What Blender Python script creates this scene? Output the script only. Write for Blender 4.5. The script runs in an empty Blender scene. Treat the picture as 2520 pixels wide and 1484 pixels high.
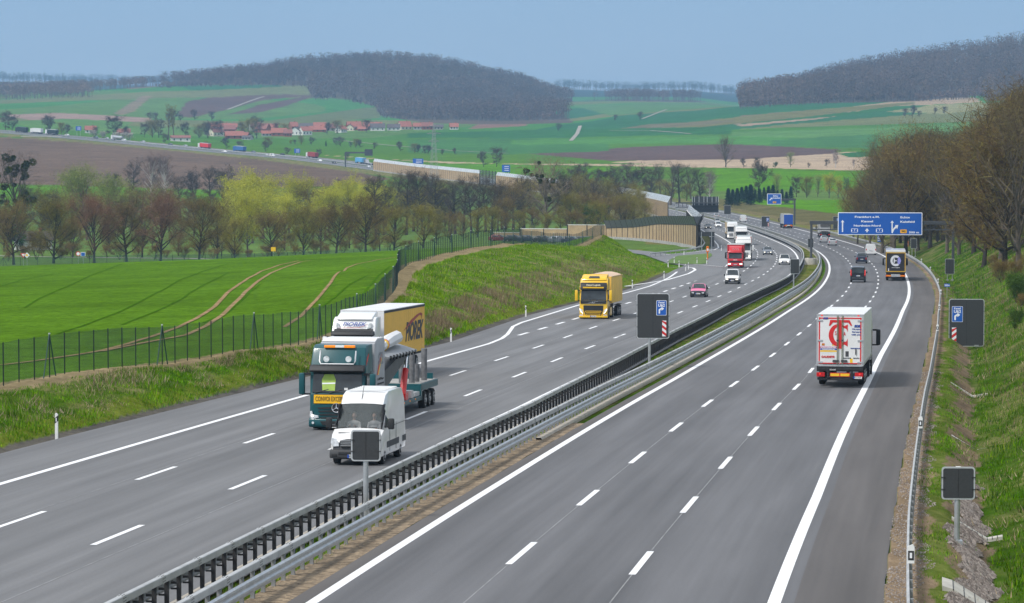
import bpy, bmesh, math, random
import numpy as np
from mathutils import Vector, Matrix
random.seed(7); RNG=np.random.default_rng(7)
PI=math.pi; sc=bpy.context.scene; COL=sc.collection
# ------------------------------------------------------------------ camera (true lens, 115 mm equivalent, looking 3.6 degrees down)
F=8077.0; PITCH=math.radians(3.59); ZC=60.0; HOR=235.0
CP,SP=math.cos(PITCH),math.sin(PITCH)
cd=bpy.data.cameras.new('camera'); cam=bpy.data.objects.new('camera',cd); COL.objects.link(cam)
cam.location=(0,0,ZC); cam.rotation_euler=(PI/2-PITCH,0,0)
cd.sensor_width=36; cd.lens=36*F/2519; cd.clip_end=40000; cd.clip_start=1
sc.camera=cam
def ray(x,y):
    u=(742-y)/F; dx=(x-1260)/F; dy=CP+u*SP; dz=-SP+u*CP
    return dx/dy, dz/dy                      # X and Z per metre of Y
# ------------------------------------------------------------------ smooth 1-D curves
def herm(kx,ky):
    kx=np.array(kx,float); ky=np.array(ky,float); d=np.diff(ky)/np.diff(kx)
    m=np.empty_like(ky); m[0]=d[0]; m[-1]=d[-1]
    w=np.diff(kx); m[1:-1]=(d[:-1]*w[1:]+d[1:]*w[:-1])/(w[1:]+w[:-1])
    def f(x):
        x=np.clip(np.asarray(x,float),kx[0],kx[-1]); i=np.clip(np.searchsorted(kx,x)-1,0,len(kx)-2)
        h=kx[i+1]-kx[i]; t=(x-kx[i])/h
        return ((2*t**3-3*t**2+1)*ky[i]+(t**3-2*t**2+t)*h*m[i]+(-2*t**3+3*t**2)*ky[i+1]+(t**3-t**2)*h*m[i+1])
    return f
def lin(kx,ky): return lambda x: np.interp(x,kx,ky)
def sm(a,b,x): t=np.clip((np.asarray(x,float)-a)/(b-a),0,1); return t*t*(3-2*t)
ROADX=herm([-60,0,40,82,98.5,123,142.5,168,188,210.5,232,267.5,313.5,352.5,413.5,493.5,552.5,589,649,780,923,1140,1350,1520,1720,1900,1995,2080,2183,2308,2411,2524,2650,3000],
 [-21,-14.6,-9.9,-5.0,-2.92,.29,2.9,6.42,9.27,12.42,15.45,20.4,26.6,31.8,39.27,47.8,53.04,55.8,59.65,65.5,68.8,67.5,61,45,9,-37,-64,-93,-138,-217,-295,-394,-511,-860])
DROP=herm([-60,0,200,300,400,505,585,769,918,1150,1350,1520,1720,1995,2080,2183,2308,2411,2524,2650,3000],
 [7.9,9.94,16.7,20.05,23.35,26.3,28.5,33.6,37.2,41.6,45,46.6,47,45.6,44.2,41.6,37.7,32.8,27.2,20.7,12])
def zroad(Y): return ZC-DROP(Y)
def rdir(Y):
    s=(ROADX(np.asarray(Y)+1.)-ROADX(np.asarray(Y)-1.))/2.; n=np.sqrt(1+s*s); return s/n,1/n   # tangent
def rp(Y,o,dz=0):                            # point at lateral offset o (right positive) from the reference line
    tx,ty=rdir(Y); x=ROADX(Y)+o*ty; y=Y-o*tx
    return np.stack([x,np.asarray(y,float),zroad(Y)+dz+0*np.asarray(x)],-1)
def roff(X,Y):
    Yn=Y
    for k in range(3):
        tx,ty=rdir(Yn); o=(X-ROADX(Yn))*ty-(Y-Yn)*tx*1.0
        a=(X-ROADX(Yn))*tx+(Y-Yn)*ty; Yn=np.clip(Yn+a*ty*0.9,-55,2990)
    tx,ty=rdir(Yn); return (X-ROADX(Yn))*ty-(Y-Yn)*tx, Yn
oLin=lin([0,100,160,230,330,400,462,560,650,3000],[-4.95,-4.95,-5.1,-6.0,-6.3,-6.0,-5.3,-4.8,-4.5,-4.5])
oL2=lin([0,98,154,213,305,360,412,457,503,584,3000],[-8.9,-8.9,-9.07,-9.6,-9.8,-9.94,-9.7,-9.05,-8.6,-8.27,-8.2])
oL1=lin([0,101,230,268,359,412,471,551,619,3000],[-13.1,-13.1,-13.3,-13.65,-13.56,-13.3,-12.45,-11.84,-11.5,-11.7])
oA=lin([0,382,430,492,560,640,3000],[-17.4,-17.4,-16.8,-16.1,-15.6,-15.3,-15.3])
oLL=lin([0,233,242,250,258,266,275,323,366,400,440,470],[-17.5,-17.4,-17.8,-18.5,-19.4,-20.3,-20.8,-21.5,-21.3,-20.9,-21.2,-21.8])
oPL=lin([0,140,187,235,262,292,400,450,480,640,700,3000],[-21.5,-21.5,-21.1,-20.6,-21.6,-22.6,-22.3,-22.6,-22.8,-20,-17.6,-17.6])
oRR=lin([0,114,171,223,311,435,3000],[11.5,11.5,11.24,10.9,10.7,10.7,10.9])
oPR=lin([0,148,205,284,443,3000],[14.3,14.2,14.0,13.62,13.5,13.7])
oR1=lin([0,210,290,340,3000],[3.77,3.77,3.5,3.4,3.5]); oR2=lin([0,190,240,325,3000],[7.42,7.38,6.95,6.85,7.0])
oBL=lin([0,120,150,191,241,305,360,421,505,600,3000],[-3.35,-3.2,-3.1,-3.75,-4.6,-5.3,-5.3,-4.5,-4.2,-3.6,-3.3])
oBR=lin([0,83,139,211,285,352,409,505,600,3000],[-1.65,-1.65,-1.55,-1.5,-1.75,-2.05,-1.8,-1.5,-1.3,-1.2])
# fence line / crest of the bank on the left
FX=herm([-60,40,100,156,212,274,343,400,425,480,520,545,590,640,700],[-72,-49,-36.5,-24.3,-12.1,-10,-11,-6,-2.5,2.1,6.5,10.7,16.4,22,28])
FH=herm([-60,100,156,212,274,343,400,425,480,520,545,590,625,700],[1.5,1.5,1.5,1.5,2.7,3.7,4.5,4.7,3.9,2.9,2.5,3.4,0.,0.])
TOE=lin([440,483,520,560,600,640,700],[23.,25.0,24.2,22.8,20.5,26,40])
# ------------------------------------------------------------------ valley table: picture row of the ground at distance Y for a set of bearings
UC=[-900,-300,0,200,400,600,760,930,1100,1250,1400,1550,1700,1820,1950,2100,2300,2519,2900,3500]
TB=[
(620, [668,662,655,650,647,641,634,625,612,618,618,618,618,618,627,625,620,600,560,520]),
(700, [660,656,651,647,643,637,630,619,606,601,601,601,601,601,612,610,600,575,530,500]),
(780, [640,636,634,636,637,637,630,618,606,585.5,585.5,585.5,585.5,585.5,590,588,580,555,520,490]),
(870, [618,616,614,614,612,610,606,602,596,570,570,570,570,570,572,570,560,540,510,480]),
(1100,[580,578,576,576,575,574,573,570,566,562,552,544,538,536,534,532,525,510,480,450]),
(1300,[540,538,536,535,534,533,532,531,528,522,512,508,503,500,498,496,490,478,450,430]),
(1550,[485,484,482,480,480,480,480,480,478,476,472,468,464,462,460,458,450,440,420,400]),
(1720,[452,455,458,459,461,462,462,462,460,450,446,440,432,426,425,425,420,410,400,380]),
(2000,[375,392,402,408,413,418,420,421,419,414,410,404,398,396,398,400,400,390,370,350]),
(2300,[330,345,356,361,366,374,382,384,384,383,382,380,378,376,374,372,370,360,340,320]),
(2600,[298,312,320,331,341,352,356,357,358,360,358,352,346,342,338,332,326,318,300,290]),
(2900,[285,300,306,318,328,334,334,332,330,332,330,325,318,308,302,298,292,285,272,262]),
(3300,[270,284,288,294,304,309,309,308,308,308,304,296,290,276,268,262,256,250,240,230]),
(3700,[258,270,270,272,282,292,292,296,300,300,298,284,276,261,252,247,243,238,225,215]),
(4100,[244,252,258,256,262,272,274,290,292,296,290,272,268,262,240,212,188,168,140,130]),
(4600,[236,232,244,234,226,230,242,256,252,262,276,262,262,262,236,194,160,128,108,100]),
(5300,[236,226,226,222,212,190,166,156,166,204,250,250,254,264,245,205,172,150,130,130]),
(6200,[250,240,235,235,235,225,215,200,200,225,250,246,249,262,262,250,240,230,220,220]),
(9000,[205,202,201,206,212,218,222,226,226,224,220,226,224,236,240,240,240,240,240,240]),
(12000,[222,222,222,222,224,226,226,226,226,226,226,226,226,230,236,240,240,240,240,240]),
]
TY=np.array([r[0] for r in TB],float); TDR=np.array([[(y-HOR)*r[0]/F for y in r[1]] for r in TB]); UCA=np.array(UC,float)
def table(u,Y):
    Yc=np.clip(Y,TY[0],TY[-1]); i=np.clip(np.searchsorted(TY,Yc)-1,0,len(TY)-2); t=(Yc-TY[i])/(TY[i+1]-TY[i])
    uc=np.clip(u,UCA[0],UCA[-1]); j=np.clip(np.searchsorted(UCA,uc)-1,0,len(UCA)-2); v=(uc-UCA[j])/(UCA[j+1]-UCA[j]); v=v*v*(3-2*v)*.5+v*.5
    a=TDR[i,j]*(1-v)+TDR[i,j+1]*v; b=TDR[i+1,j]*(1-v)+TDR[i+1,j+1]*v
    return a*(1-t)+b*t
def terrain(X,Y):
    X=np.asarray(X,float); Y=np.asarray(Y,float)
    u=1260+F*X/np.maximum(Y,20)
    dt=table(u,np.maximum(Y,620))
    hR=DROP(Y)
    # field on the left, nearer than the crest at about 520 m
    cr=np.interp(u,[-900,0,500,985,1200,1500],[664,655,638,615,604,600])
    d520=(cr-HOR)*520/F; hf=DROP(520.)-d520
    hfield=np.interp(Y,[0,150,300,520],[1.3,1.3,1.6,0])+np.interp(Y,[150,520],[0,1])*hf
    near=hR-hfield
    w=sm(515,625,Y); base=near*(1-w)+dt*w
    base=np.where(Y<515,near,base)
    o,Yn=roff(X,Y); oL=oPL(Yn); oR=oPR(Yn)
    z=-base
    # left bank up to the fence
    fx=FX(Y); fh=FH(Y); toe=np.where(Y<470,ROADX(Y)+(oL-1.0),np.minimum(TOE(Y),ROADX(Y)+oL-1.0)); zr=-hR
    tt=np.clip((toe-X)/np.maximum(toe-fx,1),0,1); prof=np.where(tt<1,1-(1-tt)**1.35,1)
    prof=prof*sm(0,.10,tt)+0*tt
    zb=zr+fh*prof
    wl=sm(0,14,fx-X); zl=zb*(1-wl)+(-base)*wl
    farl=sm(600,660,Y); zl=zl*(1-farl)+(-base)*farl
    z=np.where(X<toe,zl,z)
    # right ditch and cutting
    q=o-oR
    pr=np.interp(q,[0,.9,1.7,3.0,4.3,6.2,9.5,14,20,32,60],[0,-.02,-.15,-.95,-.7,.35,2.2,4.6,7.,9.,12.])
    wr=1-sm(560,820,Y); zrr=(zr+pr)*wr+(-dt)*(1-wr)
    z=np.where((q>0)&(Y<830),zrr,z)
    # flatten to the road beyond
    dist=np.maximum(np.maximum(oL-o,o-oR),0)
    blend=np.where(Y<600,0,1-sm(3,26,dist))
    zr2=ZC-DROP(Yn)
    z=z+ZC
    mixd=sm(600,700,Y)*blend
    z=z*(1-mixd)+(zr2-.1)*mixd
    inroad=(o<oR)&(o>oL)&(Yn<2980)
    z=np.where(inroad,zr2-.12,z)
    gap=(X>=toe)&(o<=oL)&(Y<640)
    z=np.where(gap,zr2-.12+0*z,z)
    n1=np.sin(X*.9+1.3*np.sin(Y*.31))*np.sin(Y*.47+X*.2)*.06+np.sin(X*.23+Y*.19)*.08
    return z+np.where(Y<700,n1*sm(.5,3,dist),0)*np.where(gap,0,1)*np.where(X<fx-.5,.15,1)
def hit(x,y,y0=60,y1=9000):
    ax,az=ray(x,y); Y=np.exp(np.linspace(math.log(y0),math.log(y1),5000)); g=terrain(ax*Y,Y)-(ZC+az*Y)
    i=np.argmax(g>0)
    if not (g>0).any(): return None
    if i==0: Yh=Y[0]
    else: Yh=Y[i-1]+(Y[i]-Y[i-1])*(-g[i-1])/(g[i]-g[i-1])
    return float(ax*Yh),float(Yh),float(ZC+az*Yh)
def at(x,Y,dz=0):                            # ground point on bearing x at distance Y
    X=(x-1260)/F*(Y*CP+5*SP) ; z=float(terrain(np.array([X]),np.array([Y]))[0]); 
    X=(x-1260)/F*(Y*CP-(z-ZC)*SP); return (X,Y,z+dz)
# ------------------------------------------------------------------ materials
MATS={}
def nd(nt,t,**k):
    n=nt.nodes.new(t)
    for a,b in k.items(): setattr(n,a,b)
    return n
def base_mat(name):
    m=bpy.data.materials.new(name); m.use_nodes=True; nt=m.node_tree; b=nt.nodes['Principled BSDF']; return m,nt,b
def mat(name,col,rough=.5,metal=0,var=.12,scale=6,coat=0,emit=0,trans=0,bump=0,spec=None,alpha=None,obj_rand=0):
    if name in MATS: return MATS[name]
    m,nt,b=base_mat(name); L=nt.links
    tc=nd(nt,'ShaderNodeTexCoord'); nz=nd(nt,'ShaderNodeTexNoise'); nz.inputs['Scale'].default_value=scale; nz.inputs['Detail'].default_value=6
    L.new(tc.outputs['Object'],nz.inputs['Vector'])
    r=nd(nt,'ShaderNodeValToRGB'); e=r.color_ramp.elements; e[0].position=.3; e[1].position=.7
    c=col; e[0].color=(c[0]*(1-var),c[1]*(1-var),c[2]*(1-var),1); e[1].color=(min(1,c[0]*(1+var)),min(1,c[1]*(1+var)),min(1,c[2]*(1+var)),1)
    L.new(nz.outputs['Fac'],r.inputs['Fac']); L.new(r.outputs['Color'],b.inputs['Base Color'])
    b.inputs['Roughness'].default_value=rough; b.inputs['Metallic'].default_value=metal
    if coat: b.inputs['Coat Weight'].default_value=coat; b.inputs['Coat Roughness'].default_value=.08
    if trans: b.inputs['Transmission Weight'].default_value=trans
    if spec is not None: b.inputs['Specular IOR Level'].default_value=spec
    if alpha is not None: b.inputs['Alpha'].default_value=alpha
    if emit: b.inputs['Emission Color'].default_value=(*col,1); b.inputs['Emission Strength'].default_value=emit
    if bump:
        bp=nd(nt,'ShaderNodeBump'); bp.inputs['Strength'].default_value=bump; L.new(nz.outputs['Fac'],bp.inputs['Height']); L.new(bp.outputs['Normal'],b.inputs['Normal'])
    MATS[name]=m; return m
# ------------------------------------------------------------------ mesh + tagging helpers
def link(o,parent=None):
    COL.objects.link(o)
    if parent is not None: o.parent=parent
    return o
def tag(o,label=None,cat=None,group=None,kind=None):
    if label: o['label']=label
    if cat: o['category']=cat
    if group: o['group']=group
    if kind: o['kind']=kind
    return o
def empty(name,loc=(0,0,0),rz=0,rx=0):
    o=bpy.data.objects.new(name,None); o.location=loc; o.rotation_euler=(rx,0,rz); o.empty_display_size=.5; COL.objects.link(o); return o
def meshobj(name,V,Fc,mats,parent=None,mi=None,smooth=False):
    me=bpy.data.meshes.new(name); me.from_pydata([tuple(v) for v in V],[],[tuple(f) for f in Fc])
    for m in (mats if isinstance(mats,(list,tuple)) else [mats]): me.materials.append(m)
    if mi is not None: me.polygons.foreach_set('material_index',list(mi))
    if smooth: me.polygons.foreach_set('use_smooth',[True]*len(me.polygons))
    me.update(); return link(bpy.data.objects.new(name,me),parent)
def fastmesh(name,V,Q,mats,nside=4,mi=None,smooth=False,parent=None,cols=None):
    V=np.asarray(V,np.float32); Q=np.asarray(Q,np.int32); me=bpy.data.meshes.new(name)
    me.vertices.add(len(V)); me.vertices.foreach_set('co',V.ravel()); n=len(Q)
    me.loops.add(n*nside); me.loops.foreach_set('vertex_index',Q.ravel()); me.polygons.add(n)
    me.polygons.foreach_set('loop_start',np.arange(0,n*nside,nside,dtype=np.int32)); me.polygons.foreach_set('loop_total',np.full(n,nside,np.int32))
    for m in (mats if isinstance(mats,(list,tuple)) else [mats]): me.materials.append(m)
    if mi is not None: me.polygons.foreach_set('material_index',np.asarray(mi,np.int32))
    me.polygons.foreach_set('use_smooth',np.full(n,bool(smooth)))
    if cols is not None:
        for nm,arr in cols.items():
            a=me.color_attributes.new(nm,'FLOAT_COLOR','POINT'); a.data.foreach_set('color',np.asarray(arr,np.float32).ravel())
    me.update(calc_edges=True); me.validate(); return link(bpy.data.objects.new(name,me),parent)
class MB:
    def __init__(s): s.bm=bmesh.new(); s.mi=0
    def _fin(s,tmp,mi,M=None):
        if M is not None: bmesh.ops.transform(tmp,matrix=M,verts=tmp.verts)
        me=bpy.data.meshes.new('t'); 
        for f in tmp.faces: f.material_index=mi
        tmp.to_mesh(me); tmp.free(); s.bm.from_mesh(me); bpy.data.meshes.remove(me); return s
    def box(s,x0,x1,y0,y1,z0,z1,mi=0,bev=0,M=None,seg=2):
        t=bmesh.new(); bmesh.ops.create_cube(t,size=1)
        for v in t.verts: v.co=Vector(((x0+x1)/2+v.co.x*(x1-x0),(y0+y1)/2+v.co.y*(y1-y0),(z0+z1)/2+v.co.z*(z1-z0)))
        if bev: bmesh.ops.bevel(t,geom=t.edges[:],offset=bev,segments=seg,affect='EDGES',profile=.5)
        return s._fin(t,mi,M)
    def prism(s,poly,x0,x1,mi=0,bev=0,axis='x',M=None,seg=2,taper=None):
        # poly: list of (a,b); axis x -> (y,z); axis y -> (x,z); axis z -> (x,y)
        t=bmesh.new(); f={'x':lambda a,b,c:(c,a,b),'y':lambda a,b,c:(a,c,b),'z':lambda a,b,c:(a,b,c)}[axis]
        A=[t.verts.new(f(a,b,x0)) for a,b in poly]; B=[t.verts.new(f(a,b,x1)) for a,b in poly]; n=len(poly)
        t.faces.new(A); t.faces.new(B[::-1])
        for i in range(n): t.faces.new((A[i],B[i],B[(i+1)%n],A[(i+1)%n]))
        bmesh.ops.recalc_face_normals(t,faces=t.faces)
        if taper:
            for v in t.verts: v.co=Vector(taper(v.co))
        if bev: bmesh.ops.bevel(t,geom=t.edges[:],offset=bev,segments=seg,affect='EDGES',profile=.5,clamp_overlap=True)
        return s._fin(t,mi,M)
    def cyl(s,c,r,h,axis='z',mi=0,n=16,r2=None,bev=0):
        t=bmesh.new(); bmesh.ops.create_cone(t,cap_ends=True,segments=n,radius1=r,radius2=r if r2 is None else r2,depth=h)
        if bev: bmesh.ops.bevel(t,geom=[e for e in t.edges if e.calc_face_angle(0)>.8],offset=bev,segments=2,affect='EDGES')
        R={'z':Matrix(),'x':Matrix.Rotation(PI/2,4,'Y'),'y':Matrix.Rotation(PI/2,4,'X')}[axis]
        return s._fin(t,mi,Matrix.Translation(c)@R)
    def sph(s,c,r,mi=0,sc_=(1,1,1),u=12,v=8):
        t=bmesh.new(); bmesh.ops.create_uvsphere(t,u_segments=u,v_segments=v,radius=r)
        return s._fin(t,mi,Matrix.Translation(c)@Matrix.Diagonal((*sc_,1)))
    def tube(s,P,r,mi=0,n=8):
        P=[Vector(p) for p in P]; R=r if isinstance(r,(list,tuple)) else [r]*len(P); t=bmesh.new(); rings=[]
        for i,p in enumerate(P):
            d=(P[min(i+1,len(P)-1)]-P[max(i-1,0)]).normalized(); a=d.cross(Vector((0,0,1)) if abs(d.z)<.95 else Vector((1,0,0))).normalized(); b=d.cross(a)
            rings.append([t.verts.new(p+(a*math.cos(2*PI*k/n)+b*math.sin(2*PI*k/n))*R[i]) for k in range(n)])
        for i in range(len(P)-1):
            for k in range(n): t.faces.new((rings[i][k],rings[i][(k+1)%n],rings[i+1][(k+1)%n],rings[i+1][k]))
        t.faces.new(rings[0][::-1]); t.faces.new(rings[-1])
        return s._fin(t,mi)
    def face(s,pts,mi=0,thick=0):
        V=[s.bm.verts.new(p) for p in pts]; f=s.bm.faces.new(V); f.material_index=mi; return s
    def plate(s,pts,th=.02,mi=0):           # a thin solid panel from a planar outline
        P=[Vector(p) for p in pts]; n=(P[1]-P[0]).cross(P[2]-P[0]).normalized(); t=bmesh.new()
        A=[t.verts.new(p) for p in P]; B=[t.verts.new(p+n*th) for p in P]; k=len(P)
        t.faces.new(A); t.faces.new(B[::-1])
        for i in range(k): t.faces.new((A[i],B[i],B[(i+1)%k],A[(i+1)%k]))
        bmesh.ops.recalc_face_normals(t,faces=t.faces); return s._fin(t,mi)
    def build(s,name,mats,parent=None,smooth=None,weld=False):
        me=bpy.data.meshes.new(name)
        if weld: bmesh.ops.remove_doubles(s.bm,verts=s.bm.verts,dist=.001)
        s.bm.to_mesh(me); s.bm.free()
        for m in (mats if isinstance(mats,(list,tuple)) else [mats]): me.materials.append(m)
        if smooth is not None:
            me.polygons.foreach_set('use_smooth',[True]*len(me.polygons)); me.set_sharp_from_angle(angle=math.radians(smooth))
        return link(bpy.data.objects.new(name,me),parent)
def text(name,s,size,m,parent,loc,rot=(PI/2,0,0),ext=.004,align='CENTER',wmax=None,bold=0,shear=0,italic=0,sx=1):
    c=bpy.data.curves.new('t','FONT'); c.body=s; c.size=size; c.align_x=align; c.align_y='CENTER'; c.extrude=ext; c.offset=bold; c.shear=shear; c.resolution_u=3
    o=bpy.data.objects.new('t',c); COL.objects.link(o); bpy.context.view_layer.update()
    dg=bpy.context.evaluated_depsgraph_get(); me=bpy.data.meshes.new_from_object(o.evaluated_get(dg)); bpy.data.objects.remove(o); bpy.data.curves.remove(c)
    if wmax:
        xs=[v.co.x for v in me.vertices]; w=max(xs)-min(xs)
        if w>0: sx=wmax/w
    for v in me.vertices: v.co.x*=sx
    me.name=name; me.materials.clear(); me.materials.append(m); ob=bpy.data.objects.new(name,me); ob.location=loc; ob.rotation_euler=rot; return link(ob,parent)
def copy_tree(o,parent=None):
    c=o.copy(); COL.objects.link(c)
    if parent is not None: c.parent=parent
    for ch in o.children: copy_tree(ch,c)
    return c
# ------------------------------------------------------------------ world and sun: bright overcast afternoon
W=bpy.data.worlds.new("World"); sc.world=W; W.use_nodes=True; nt=W.node_tree; bg=nt.nodes['Background']
sky=nd(nt,'ShaderNodeTexSky'); sky.sky_type='NISHITA'; sky.sun_disc=False; sky.sun_elevation=math.radians(48); sky.sun_rotation=math.radians(250); sky.air_density=1.0; sky.dust_density=1.2; sky.ozone_density=2.5
tc=nd(nt,'ShaderNodeTexCoord'); sx=nd(nt,'ShaderNodeSeparateXYZ'); nt.links.new(tc.outputs['Generated'],sx.inputs[0])
rp_=nd(nt,'ShaderNodeValToRGB'); cr=rp_.color_ramp; cr.elements[0].position=0.0; cr.elements[0].color=(5.2,5.5,5.8,1); cr.elements[1].position=1; cr.elements[1].color=(7.0,7.1,7.3,1)
for p,c in ((.03,(3.9,4.6,5.3)),(.085,(2.85,3.75,4.7)),(.16,(3.0,4.1,5.2)),(.35,(6.4,6.6,7.0))):
    e=cr.elements.new(p); e.color=(*c,1)
nt.links.new(sx.outputs['Z'],rp_.inputs['Fac'])
nz=nd(nt,'ShaderNodeTexNoise'); nz.inputs['Scale'].default_value=6; nz.inputs['Detail'].default_value=5
mp=nd(nt,'ShaderNodeMapping'); mp.inputs['Scale'].default_value=(1,1,4); nt.links.new(tc.outputs['Generated'],mp.inputs[0]); nt.links.new(mp.outputs[0],nz.inputs['Vector'])
mr=nd(nt,'ShaderNodeMapRange'); mr.inputs[1].default_value=.3; mr.inputs[2].default_value=.7; mr.inputs[3].default_value=.90; mr.inputs[4].default_value=1.09; nt.links.new(nz.outputs['Fac'],mr.inputs[0])
vm=nd(nt,'ShaderNodeVectorMath',operation='SCALE'); nt.links.new(rp_.outputs['Color'],vm.inputs[0]); nt.links.new(mr.outputs[0],vm.inputs['Scale'])
n2=nd(nt,'ShaderNodeTexNoise'); n2.inputs['Scale'].default_value=3.2; n2.inputs['Detail'].default_value=4; n2.inputs['Roughness'].default_value=.45; nt.links.new(mp.outputs[0],n2.inputs['Vector']); m2=nd(nt,'ShaderNodeMapRange'); m2.inputs[1].default_value=.38; m2.inputs[2].default_value=.64; m2.inputs[3].default_value=.1; m2.inputs[4].default_value=.75; nt.links.new(n2.outputs['Fac'],m2.inputs[0])
m3=nd(nt,'ShaderNodeMixRGB'); nt.links.new(m2.outputs[0],m3.inputs[0]); nt.links.new(vm.outputs[0],m3.inputs[1]); m3.inputs[2].default_value=(3.9,4.35,4.9,1)
mx=nd(nt,'ShaderNodeMixRGB'); mx.inputs[0].default_value=.85; nt.links.new(sky.outputs[0],mx.inputs[1]); nt.links.new(m3.outputs[0],mx.inputs[2])
nt.links.new(mx.outputs[0],bg.inputs['Color']); bg.inputs['Strength'].default_value=.10
sl=bpy.data.lights.new('sun','SUN'); sl.energy=2.0; sl.angle=math.radians(10); sl.color=(1,.96,.9); so=bpy.data.objects.new('sun',sl); COL.objects.link(so)
el,az=math.radians(50),math.radians(235)      # light comes from the left and behind the camera
dv=Vector((math.cos(el)*math.sin(az),math.cos(el)*math.cos(az),math.sin(el))); so.rotation_euler=dv.to_track_quat('Z','Y').to_euler(); sky.sun_elevation=el; sky.sun_rotation=az
sc.view_settings.view_transform='Standard'; sc.view_settings.look='None'; sc.view_settings.exposure=0.70; sc.view_settings.gamma=1
sc.render.engine='CYCLES'; sc.cycles.max_bounces=6; sc.cycles.volume_bounces=0; sc.cycles.transparent_max_bounces=16
# ------------------------------------------------------------------ ground sheet
def inpoly(x,y,poly):
    P=np.array(poly,float); ins=np.zeros(x.shape,bool); n=len(P); j=n-1
    for i in range(n):
        xi,yi=P[i]; xj,yj=P[j]; c=((yi>y)!=(yj>y)); 
        with np.errstate(divide='ignore',invalid='ignore'): xx=(xj-xi)*(y-yi)/(yj-yi+1e-9)+xi
        ins^=c&(x<xx); j=i
    return ins
GREEN=(.080,.168,.010); GREEN2=(.085,.215,.006); GFAR=(.055,.19,.040); GDK=(.035,.13,.036); SOIL=(.145,.098,.068); STUB=(.42,.32,.22); PLUM=(.115,.075,.065); MEAD=(.105,.175,.04)
FIELDS=[ # outlines of the fields as seen on the slopes (bearing, row), nearest-distance, farthest-distance, colour
([(-400,325),(0,338),(300,352),(560,382),(820,412),(960,440),(900,455),(560,468),(0,452),(-400,450)],1450,2600,SOIL),
([(-400,448),(0,452),(200,458),(560,470),(560,505),(-400,505)],1200,1720,GREEN2),
([(770,380),(1100,402),(1700,405),(2100,402),(2200,418),(1700,412),(1250,404),(900,390)],1700,2600,STUB),
([(1700,386),(2030,376),(2170,372),(2200,415),(2100,420),(1830,412),(1500,400)],1700,2600,STUB),
([(1290,378),(1560,362),(1800,354),(2060,368),(2050,378),(1830,392),(1500,396)],1700,2700,PLUM),
([(2060,378),(2170,370),(2175,384),(2090,388)],1700,2900,GDK),
([(920,404),(1260,405),(1500,414),(1500,440),(1300,440),(1000,415)],1700,2400,GREEN2),
([(1760,415),(2110,424),(2110,470),(1760,470)],1500,2000,GREEN2),
([(1770,492),(2090,492),(2090,525),(1770,520)],1000,1600,GREEN2),
([(0,283),(140,278),(370,290),(380,300),(100,300)],2500,4200,(.30,.21,.17)),
([(435,285),(460,250),(520,240),(640,234),(740,232),(755,236),(650,247),(560,270),(470,290)],2900,5200,PLUM),
([(560,282),(640,258),(760,236),(764,240),(700,262),(640,277)],2900,5200,PLUM),
([(280,280),(350,236),(375,236),(330,275),(300,283)],2900,5200,(.21,.17,.11)),
([(300,214),(390,207),(410,212),(320,220)],3500,6000,(.20,.14,.11)),
([(1150,318),(1210,290),(1290,302),(1300,310)],2800,4500,(.22,.13,.10)),
([(1820,285),(2100,262),(2250,248),(2250,253),(2100,272),(1850,297)],2600,4500,(.17,.13,.085)),
([(1990,275),(2200,250),(2400,238),(2415,252),(2200,262)],2600,4800,(.33,.25,.17)),
([(1800,305),(2000,285),(2140,270),(2150,274),(2000,295),(1830,311)],2600,4500,(.33,.24,.17)),
([(2180,275),(2300,258),(2480,252),(2500,258),(2330,280)],2600,4500,(.24,.24,.12)),
([(1820,300),(2100,275),(2250,258),(2260,262),(2100,283),(1820,306)],2600,4500,GDK),
([(1000,375),(1250,380),(1500,372),(1500,350),(1250,340),(1000,345)],1900,3300,(.055,.16,.04)),
([(1470,322),(1700,300),(1950,274),(2250,251),(2250,256),(2000,286),(1750,311),(1480,336)],2300,4500,(.15,.15,.06)),
([(1800,325),(2150,315),(2400,300),(2400,330),(2150,345),(1800,340)],2000,3900,(.10,.22,.06)),
([(1260,345),(1800,335),(2100,345),(2100,365),(1700,352),(1260,356)],1900,3300,(.075,.21,.04)),
([(0,300),(160,292),(330,300),(300,318),(100,316)],2400,3900,(.10,.20,.05)),
([(640,300),(930,262),(940,290),(760,302)],3000,4700,(.12,.15,.06)),
([(1420,262),(1700,252),(1790,262),(1500,285)],3300,5200,(.09,.19,.06)),
([(1470,325),(1600,305),(1800,296),(1820,300),(1600,318)],2400,3600,(.15,.14,.08)),
([(1000,340),(1400,338),(1800,330),(1800,312),(1400,318),(1000,328)],1900,3600,GDK),
([(1900,360),(2160,366),(2160,330),(1900,345)],1900,3600,(.06,.165,.045)),
]
WOODS=[[(385,214),(460,211),(640,209),(758,212),(765,241),(850,244),(925,262),(935,285),(1050,303),(1200,307),(1412,304),(1400,292),(1290,262),(1412,250),(1395,234),(1250,203),(1060,163),(900,154),(640,176),(500,190),(400,205)],[(1818,264),(1900,258),(2000,254),(2240,250),(2330,242),(2425,236),(2430,262),(2700,270),(2900,70),(2519,88),(2300,130),(2100,176),(1950,225),(1822,258)],[(1418,247),(1600,250),(1812,252),(1812,244),(1600,243),(1415,240)]]
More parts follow.
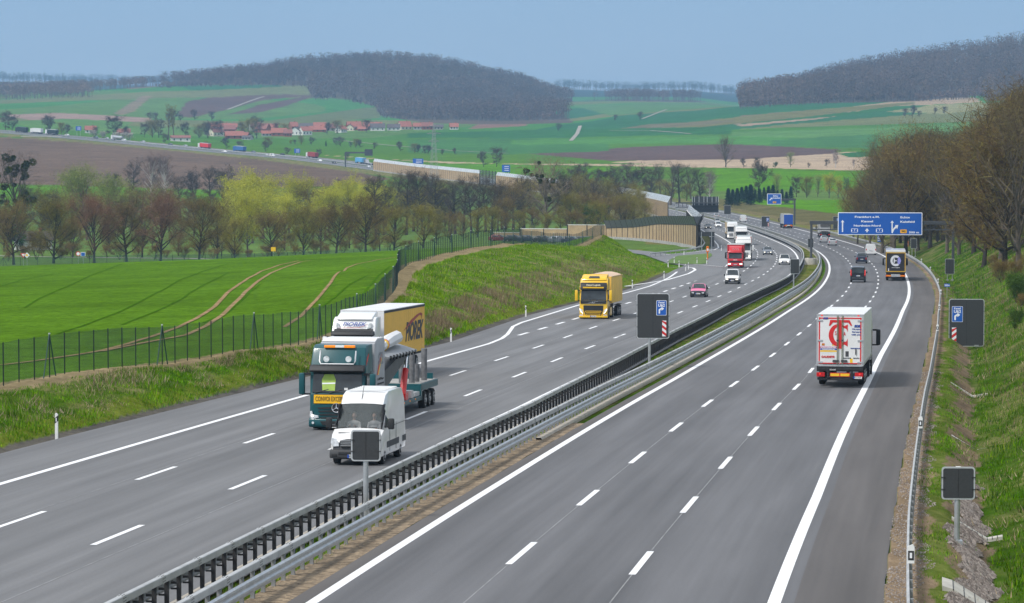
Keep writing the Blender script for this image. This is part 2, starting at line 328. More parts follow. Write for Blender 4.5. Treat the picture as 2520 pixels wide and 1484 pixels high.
def build_ground():
    us=np.concatenate([np.linspace(-6000,-620,14,endpoint=False),np.arange(-620,3141,7.5),np.linspace(3200,8500,14)])
    ys=np.concatenate([np.arange(-40,50,6.),50*np.exp(np.arange(0,math.log(12000/50),.0062)),[12500,16000]])
    U,Yg=np.meshgrid(us,ys); Xg=(U-1260)/F*np.maximum(Yg,60); Z=terrain(Xg,Yg)
    # gentle unevenness away from the roads
    o,Yn=roff(Xg,np.clip(Yg,-50,2900)); dist=np.maximum(np.maximum(oPL(Yn)-o,o-oPR(Yn)),0)
    V=np.stack([Xg,Yg,Z],-1).reshape(-1,3); nr,nc=U.shape; idx=np.arange(nr*nc).reshape(nr,nc)
    Q=np.stack([idx[:-1,:-1],idx[:-1,1:],idx[1:,1:],idx[1:,:-1]],-1).reshape(-1,4)
    X,Y,Zf=V.T; d=Y*CP-(Zf-ZC)*SP; px=1260+F*X/np.maximum(d,1); py=742-F*((Y*SP+(Zf-ZC)*CP)/np.maximum(d,1))
    col=np.tile(np.array(GREEN),(len(X),1)).astype(float); dry=np.zeros(len(X)); 
    def put(m,c): col[m]=c
    w=sm(1900,3600,Y)[:,None]; col=np.array(GREEN)*(1-w)+np.array(GFAR)*w
    mid=(Y>620)&(Y<1700); col[mid]=MEAD
    # patchwork on the far slopes
    band=(Y>2800)&(Y<6400); t=np.sin(X*.0055+Y*.0022+2*np.sin(Y*.0011))+.5*np.sin(X*.011-Y*.004)
    col[band&(t>.35)]=(.035,.13,.05); col[band&(t<-.6)]=(.10,.19,.05); t2=np.sin(X*.0031-Y*.0046+1.5*np.sin(X*.002)); col[band&(t2>.72)]=(.15,.17,.07)
    for poly,a,b,c in FIELDS: put(inpoly(px,py,poly)&(Y>a)&(Y<b),c)
    put(Y>7000,(.04,.07,.06)); FW=(.105,.082,.062)
    for poly in WOODS: put(inpoly(px,py,poly)&(Y>3400)&(Y<6400),FW)
    o=o.ravel(); Yn=Yn.ravel(); oL=oPL(Yn); oR=oPR(Yn); fx=FX(Y); toe=np.where(Y<470,ROADX(Y)+oL-1,TOE(Y))
    bank=(X<toe+.5)&(X>fx-.6)&(Y<640); tt=np.clip((toe-X)/np.maximum(toe-fx,1),0,1)
    put(bank,(.052,.12,.003)); put(bank&(Y>232),(.075,.165,.004)); dry[bank]=np.interp(tt,[0,.12,.2,.8,.9,1],[.15,.45,1.0,.65,.3,.35])[bank]  # near bank ground coloured darker to stand for shade between the blades
    dry[bank]*=np.where(Y<250,.8,1.)[bank]
    strip=bank&(X<fx+np.interp(Y,[0,150,300,500],[1.2,1.3,1.9,1.4])); put(strip,(.30,.235,.13)); dry[strip]=.25
    kerb=(o<oL)&(o>oL-1.15)&(Y<470); put(kerb,(.10,.095,.085)); dry[kerb]=.1
    kg=(o<=oL-1.15)&(o>oL-2.6)&(Y<470); put(kg,(.13,.17,.02)); dry[kg]=.12
    med=(o>-6)&(o<-1.)&(Y<2900); put(med,(.085,.12,.012)); dry[med]=.55
    q=o-oR; R=(q>0)&(Y<860); q=q+np.where(q>.6,.22*np.sin(Y*.35)+.14*np.sin(Y*1.3+X),0)
    put(R&(q<1.05),(.23,.17,.115)); dry[R&(q<1.05)]=.3
    put(R&(q>=1.05)&(q<1.9),(.08,.13,.015)); dry[R&(q>=1.05)&(q<1.9)]=.35
    put(R&(q>=1.9)&(q<2.9),(.17,.13,.09)); dry[R&(q>=1.9)&(q<2.9)]=.6
    put(R&(q>=2.9),(.040,.095,.005)); dry[R&(q>=2.9)]=np.interp(q,[2.9,6,14,20],[.35,.55,.9,1.])[R&(q>=2.9)]  # slope ground past the ditch also carries the shade under its grass as colour
    # embankment of the far motorway, dry grass
    eb=(Y>700)&(((o<oL)&(o>oL-16))|((o>oR)&(o<oR+9))); put(eb,(.13,.15,.04)); dry[eb]=.7
    put(inpoly(px,py,[(1700,478),(1850,500),(2090,530),(2090,580),(1950,560),(1780,525)])&(Y>900)&(Y<1500)&(q>4),(.12,.11,.045))
    C=np.ones((len(X),4)); C[:,:3]=col; Dc=np.ones((len(X),4)); Dc[:,0]=dry; Dc[:,1]=np.where(Y<620,1,0)*np.where(X<fx-.6,1,0)
    m,nt,b=base_mat('turf_and_fields'); L=nt.links
    ca=nd(nt,'ShaderNodeVertexColor',layer_name='col'); da=nd(nt,'ShaderNodeVertexColor',layer_name='dry'); sp=nd(nt,'ShaderNodeSeparateColor'); L.new(da.outputs['Color'],sp.inputs[0])
    g=nd(nt,'ShaderNodeNewGeometry')
    def noise(s,det=6,st=(1,1,1),rough=.6):
        mp=nd(nt,'ShaderNodeMapping'); mp.inputs['Scale'].default_value=st; L.new(g.outputs['Position'],mp.inputs[0]); n=nd(nt,'ShaderNodeTexNoise'); n.inputs['Scale'].default_value=s; n.inputs['Detail'].default_value=det; n.inputs['Roughness'].default_value=rough; L.new(mp.outputs[0],n.inputs['Vector']); return n.outputs['Fac']
    fine=noise(1.6,8,(1,.5,1),.7); big=noise(.05,4); mid_=noise(.35,6,(1,.45,1)); huge=noise(.006,5)
    def rng(f,a,b_,c,d_):
        r=nd(nt,'ShaderNodeMapRange'); r.inputs[1].default_value=a; r.inputs[2].default_value=b_; r.inputs[3].default_value=c; r.inputs[4].default_value=d_; L.new(f,r.inputs[0]); return r.outputs[0]
    def mul(a,b_):
        r=nd(nt,'ShaderNodeMath',operation='MULTIPLY'); 
        for k,v in enumerate((a,b_)):
            if isinstance(v,(int,float)): r.inputs[k].default_value=v
            else: L.new(v,r.inputs[k])
        return r.outputs[0]
    v=mul(mul(rng(fine,.28,.72,.62,1.36),rng(mid_,.3,.7,.86,1.13)),mul(rng(big,.3,.7,.80,1.2),rng(huge,.3,.7,.88,1.1)))
    vs=nd(nt,'ShaderNodeVectorMath',operation='SCALE'); L.new(ca.outputs['Color'],vs.inputs[0]); L.new(v,vs.inputs['Scale'])
    dm=mul(rng(mid_,.40,.66,0,1),rng(fine,.32,.6,.25,1.1)); dm=mul(dm,sp.outputs[0]); dm=mul(dm,1.15)
    cl=nd(nt,'ShaderNodeClamp'); L.new(dm,cl.inputs[0])
    mx=nd(nt,'ShaderNodeMixRGB'); L.new(cl.outputs[0],mx.inputs[0]); L.new(vs.outputs[0],mx.inputs[1]); mx.inputs[2].default_value=(.27,.205,.115,1); L.new(mx.outputs[0],b.inputs['Base Color'])
    b.inputs['Roughness'].default_value=1; b.inputs['Specular IOR Level'].default_value=0
    bp=nd(nt,'ShaderNodeBump'); bp.inputs['Strength'].default_value=.9; bp.inputs['Distance'].default_value=.25; L.new(fine,bp.inputs['Height']); L.new(bp.outputs[0],b.inputs['Normal'])
    ob=fastmesh('ground',V,Q,m,smooth=True,cols={'col':C,'dry':Dc}); tag(ob,kind='structure'); return ob
GROUND=build_ground()
# ------------------------------------------------------------------ pavement, markings
def asphalt(name,c,seed):
    m,nt,b=base_mat(name); L=nt.links; uv=nd(nt,'ShaderNodeUVMap'); 
    def noise(sx_,sy_,s,det=6,rough=.6):
        mp=nd(nt,'ShaderNodeMapping'); mp.inputs['Scale'].default_value=(sx_,sy_,1); mp.inputs['Location'].default_value=(seed,seed*.7,0); L.new(uv.outputs[0],mp.inputs[0]); n=nd(nt,'ShaderNodeTexNoise'); n.inputs['Scale'].default_value=s; n.inputs['Detail'].default_value=det; n.inputs['Roughness'].default_value=rough; L.new(mp.outputs[0],n.inputs['Vector']); return n.outputs['Fac']
    def rng(f,a,b_,c_,d_):
        r=nd(nt,'ShaderNodeMapRange'); r.inputs[1].default_value=a; r.inputs[2].default_value=b_; r.inputs[3].default_value=c_; r.inputs[4].default_value=d_; L.new(f,r.inputs[0]); return r.outputs[0]
    a=noise(1,.012,1.0,3); d=noise(1,1,9,8,.8); e=noise(.5,.05,.6,4); w=noise(.6,.02,2.6,2)
    f=rng(a,.3,.7,.78,1.16)
    for o in (rng(d,.25,.75,.86,1.14),rng(e,.3,.7,.85,1.12),rng(w,.3,.7,.95,1.05)):
        q=nd(nt,'ShaderNodeMath',operation='MULTIPLY'); L.new(f,q.inputs[0]); L.new(o,q.inputs[1]); f=q.outputs[0]
    vs=nd(nt,'ShaderNodeVectorMath',operation='SCALE'); vs.inputs[0].default_value=c; L.new(f,vs.inputs['Scale']); L.new(vs.outputs[0],b.inputs['Base Color'])
    b.inputs['Roughness'].default_value=.82; b.inputs['Specular IOR Level'].default_value=.3
    bp=nd(nt,'ShaderNodeBump'); bp.inputs['Strength'].default_value=.25; bp.inputs['Distance'].default_value=.01; L.new(d,bp.inputs['Height']); L.new(bp.outputs[0],b.inputs['Normal']); return m
def strip(name,oa,ob,y0,y1,dz,m,step=None,parent=None,cols=5,wav=0):
    n=max(2,int((y1-y0)/(step or 4)))+1; Y=np.linspace(y0,y1,n); V=[];UV=[]
    fa=oa if callable(oa) else (lambda y:0*y+oa); fb=ob if callable(ob) else (lambda y:0*y+ob)
    A=fa(Y); B=fb(Y)
    if wav: B=B+wav*(np.sin(Y*.9)+np.sin(Y*2.3+1)+np.sin(Y*.23))*.5
    for k in range(cols):
        t=k/(cols-1); o=A*(1-t)+B*t; P=rp(Y,o,dz); V.append(P); UV.append(np.stack([o,Y],-1))
    V=np.stack(V,1); UVa=np.stack(UV,1).reshape(-1,2); idx=np.arange(n*cols).reshape(n,cols)
    Q=np.stack([idx[:-1,:-1],idx[:-1,1:],idx[1:,1:],idx[1:,:-1]],-1).reshape(-1,4)
    ob_=fastmesh(name,V.reshape(-1,3),Q,m,parent=parent); me=ob_.data; uvl=me.uv_layers.new(name='UVMap'); uvl.data.foreach_set('uv',UVa[Q.ravel()].astype(np.float32).ravel()); return ob_
M_aspL=asphalt('grey_asphalt',(.160,.160,.163),1.3); M_aspR=asphalt('slate_asphalt',(.128,.128,.134),7.9); M_aspS=asphalt('worn_shoulder_asphalt',(.108,.100,.096),4.1)
M_white=mat('white_road_paint',(.80,.80,.80),.6,var=.05,scale=3)
tag(strip('carriageway',oPL,lambda y:oBL(y)+.25,20,2960,.0,M_aspL,step=3,cols=7,wav=0),kind='structure')
tag(strip('carriageway',lambda y:0*y-.62,oPR,20,2960,.0,M_aspR,step=3,cols=7,wav=.05),kind='structure')
tag(strip('shoulder',lambda y:0*y-.62,lambda y:0*y-.1,20,1200,.004,M_aspS,step=3,cols=3),kind='structure')
tag(strip('shoulder',lambda y:oRR(y)+.5,lambda y:oPR(y)-.02,20,1200,.004,M_aspS,step=3,cols=3,wav=.05),kind='structure')
def line(oc,w,y0,y1,dz=.008): 
    f=oc if callable(oc) else (lambda y:0*y+oc)
    return tag(strip('lane_marking',lambda y:f(y)-w/2,lambda y:f(y)+w/2,y0,y1,dz,M_white,step=2,cols=2),kind='structure')
line(0.,.30,20,2900); line(oRR,.34,20,1500); line(oLin,.30,20,2900); line(oLL,.30,20,470); line(lambda y:oA(y),.30,437,560); line(lambda y:oA(y),.3,640,2900); line(oRR,.6,1500,2900)
def dashes(oc,ys,ln,w):
    V=[];Q=[]; f=oc if callable(oc) else (lambda y:0*y+oc)
    for y in ys:
        for k in range(3):
            yy=y-ln/2+ln*k/2; a=rp(yy,float(f(yy))-w/2,.008); b=rp(yy,float(f(yy))+w/2,.008); V+= [a,b]
        i=len(V)-6; Q+=[(i,i+1,i+3,i+2),(i+2,i+3,i+5,i+4)]
    return tag(fastmesh('lane_marking',np.array(V),Q,M_white),kind='structure')
ar=lambda a,b,s:list(np.arange(a,b,s))
dashes(oR1,ar(40.3,1500,18),6,.2); dashes(oR2,ar(38.3,1500,18),6,.2)
dashes(oL1,ar(46.5,418,18.25)+ar(428,1500,16.2),6,.2); dashes(oL2,ar(41,250,18.8)+ar(250,400,18.2)+ar(412,1500,15.5),6,.2)
dashes(oA,ar(251,436,11.6),5.4,.3)
M_joint=mat('sealed_joint',(.24,.24,.24),.7,var=.3,scale=1)
for oc in (lambda y:oR1(y)-.0,lambda y:oR2(y)+.0,lambda y:oL1(y)-.35,lambda y:oL2(y)+1.2): tag(strip('lane_joint',lambda y,f=oc:f(y)-.018,lambda y,f=oc:f(y)+.018,30,420,.005,M_joint,step=3,cols=2),kind='structure')
# ------------------------------------------------------------------ roadside furniture
M_zinc=mat('galvanised_steel',(.47,.49,.51),.42,.55,var=.14,scale=3); M_zinc2=mat('weathered_galvanised_rail',(.44,.445,.44),.55,.3,var=.16,scale=1.2)
M_dkpost=mat('dark_post_steel',(.035,.035,.037),.75,.2,var=.3,scale=4); M_midpost=mat('dull_steel_post',(.30,.31,.32),.6,.4,var=.25,scale=4)  # near-black barrier posts: their shade is part of the colour
M_conc=mat('pale_concrete',(.46,.44,.39),.9,var=.16,scale=2,bump=.2); M_white_pl=mat('white_plastic',(.80,.80,.79),.45,var=.05); M_blk=mat('black_plastic',(.02,.02,.022),.5,var=.2)
M_sgrey=mat('dark_grey_sign_sheet',(.040,.043,.046),.55,var=.12,scale=20); M_salu=mat('sign_edge_aluminium',(.62,.64,.66),.4,.4,var=.05); M_blue=mat('motorway_blue_sheet',(.010,.105,.46),.45,var=.04); M_wtxt=mat('white_reflective_sheet',(.85,.87,.9),.5,var=.02)
M_red=mat('red_reflective_sheet',(.62,.02,.02),.45,var=.04); M_yel=mat('yellow_route_sheet',(.85,.42,.01),.45,var=.03); M_gan=mat('dark_gantry_steel',(.085,.09,.10),.55,.4,var=.15); M_or=mat('orange_phone_casing',(.85,.20,.01),.45,var=.05)
M_fgreen=mat('green_coated_post',(.012,.06,.045),.5,var=.2); M_fdark=mat('dark_green_fence_post',(.006,.018,.016),.6,var=.2)
def s_of(Y,z): return F/(Y*CP-(z-ZC)*SP)
def pxy(P):
    X,Y,Z=P; d=Y*CP-(Z-ZC)*SP; return 1260+F*X/d,742-F*((Y*SP+(Z-ZC)*CP)/d)
def solveY(x,o,a,b):                          # distance at which the line of offset o crosses bearing x
    f=lambda Y: pxy(rp(Y,float(o(Y)) if callable(o) else o))[0]-x
    ys=np.linspace(a,b,400); v=np.array([f(y) for y in ys]); k=np.argmin(abs(v)); return float(ys[k])
def sweep(name,prof,oc,y0,y1,dz,m,parent,step=4,closed=True,smooth=False,xs=None):
    n=int((y1-y0)/step)+1; Y=np.linspace(y0,y1,n); k=len(prof); V=np.zeros((n,k,3))
    for j,(o,z) in enumerate(prof): V[:,j]=rp(Y,oc(Y)+o,dz+z)
    idx=np.arange(n*k).reshape(n,k); Q=[]
    for j in range(k if closed else k-1): Q.append(np.stack([idx[:-1,j],idx[:-1,(j+1)%k],idx[1:,(j+1)%k],idx[1:,j]],-1))
    return fastmesh(name,V.reshape(-1,3),np.concatenate(Q),m,parent=parent,smooth=smooth)
def posts(name,pos,prof,parent,m,near=100,rot=None):
    # pos: list of (point, heading); prof: function building one post in local space
    me=None
    for i,(p,h) in enumerate(pos[:near]):
        if me is None: mb=MB(); prof(mb); ob=mb.build(name,m,parent); me=ob.data
        else: ob=link(bpy.data.objects.new(name,me),parent)
        ob.location=p; ob.rotation_euler=(0,0,h)
    rest=pos[near:]
    if rest:
        v0=np.array([v.co[:] for v in me.vertices]); fs=[tuple(f.vertices) for f in me.polygons]; V=[];Fc=[]
        for p,h in rest:
            c,s=math.cos(h),math.sin(h); b=len(V)*1; R=np.array([[c,s,0],[-s,c,0],[0,0,1]]); V.append(v0@R+np.array(p))
        V=np.concatenate(V); nv=len(v0); Fc=[tuple(a+nv*i for a in f) for i in range(len(rest)) for f in fs]
        ob=meshobj(name,V,Fc,m,parent); ob['kind']='stuff'
WB=[(0,.31),(.0,.36),(.055,.40),(.055,.46),(.01,.50),(.01,.55),(.055,.59),(.055,.65),(0,.69),(-.012,.69),(.04,.645),(.04,.595),(-.005,.555),(-.005,.495),(.04,.455),(.04,.405),(-.015,.365),(-.015,.31)]
def barrier(label,oc,side,y0,y1,pm,y_near=66):
    root=empty('crash_barrier',tuple(rp(y_near,float(oc(y_near)))));  tag(root,label,'crash barrier','steel barriers in the median'); loc=Vector(root.location)
    def shift(o): o.matrix_parent_inverse=Matrix.Translation(-loc); return o
    shift(sweep('box_beam',[(-.075,.74),(-.075,.90),(-.06,.915),(.06,.915),(.075,.90),(.075,.74)],oc,y0,y1,0,M_zinc2,root))
    shift(sweep('guard_rail',[(side*(.22+a),b-.03+(0 if side>0 else .10)) for a,b in WB],oc,y0,y1,0,M_zinc if side>0 else M_midpost,root,smooth=False))  # left rail takes a darker steel to imitate its shaded back side
    P=[]; y=y0+.5
    while y<min(y1,1000):
        tx,ty=rdir(y); P.append((tuple(rp(y,float(oc(y)))-np.array(loc)),-math.atan2(float(tx),float(ty)))); y+=1.33
    def pf(mb): mb.box(-.05,.05,-.055,.055,-.15,.735); mb.box(min(0,side*.2),max(0,side*.2),-.03,.03,.50,.56); mb.box(min(0,side*.2),max(0,side*.2),-.03,.03,.36,.40)
    posts('post',P,pf,root,pm)
    # sleeve joints with bolt heads on the beam
    J=[]; y=y0+1.2
    while y<260:
        tx,ty=rdir(y); J.append((tuple(rp(y,float(oc(y)))-np.array(loc)),-math.atan2(float(tx),float(ty)))); y+=4
    def jf(mb):
        mb.box(-.080,.080,-.17,.17,.735,.920)
        for bx in (-.04,.04):
            for by in (-.12,-.05,.05,.12): mb.cyl((bx,by,.923),.012,.012,mi=1,n=6)
        for bz in (.79,.86):
            for by in (-.12,-.05,.05,.12): mb.cyl((.082,by,bz),.012,.01,axis='x',mi=1,n=6)
    posts('beam_joint',J,jf,root,[M_zinc2,M_blk]); return root
barrier('pale box-beam median barrier on closely spaced dark posts, beside the oncoming carriageway',oBL,-1,66,2400,M_dkpost)
barrier('galvanised median barrier with double rail facing the right-hand carriageway',oBR,1,66,2400,M_midpost)
# drain kerbs
M_kerb=mat('pale_kerb_stone',(.42,.38,.32),.9,var=.15,scale=2)
tag(sweep('kerb',[(-.32,-.1),(-.32,.10),(-.10,.10),(-.06,.02),(-.06,-.1)],lambda Y:-1.1+0*Y,139,1100,0,M_kerb,None),kind='structure')
tag(sweep('kerb',[(-.1,-.1),(-.1,.07),(.06,.08),(.06,-.1)],lambda Y:-.9+oBL(Y)*0-2.4+0*Y,60,190,0,M_kerb,None),kind='structure')
# gravel strip in the median right of the barrier
def gravel_mat(name,c,c2,sc_=7):
    m,nt,b=base_mat(name); L=nt.links; g=nd(nt,'ShaderNodeNewGeometry'); v=nd(nt,'ShaderNodeTexVoronoi'); v.inputs['Scale'].default_value=sc_; L.new(g.outputs['Position'],v.inputs['Vector'])
    r=nd(nt,'ShaderNodeValToRGB'); r.color_ramp.elements[0].color=(*c,1); r.color_ramp.elements[1].color=(*c2,1); sp=nd(nt,'ShaderNodeSeparateColor'); L.new(v.outputs['Color'],sp.inputs[0]); L.new(sp.outputs[0],r.inputs[0])
    n=nd(nt,'ShaderNodeTexNoise'); n.inputs['Scale'].default_value=.9; n.inputs['Detail'].default_value=5; L.new(g.outputs['Position'],n.inputs['Vector']); mr=nd(nt,'ShaderNodeMapRange'); mr.inputs[1].default_value=.3; mr.inputs[2].default_value=.7; mr.inputs[3].default_value=.65; mr.inputs[4].default_value=1.25; L.new(n.outputs['Fac'],mr.inputs[0])
    vs=nd(nt,'ShaderNodeVectorMath',operation='SCALE'); L.new(r.outputs[0],vs.inputs[0]); L.new(mr.outputs[0],vs.inputs['Scale']); L.new(vs.outputs[0],b.inputs['Base Color']); b.inputs['Roughness'].default_value=.95
    bp=nd(nt,'ShaderNodeBump'); bp.inputs['Strength'].default_value=.8; bp.inputs['Distance'].default_value=.05; L.new(v.outputs['Distance'],bp.inputs['Height']); L.new(bp.outputs[0],b.inputs['Normal']); return m
M_grav=gravel_mat('brown_grit_verge',(.13,.095,.06),(.33,.25,.16)); M_grav2=gravel_mat('dark_chippings',(.05,.05,.05),(.16,.15,.14),12)
tag(strip('gravel_verge',lambda y:0*y-1.75,lambda y:-.62+0*y,20,150,.006,M_grav,step=2,cols=4,wav=.03),kind='structure')
tag(strip('gravel_verge',lambda y:0*y-3.35,lambda y:0*y-2.9,20,150,-.03,M_grav2,step=2,cols=3),kind='structure')
# nearside guardrail on the right
oGR=lambda Y: oPR(Y)+.62+np.interp(Y,[60,100],[.15,0])
gr_=empty('guardrail',tuple(rp(70,float(oGR(70))))); tag(gr_,'long single-rail galvanised guardrail along the right-hand shoulder','guardrail'); gl=Vector(gr_.location)
for nm,pr in (('rail',[(-(.06+a),b+.06) for a,b in WB]),):
    sweep(nm,pr,oGR,66,900,0,M_zinc2,gr_).matrix_parent_inverse=Matrix.Translation(-gl)
P=[]; y=67
while y<890:
    tx,ty=rdir(y); P.append((tuple(rp(y,float(oGR(y)))-np.array(gl)),-math.atan2(float(tx),float(ty)))); y+=2.0
posts('post',P,lambda mb: mb.box(-.04,.04,-.05,.05,-.2,.72),gr_,M_midpost)
def rail_marker(Y,label):
    p=rp(Y,float(oGR(Y)),0); r=empty('rail_marker',tuple(p+np.array([0,0,.74])),-float(np.arctan2(*rdir(Y)))); tag(r,label,'delineator','white markers on the right-hand guardrail')
    mb=MB(); mb.prism([(-.09,0),(.09,0),(.09,.42),(.05,.50),(-.09,.44)],-.03,.03,axis='y'); mb.build('marker_plate',M_white_pl,r)
    mb=MB(); mb.box(-.075,.075,-.04,-.031,.09,.33); mb.build('black_field',M_blk,r); mb=MB(); mb.box(-.03,.03,-.05,-.041,.14,.28); mb.build('reflector',M_wtxt,r)
for k,(yd,lab) in enumerate(((1365,'nearest and largest white marker with black field on the right-hand guardrail'),(1040,'white marker with black field on the guardrail beside the right-hand shoulder, second nearest'),(804,'white guardrail marker level with the large grey directional sign'),(755,'white guardrail marker just above the large grey directional sign'),(717,'white guardrail marker beside the small blue kilometre plate'),(690,'white guardrail marker below the middle blank grey sign on the slope'),(660,'white guardrail marker beyond the black lorry, at the bend'),(640,'small white guardrail marker near the top of the right-hand bend'),(622,'farthest white guardrail marker near the orange emergency phone'))):
    ys=np.linspace(75,800,1500); v=[abs(pxy(rp(y,float(oGR(y)),1.))[1]-yd) for y in ys[::6]]; rail_marker(float(ys[::6][int(np.argmin(v))]),lab)
# delineator posts
def delineator(x,y,label,Ywin=(60,900),h=1.12):
    P=hit(x,y,*Ywin); r=empty('delineator_post',P,-.12); tag(r,label,'delineator','black and white delineator posts')
    mb=MB(); mb.prism([(-.06,0),(.06,0),(.06,h-.03),(-.02,h+.03),(-.06,h)],-.05,.05,axis='y'); mb.build('post_body',M_white_pl,r)
    mb=MB(); mb.prism([(-.066,h*.62),(.066,h*.72),(.066,h*.93),(-.066,h*.83)],-.054,.054,axis='y'); mb.build('black_band',M_blk,r)
    mb=MB(); mb.box(-.02,.02,-.062,-.055,h*.70,h*.84); mb.build('reflector',M_wtxt,r)
for a in ((140,1082,'tall leaning white delineator post, nearest on the left verge'),(1110,845,'white delineator post on the verge behind the yellow curtain trailer'),(1294,783,'white delineator post on the verge left of the yellow tipper lorry'),(1556,712,'white delineator post on the verge right of the yellow tipper lorry'),(1634,688,'white delineator post where the grassy bank meets the slip road'),
 (1644,658,'delineator post at the slip road, leftmost of the cluster'),(1659,650,'delineator post on the grass island edge, second of the cluster from the left'),(1671,660,'delineator post in the slip-road nose, third of the cluster from the left'),(1687,669,'nearest delineator post in the slip-road nose'),(1694,665,'delineator post just right of the nearest one in the slip-road nose'),(1715,651,'delineator post in front of the grass island middle'),(1739,652,'delineator post below the orange phone on the island'),(1683,629,'delineator post beyond the island, in front of the curved noise wall'),(1775,619,'delineator post right of the arrow-shaped sign, by the slip road')):
    delineator(*a)
# signs
def rrect(w,h,r=.06,cx=0,cz=0,n=4):
    P=[]
    for (sx_,sz_,a0) in ((1,1,0),(-1,1,90),(-1,-1,180),(1,-1,270)):
        for k in range(n+1):
            a=math.radians(a0+90*k/n); P.append((cx+sx_*(w/2-r)+r*math.cos(a),cz+sz_*(h/2-r)+r*math.sin(a)))
    return P
def panel_sign(name,label,cat,loc,rz,w,h,zb,posts_x,pr=.06,base=None,clips=True,group=None,edge=True,zpost=None):
    r=empty(name,loc,rz); tag(r,label,cat,group); zc=zb+h/2
    mb=MB(); mb.prism(rrect(w,h,.05*min(w,h)+.02,0,zc),-.03,0,axis='y'); p=mb.build('panel',M_sgrey,r)
    if edge: mb=MB(); mb.prism(rrect(w+.09,h+.09,.05*min(w,h)+.05,0,zc),-.022,.012,axis='y'); mb.build('edge_trim',M_salu,p)
    mb=MB(); mb.box(-.012,.012,-.036,-.031,zb+.04,zb+h-.04); mb.build('centre_seam',M_dkpost,p)
    for px_ in posts_x:
        mb=MB(); mb.cyl((px_,.08,(zb+h)/2-.1+(0 if zpost is None else zpost/2)),pr,zb+h+.25-(0 if zpost is None else zpost),n=12); 
        mb.build('post',M_zinc,r)
        mb=MB(); mb.box(px_-.16,px_+.16,-.1,.26,(-.1 if zpost is None else zpost-.1),(.03 if zpost is None else zpost+.03)); mb.build('foot_plate',M_conc if base else M_zinc,r)
    if clips:
        mb=MB()
        for sx_ in (-1,1):
            for k in ((.25,.5,.75) if h>1.3 else (.3,.7)): mb.box(sx_*w/2-.06,sx_*w/2+.06,-.05,.05,zb+h*k-.012,zb+h*k+.012)
            mb.cyl((sx_*(w/2+.05),.0,zb+h*.45),.008,h*.9,n=5)
        mb.build('clip',M_dkpost,r)
        mb=MB(); mb.box(-.07,.07,0.0,.1,zb+h,zb+h+.05); mb.build('cap',M_white_pl,r)
    return r
def face_cam(P): return -math.atan2(P[0],P[1])*.8
def kassel(r,w,h,zb,side):
    # blue detour plate and red/white hatch
    cx=side*w*.27; pw=w*.30; ph=h*.325; cz=zb+h*.685
    mb=MB(); mb.prism(rrect(pw,ph,.04,cx,cz),-.045,-.032,axis='y'); a=mb.build('detour_plate',M_blue,r)
    mb=MB(); mb.prism(rrect(pw+.05,ph+.05,.05,cx,cz),-.040,-.031,axis='y'); mb.build('plate_border',M_wtxt,a)
    text('lettering','Kassel',pw*.26,M_wtxt,a,(cx,-.05,cz+ph*.38),bold=.004); text('lettering','U62',pw*.42,M_wtxt,a,(cx,-.05,cz+ph*.17),bold=.008)
    mb=MB(); t=pw*.075; x0=cx-pw*.22; z0=cz-ph*.40
    mb.box(x0-t,x0+t,-.052,-.046,z0,z0+ph*.22); mb.prism([(x0-t,z0+ph*.22),(x0+t,z0+ph*.22),(x0+t*2.6,z0+ph*.22+t*1.6),(x0+pw*.28,z0+ph*.22+t*1.6),(x0+pw*.28,z0+ph*.22+t*3.6),(x0+t*2,z0+ph*.22+t*3.6),(x0-t,z0+ph*.22+t*1.5)],-.052,-.046,axis='y')
    mb.prism([(x0+pw*.22,z0+ph*.22+t*5.4),(x0+pw*.5,z0+ph*.22+t*2.6),(x0+pw*.22,z0+ph*.22-t*.3),(x0+pw*.22,z0+ph*.22+t*1),(x0+pw*.30,z0+ph*.22+t*2.6),(x0+pw*.22,z0+ph*.22+t*4)],-.052,-.046,axis='y'); mb.build('arrow',M_wtxt,a)
    bw=w*.13; bx=side*w*.36; z1=zb+h*.035; z2=zb+h*.395
    mb=MB(); mb.box(bx-bw/2,bx+bw/2,-.045,-.032,z1,z2); b_=mb.build('hazard_board',M_wtxt,r); mb=MB(); hh=(z2-z1)
    for k in range(-1,4):
        a0=z1+hh*(k*.36); sl_=bw*.75; P=[(bx-bw/2,a0+sl_*(1 if side>0 else -0)*1),(bx+bw/2,a0+sl_*(0 if side>0 else 1)),(bx+bw/2,a0+hh*.18+sl_*(0 if side>0 else 1)),(bx-bw/2,a0+hh*.18+sl_*(1 if side>0 else 0))]
        P=[(x_,min(max(z_,z1),z2)) for x_,z_ in P]
        if max(p[1] for p in P)-min(p[1] for p in P)>.02: mb.plate([(x_,-.0462,z_) for x_,z_ in P],.004)
    mb.build('red_stripe',M_red,b_)
def place_panel(x,o,a,b,xl,xr,yt,yb,post,label,kas=0,group='blank dark grey roadside panels',name='roadside_sign',zoff=0):
    Y=solveY(x,o,a,b); P=rp(Y,float(o(Y)) if callable(o) else o); z=P[2]+zoff; P=(P[0],P[1],z); s=s_of(Y,z); yg=pxy(P)[1]
    w=(xr-xl)/s; h=(yb-yt)/s; zb=(yg-yb)/s; cx=((xl+xr)/2-pxy(P)[0])/s
    ps=[(p-(xl+xr)/2)/s for p in post]; P=(P[0]+cx,P[1],P[2])
    r=panel_sign(name,label,'road sign',P,-.04,w,h,zb,ps,pr=.085 if len(post)==1 else .05,group=group)
    if kas: kassel(r,w,h,zb,kas)
    return r
mid=lambda Y:(oBL(Y)+oBR(Y))/2
place_panel(900,mid,85,130,868,934,1060,1130,(900,),'blank square dark grey panel on a post, in front of the white van')
place_panel(1598,mid,150,260,1568,1645,723,831,(1598,),'dark grey median sign with blue Kassel U62 plate and red-white board on its right',1,'dark grey Kassel U62 signs')
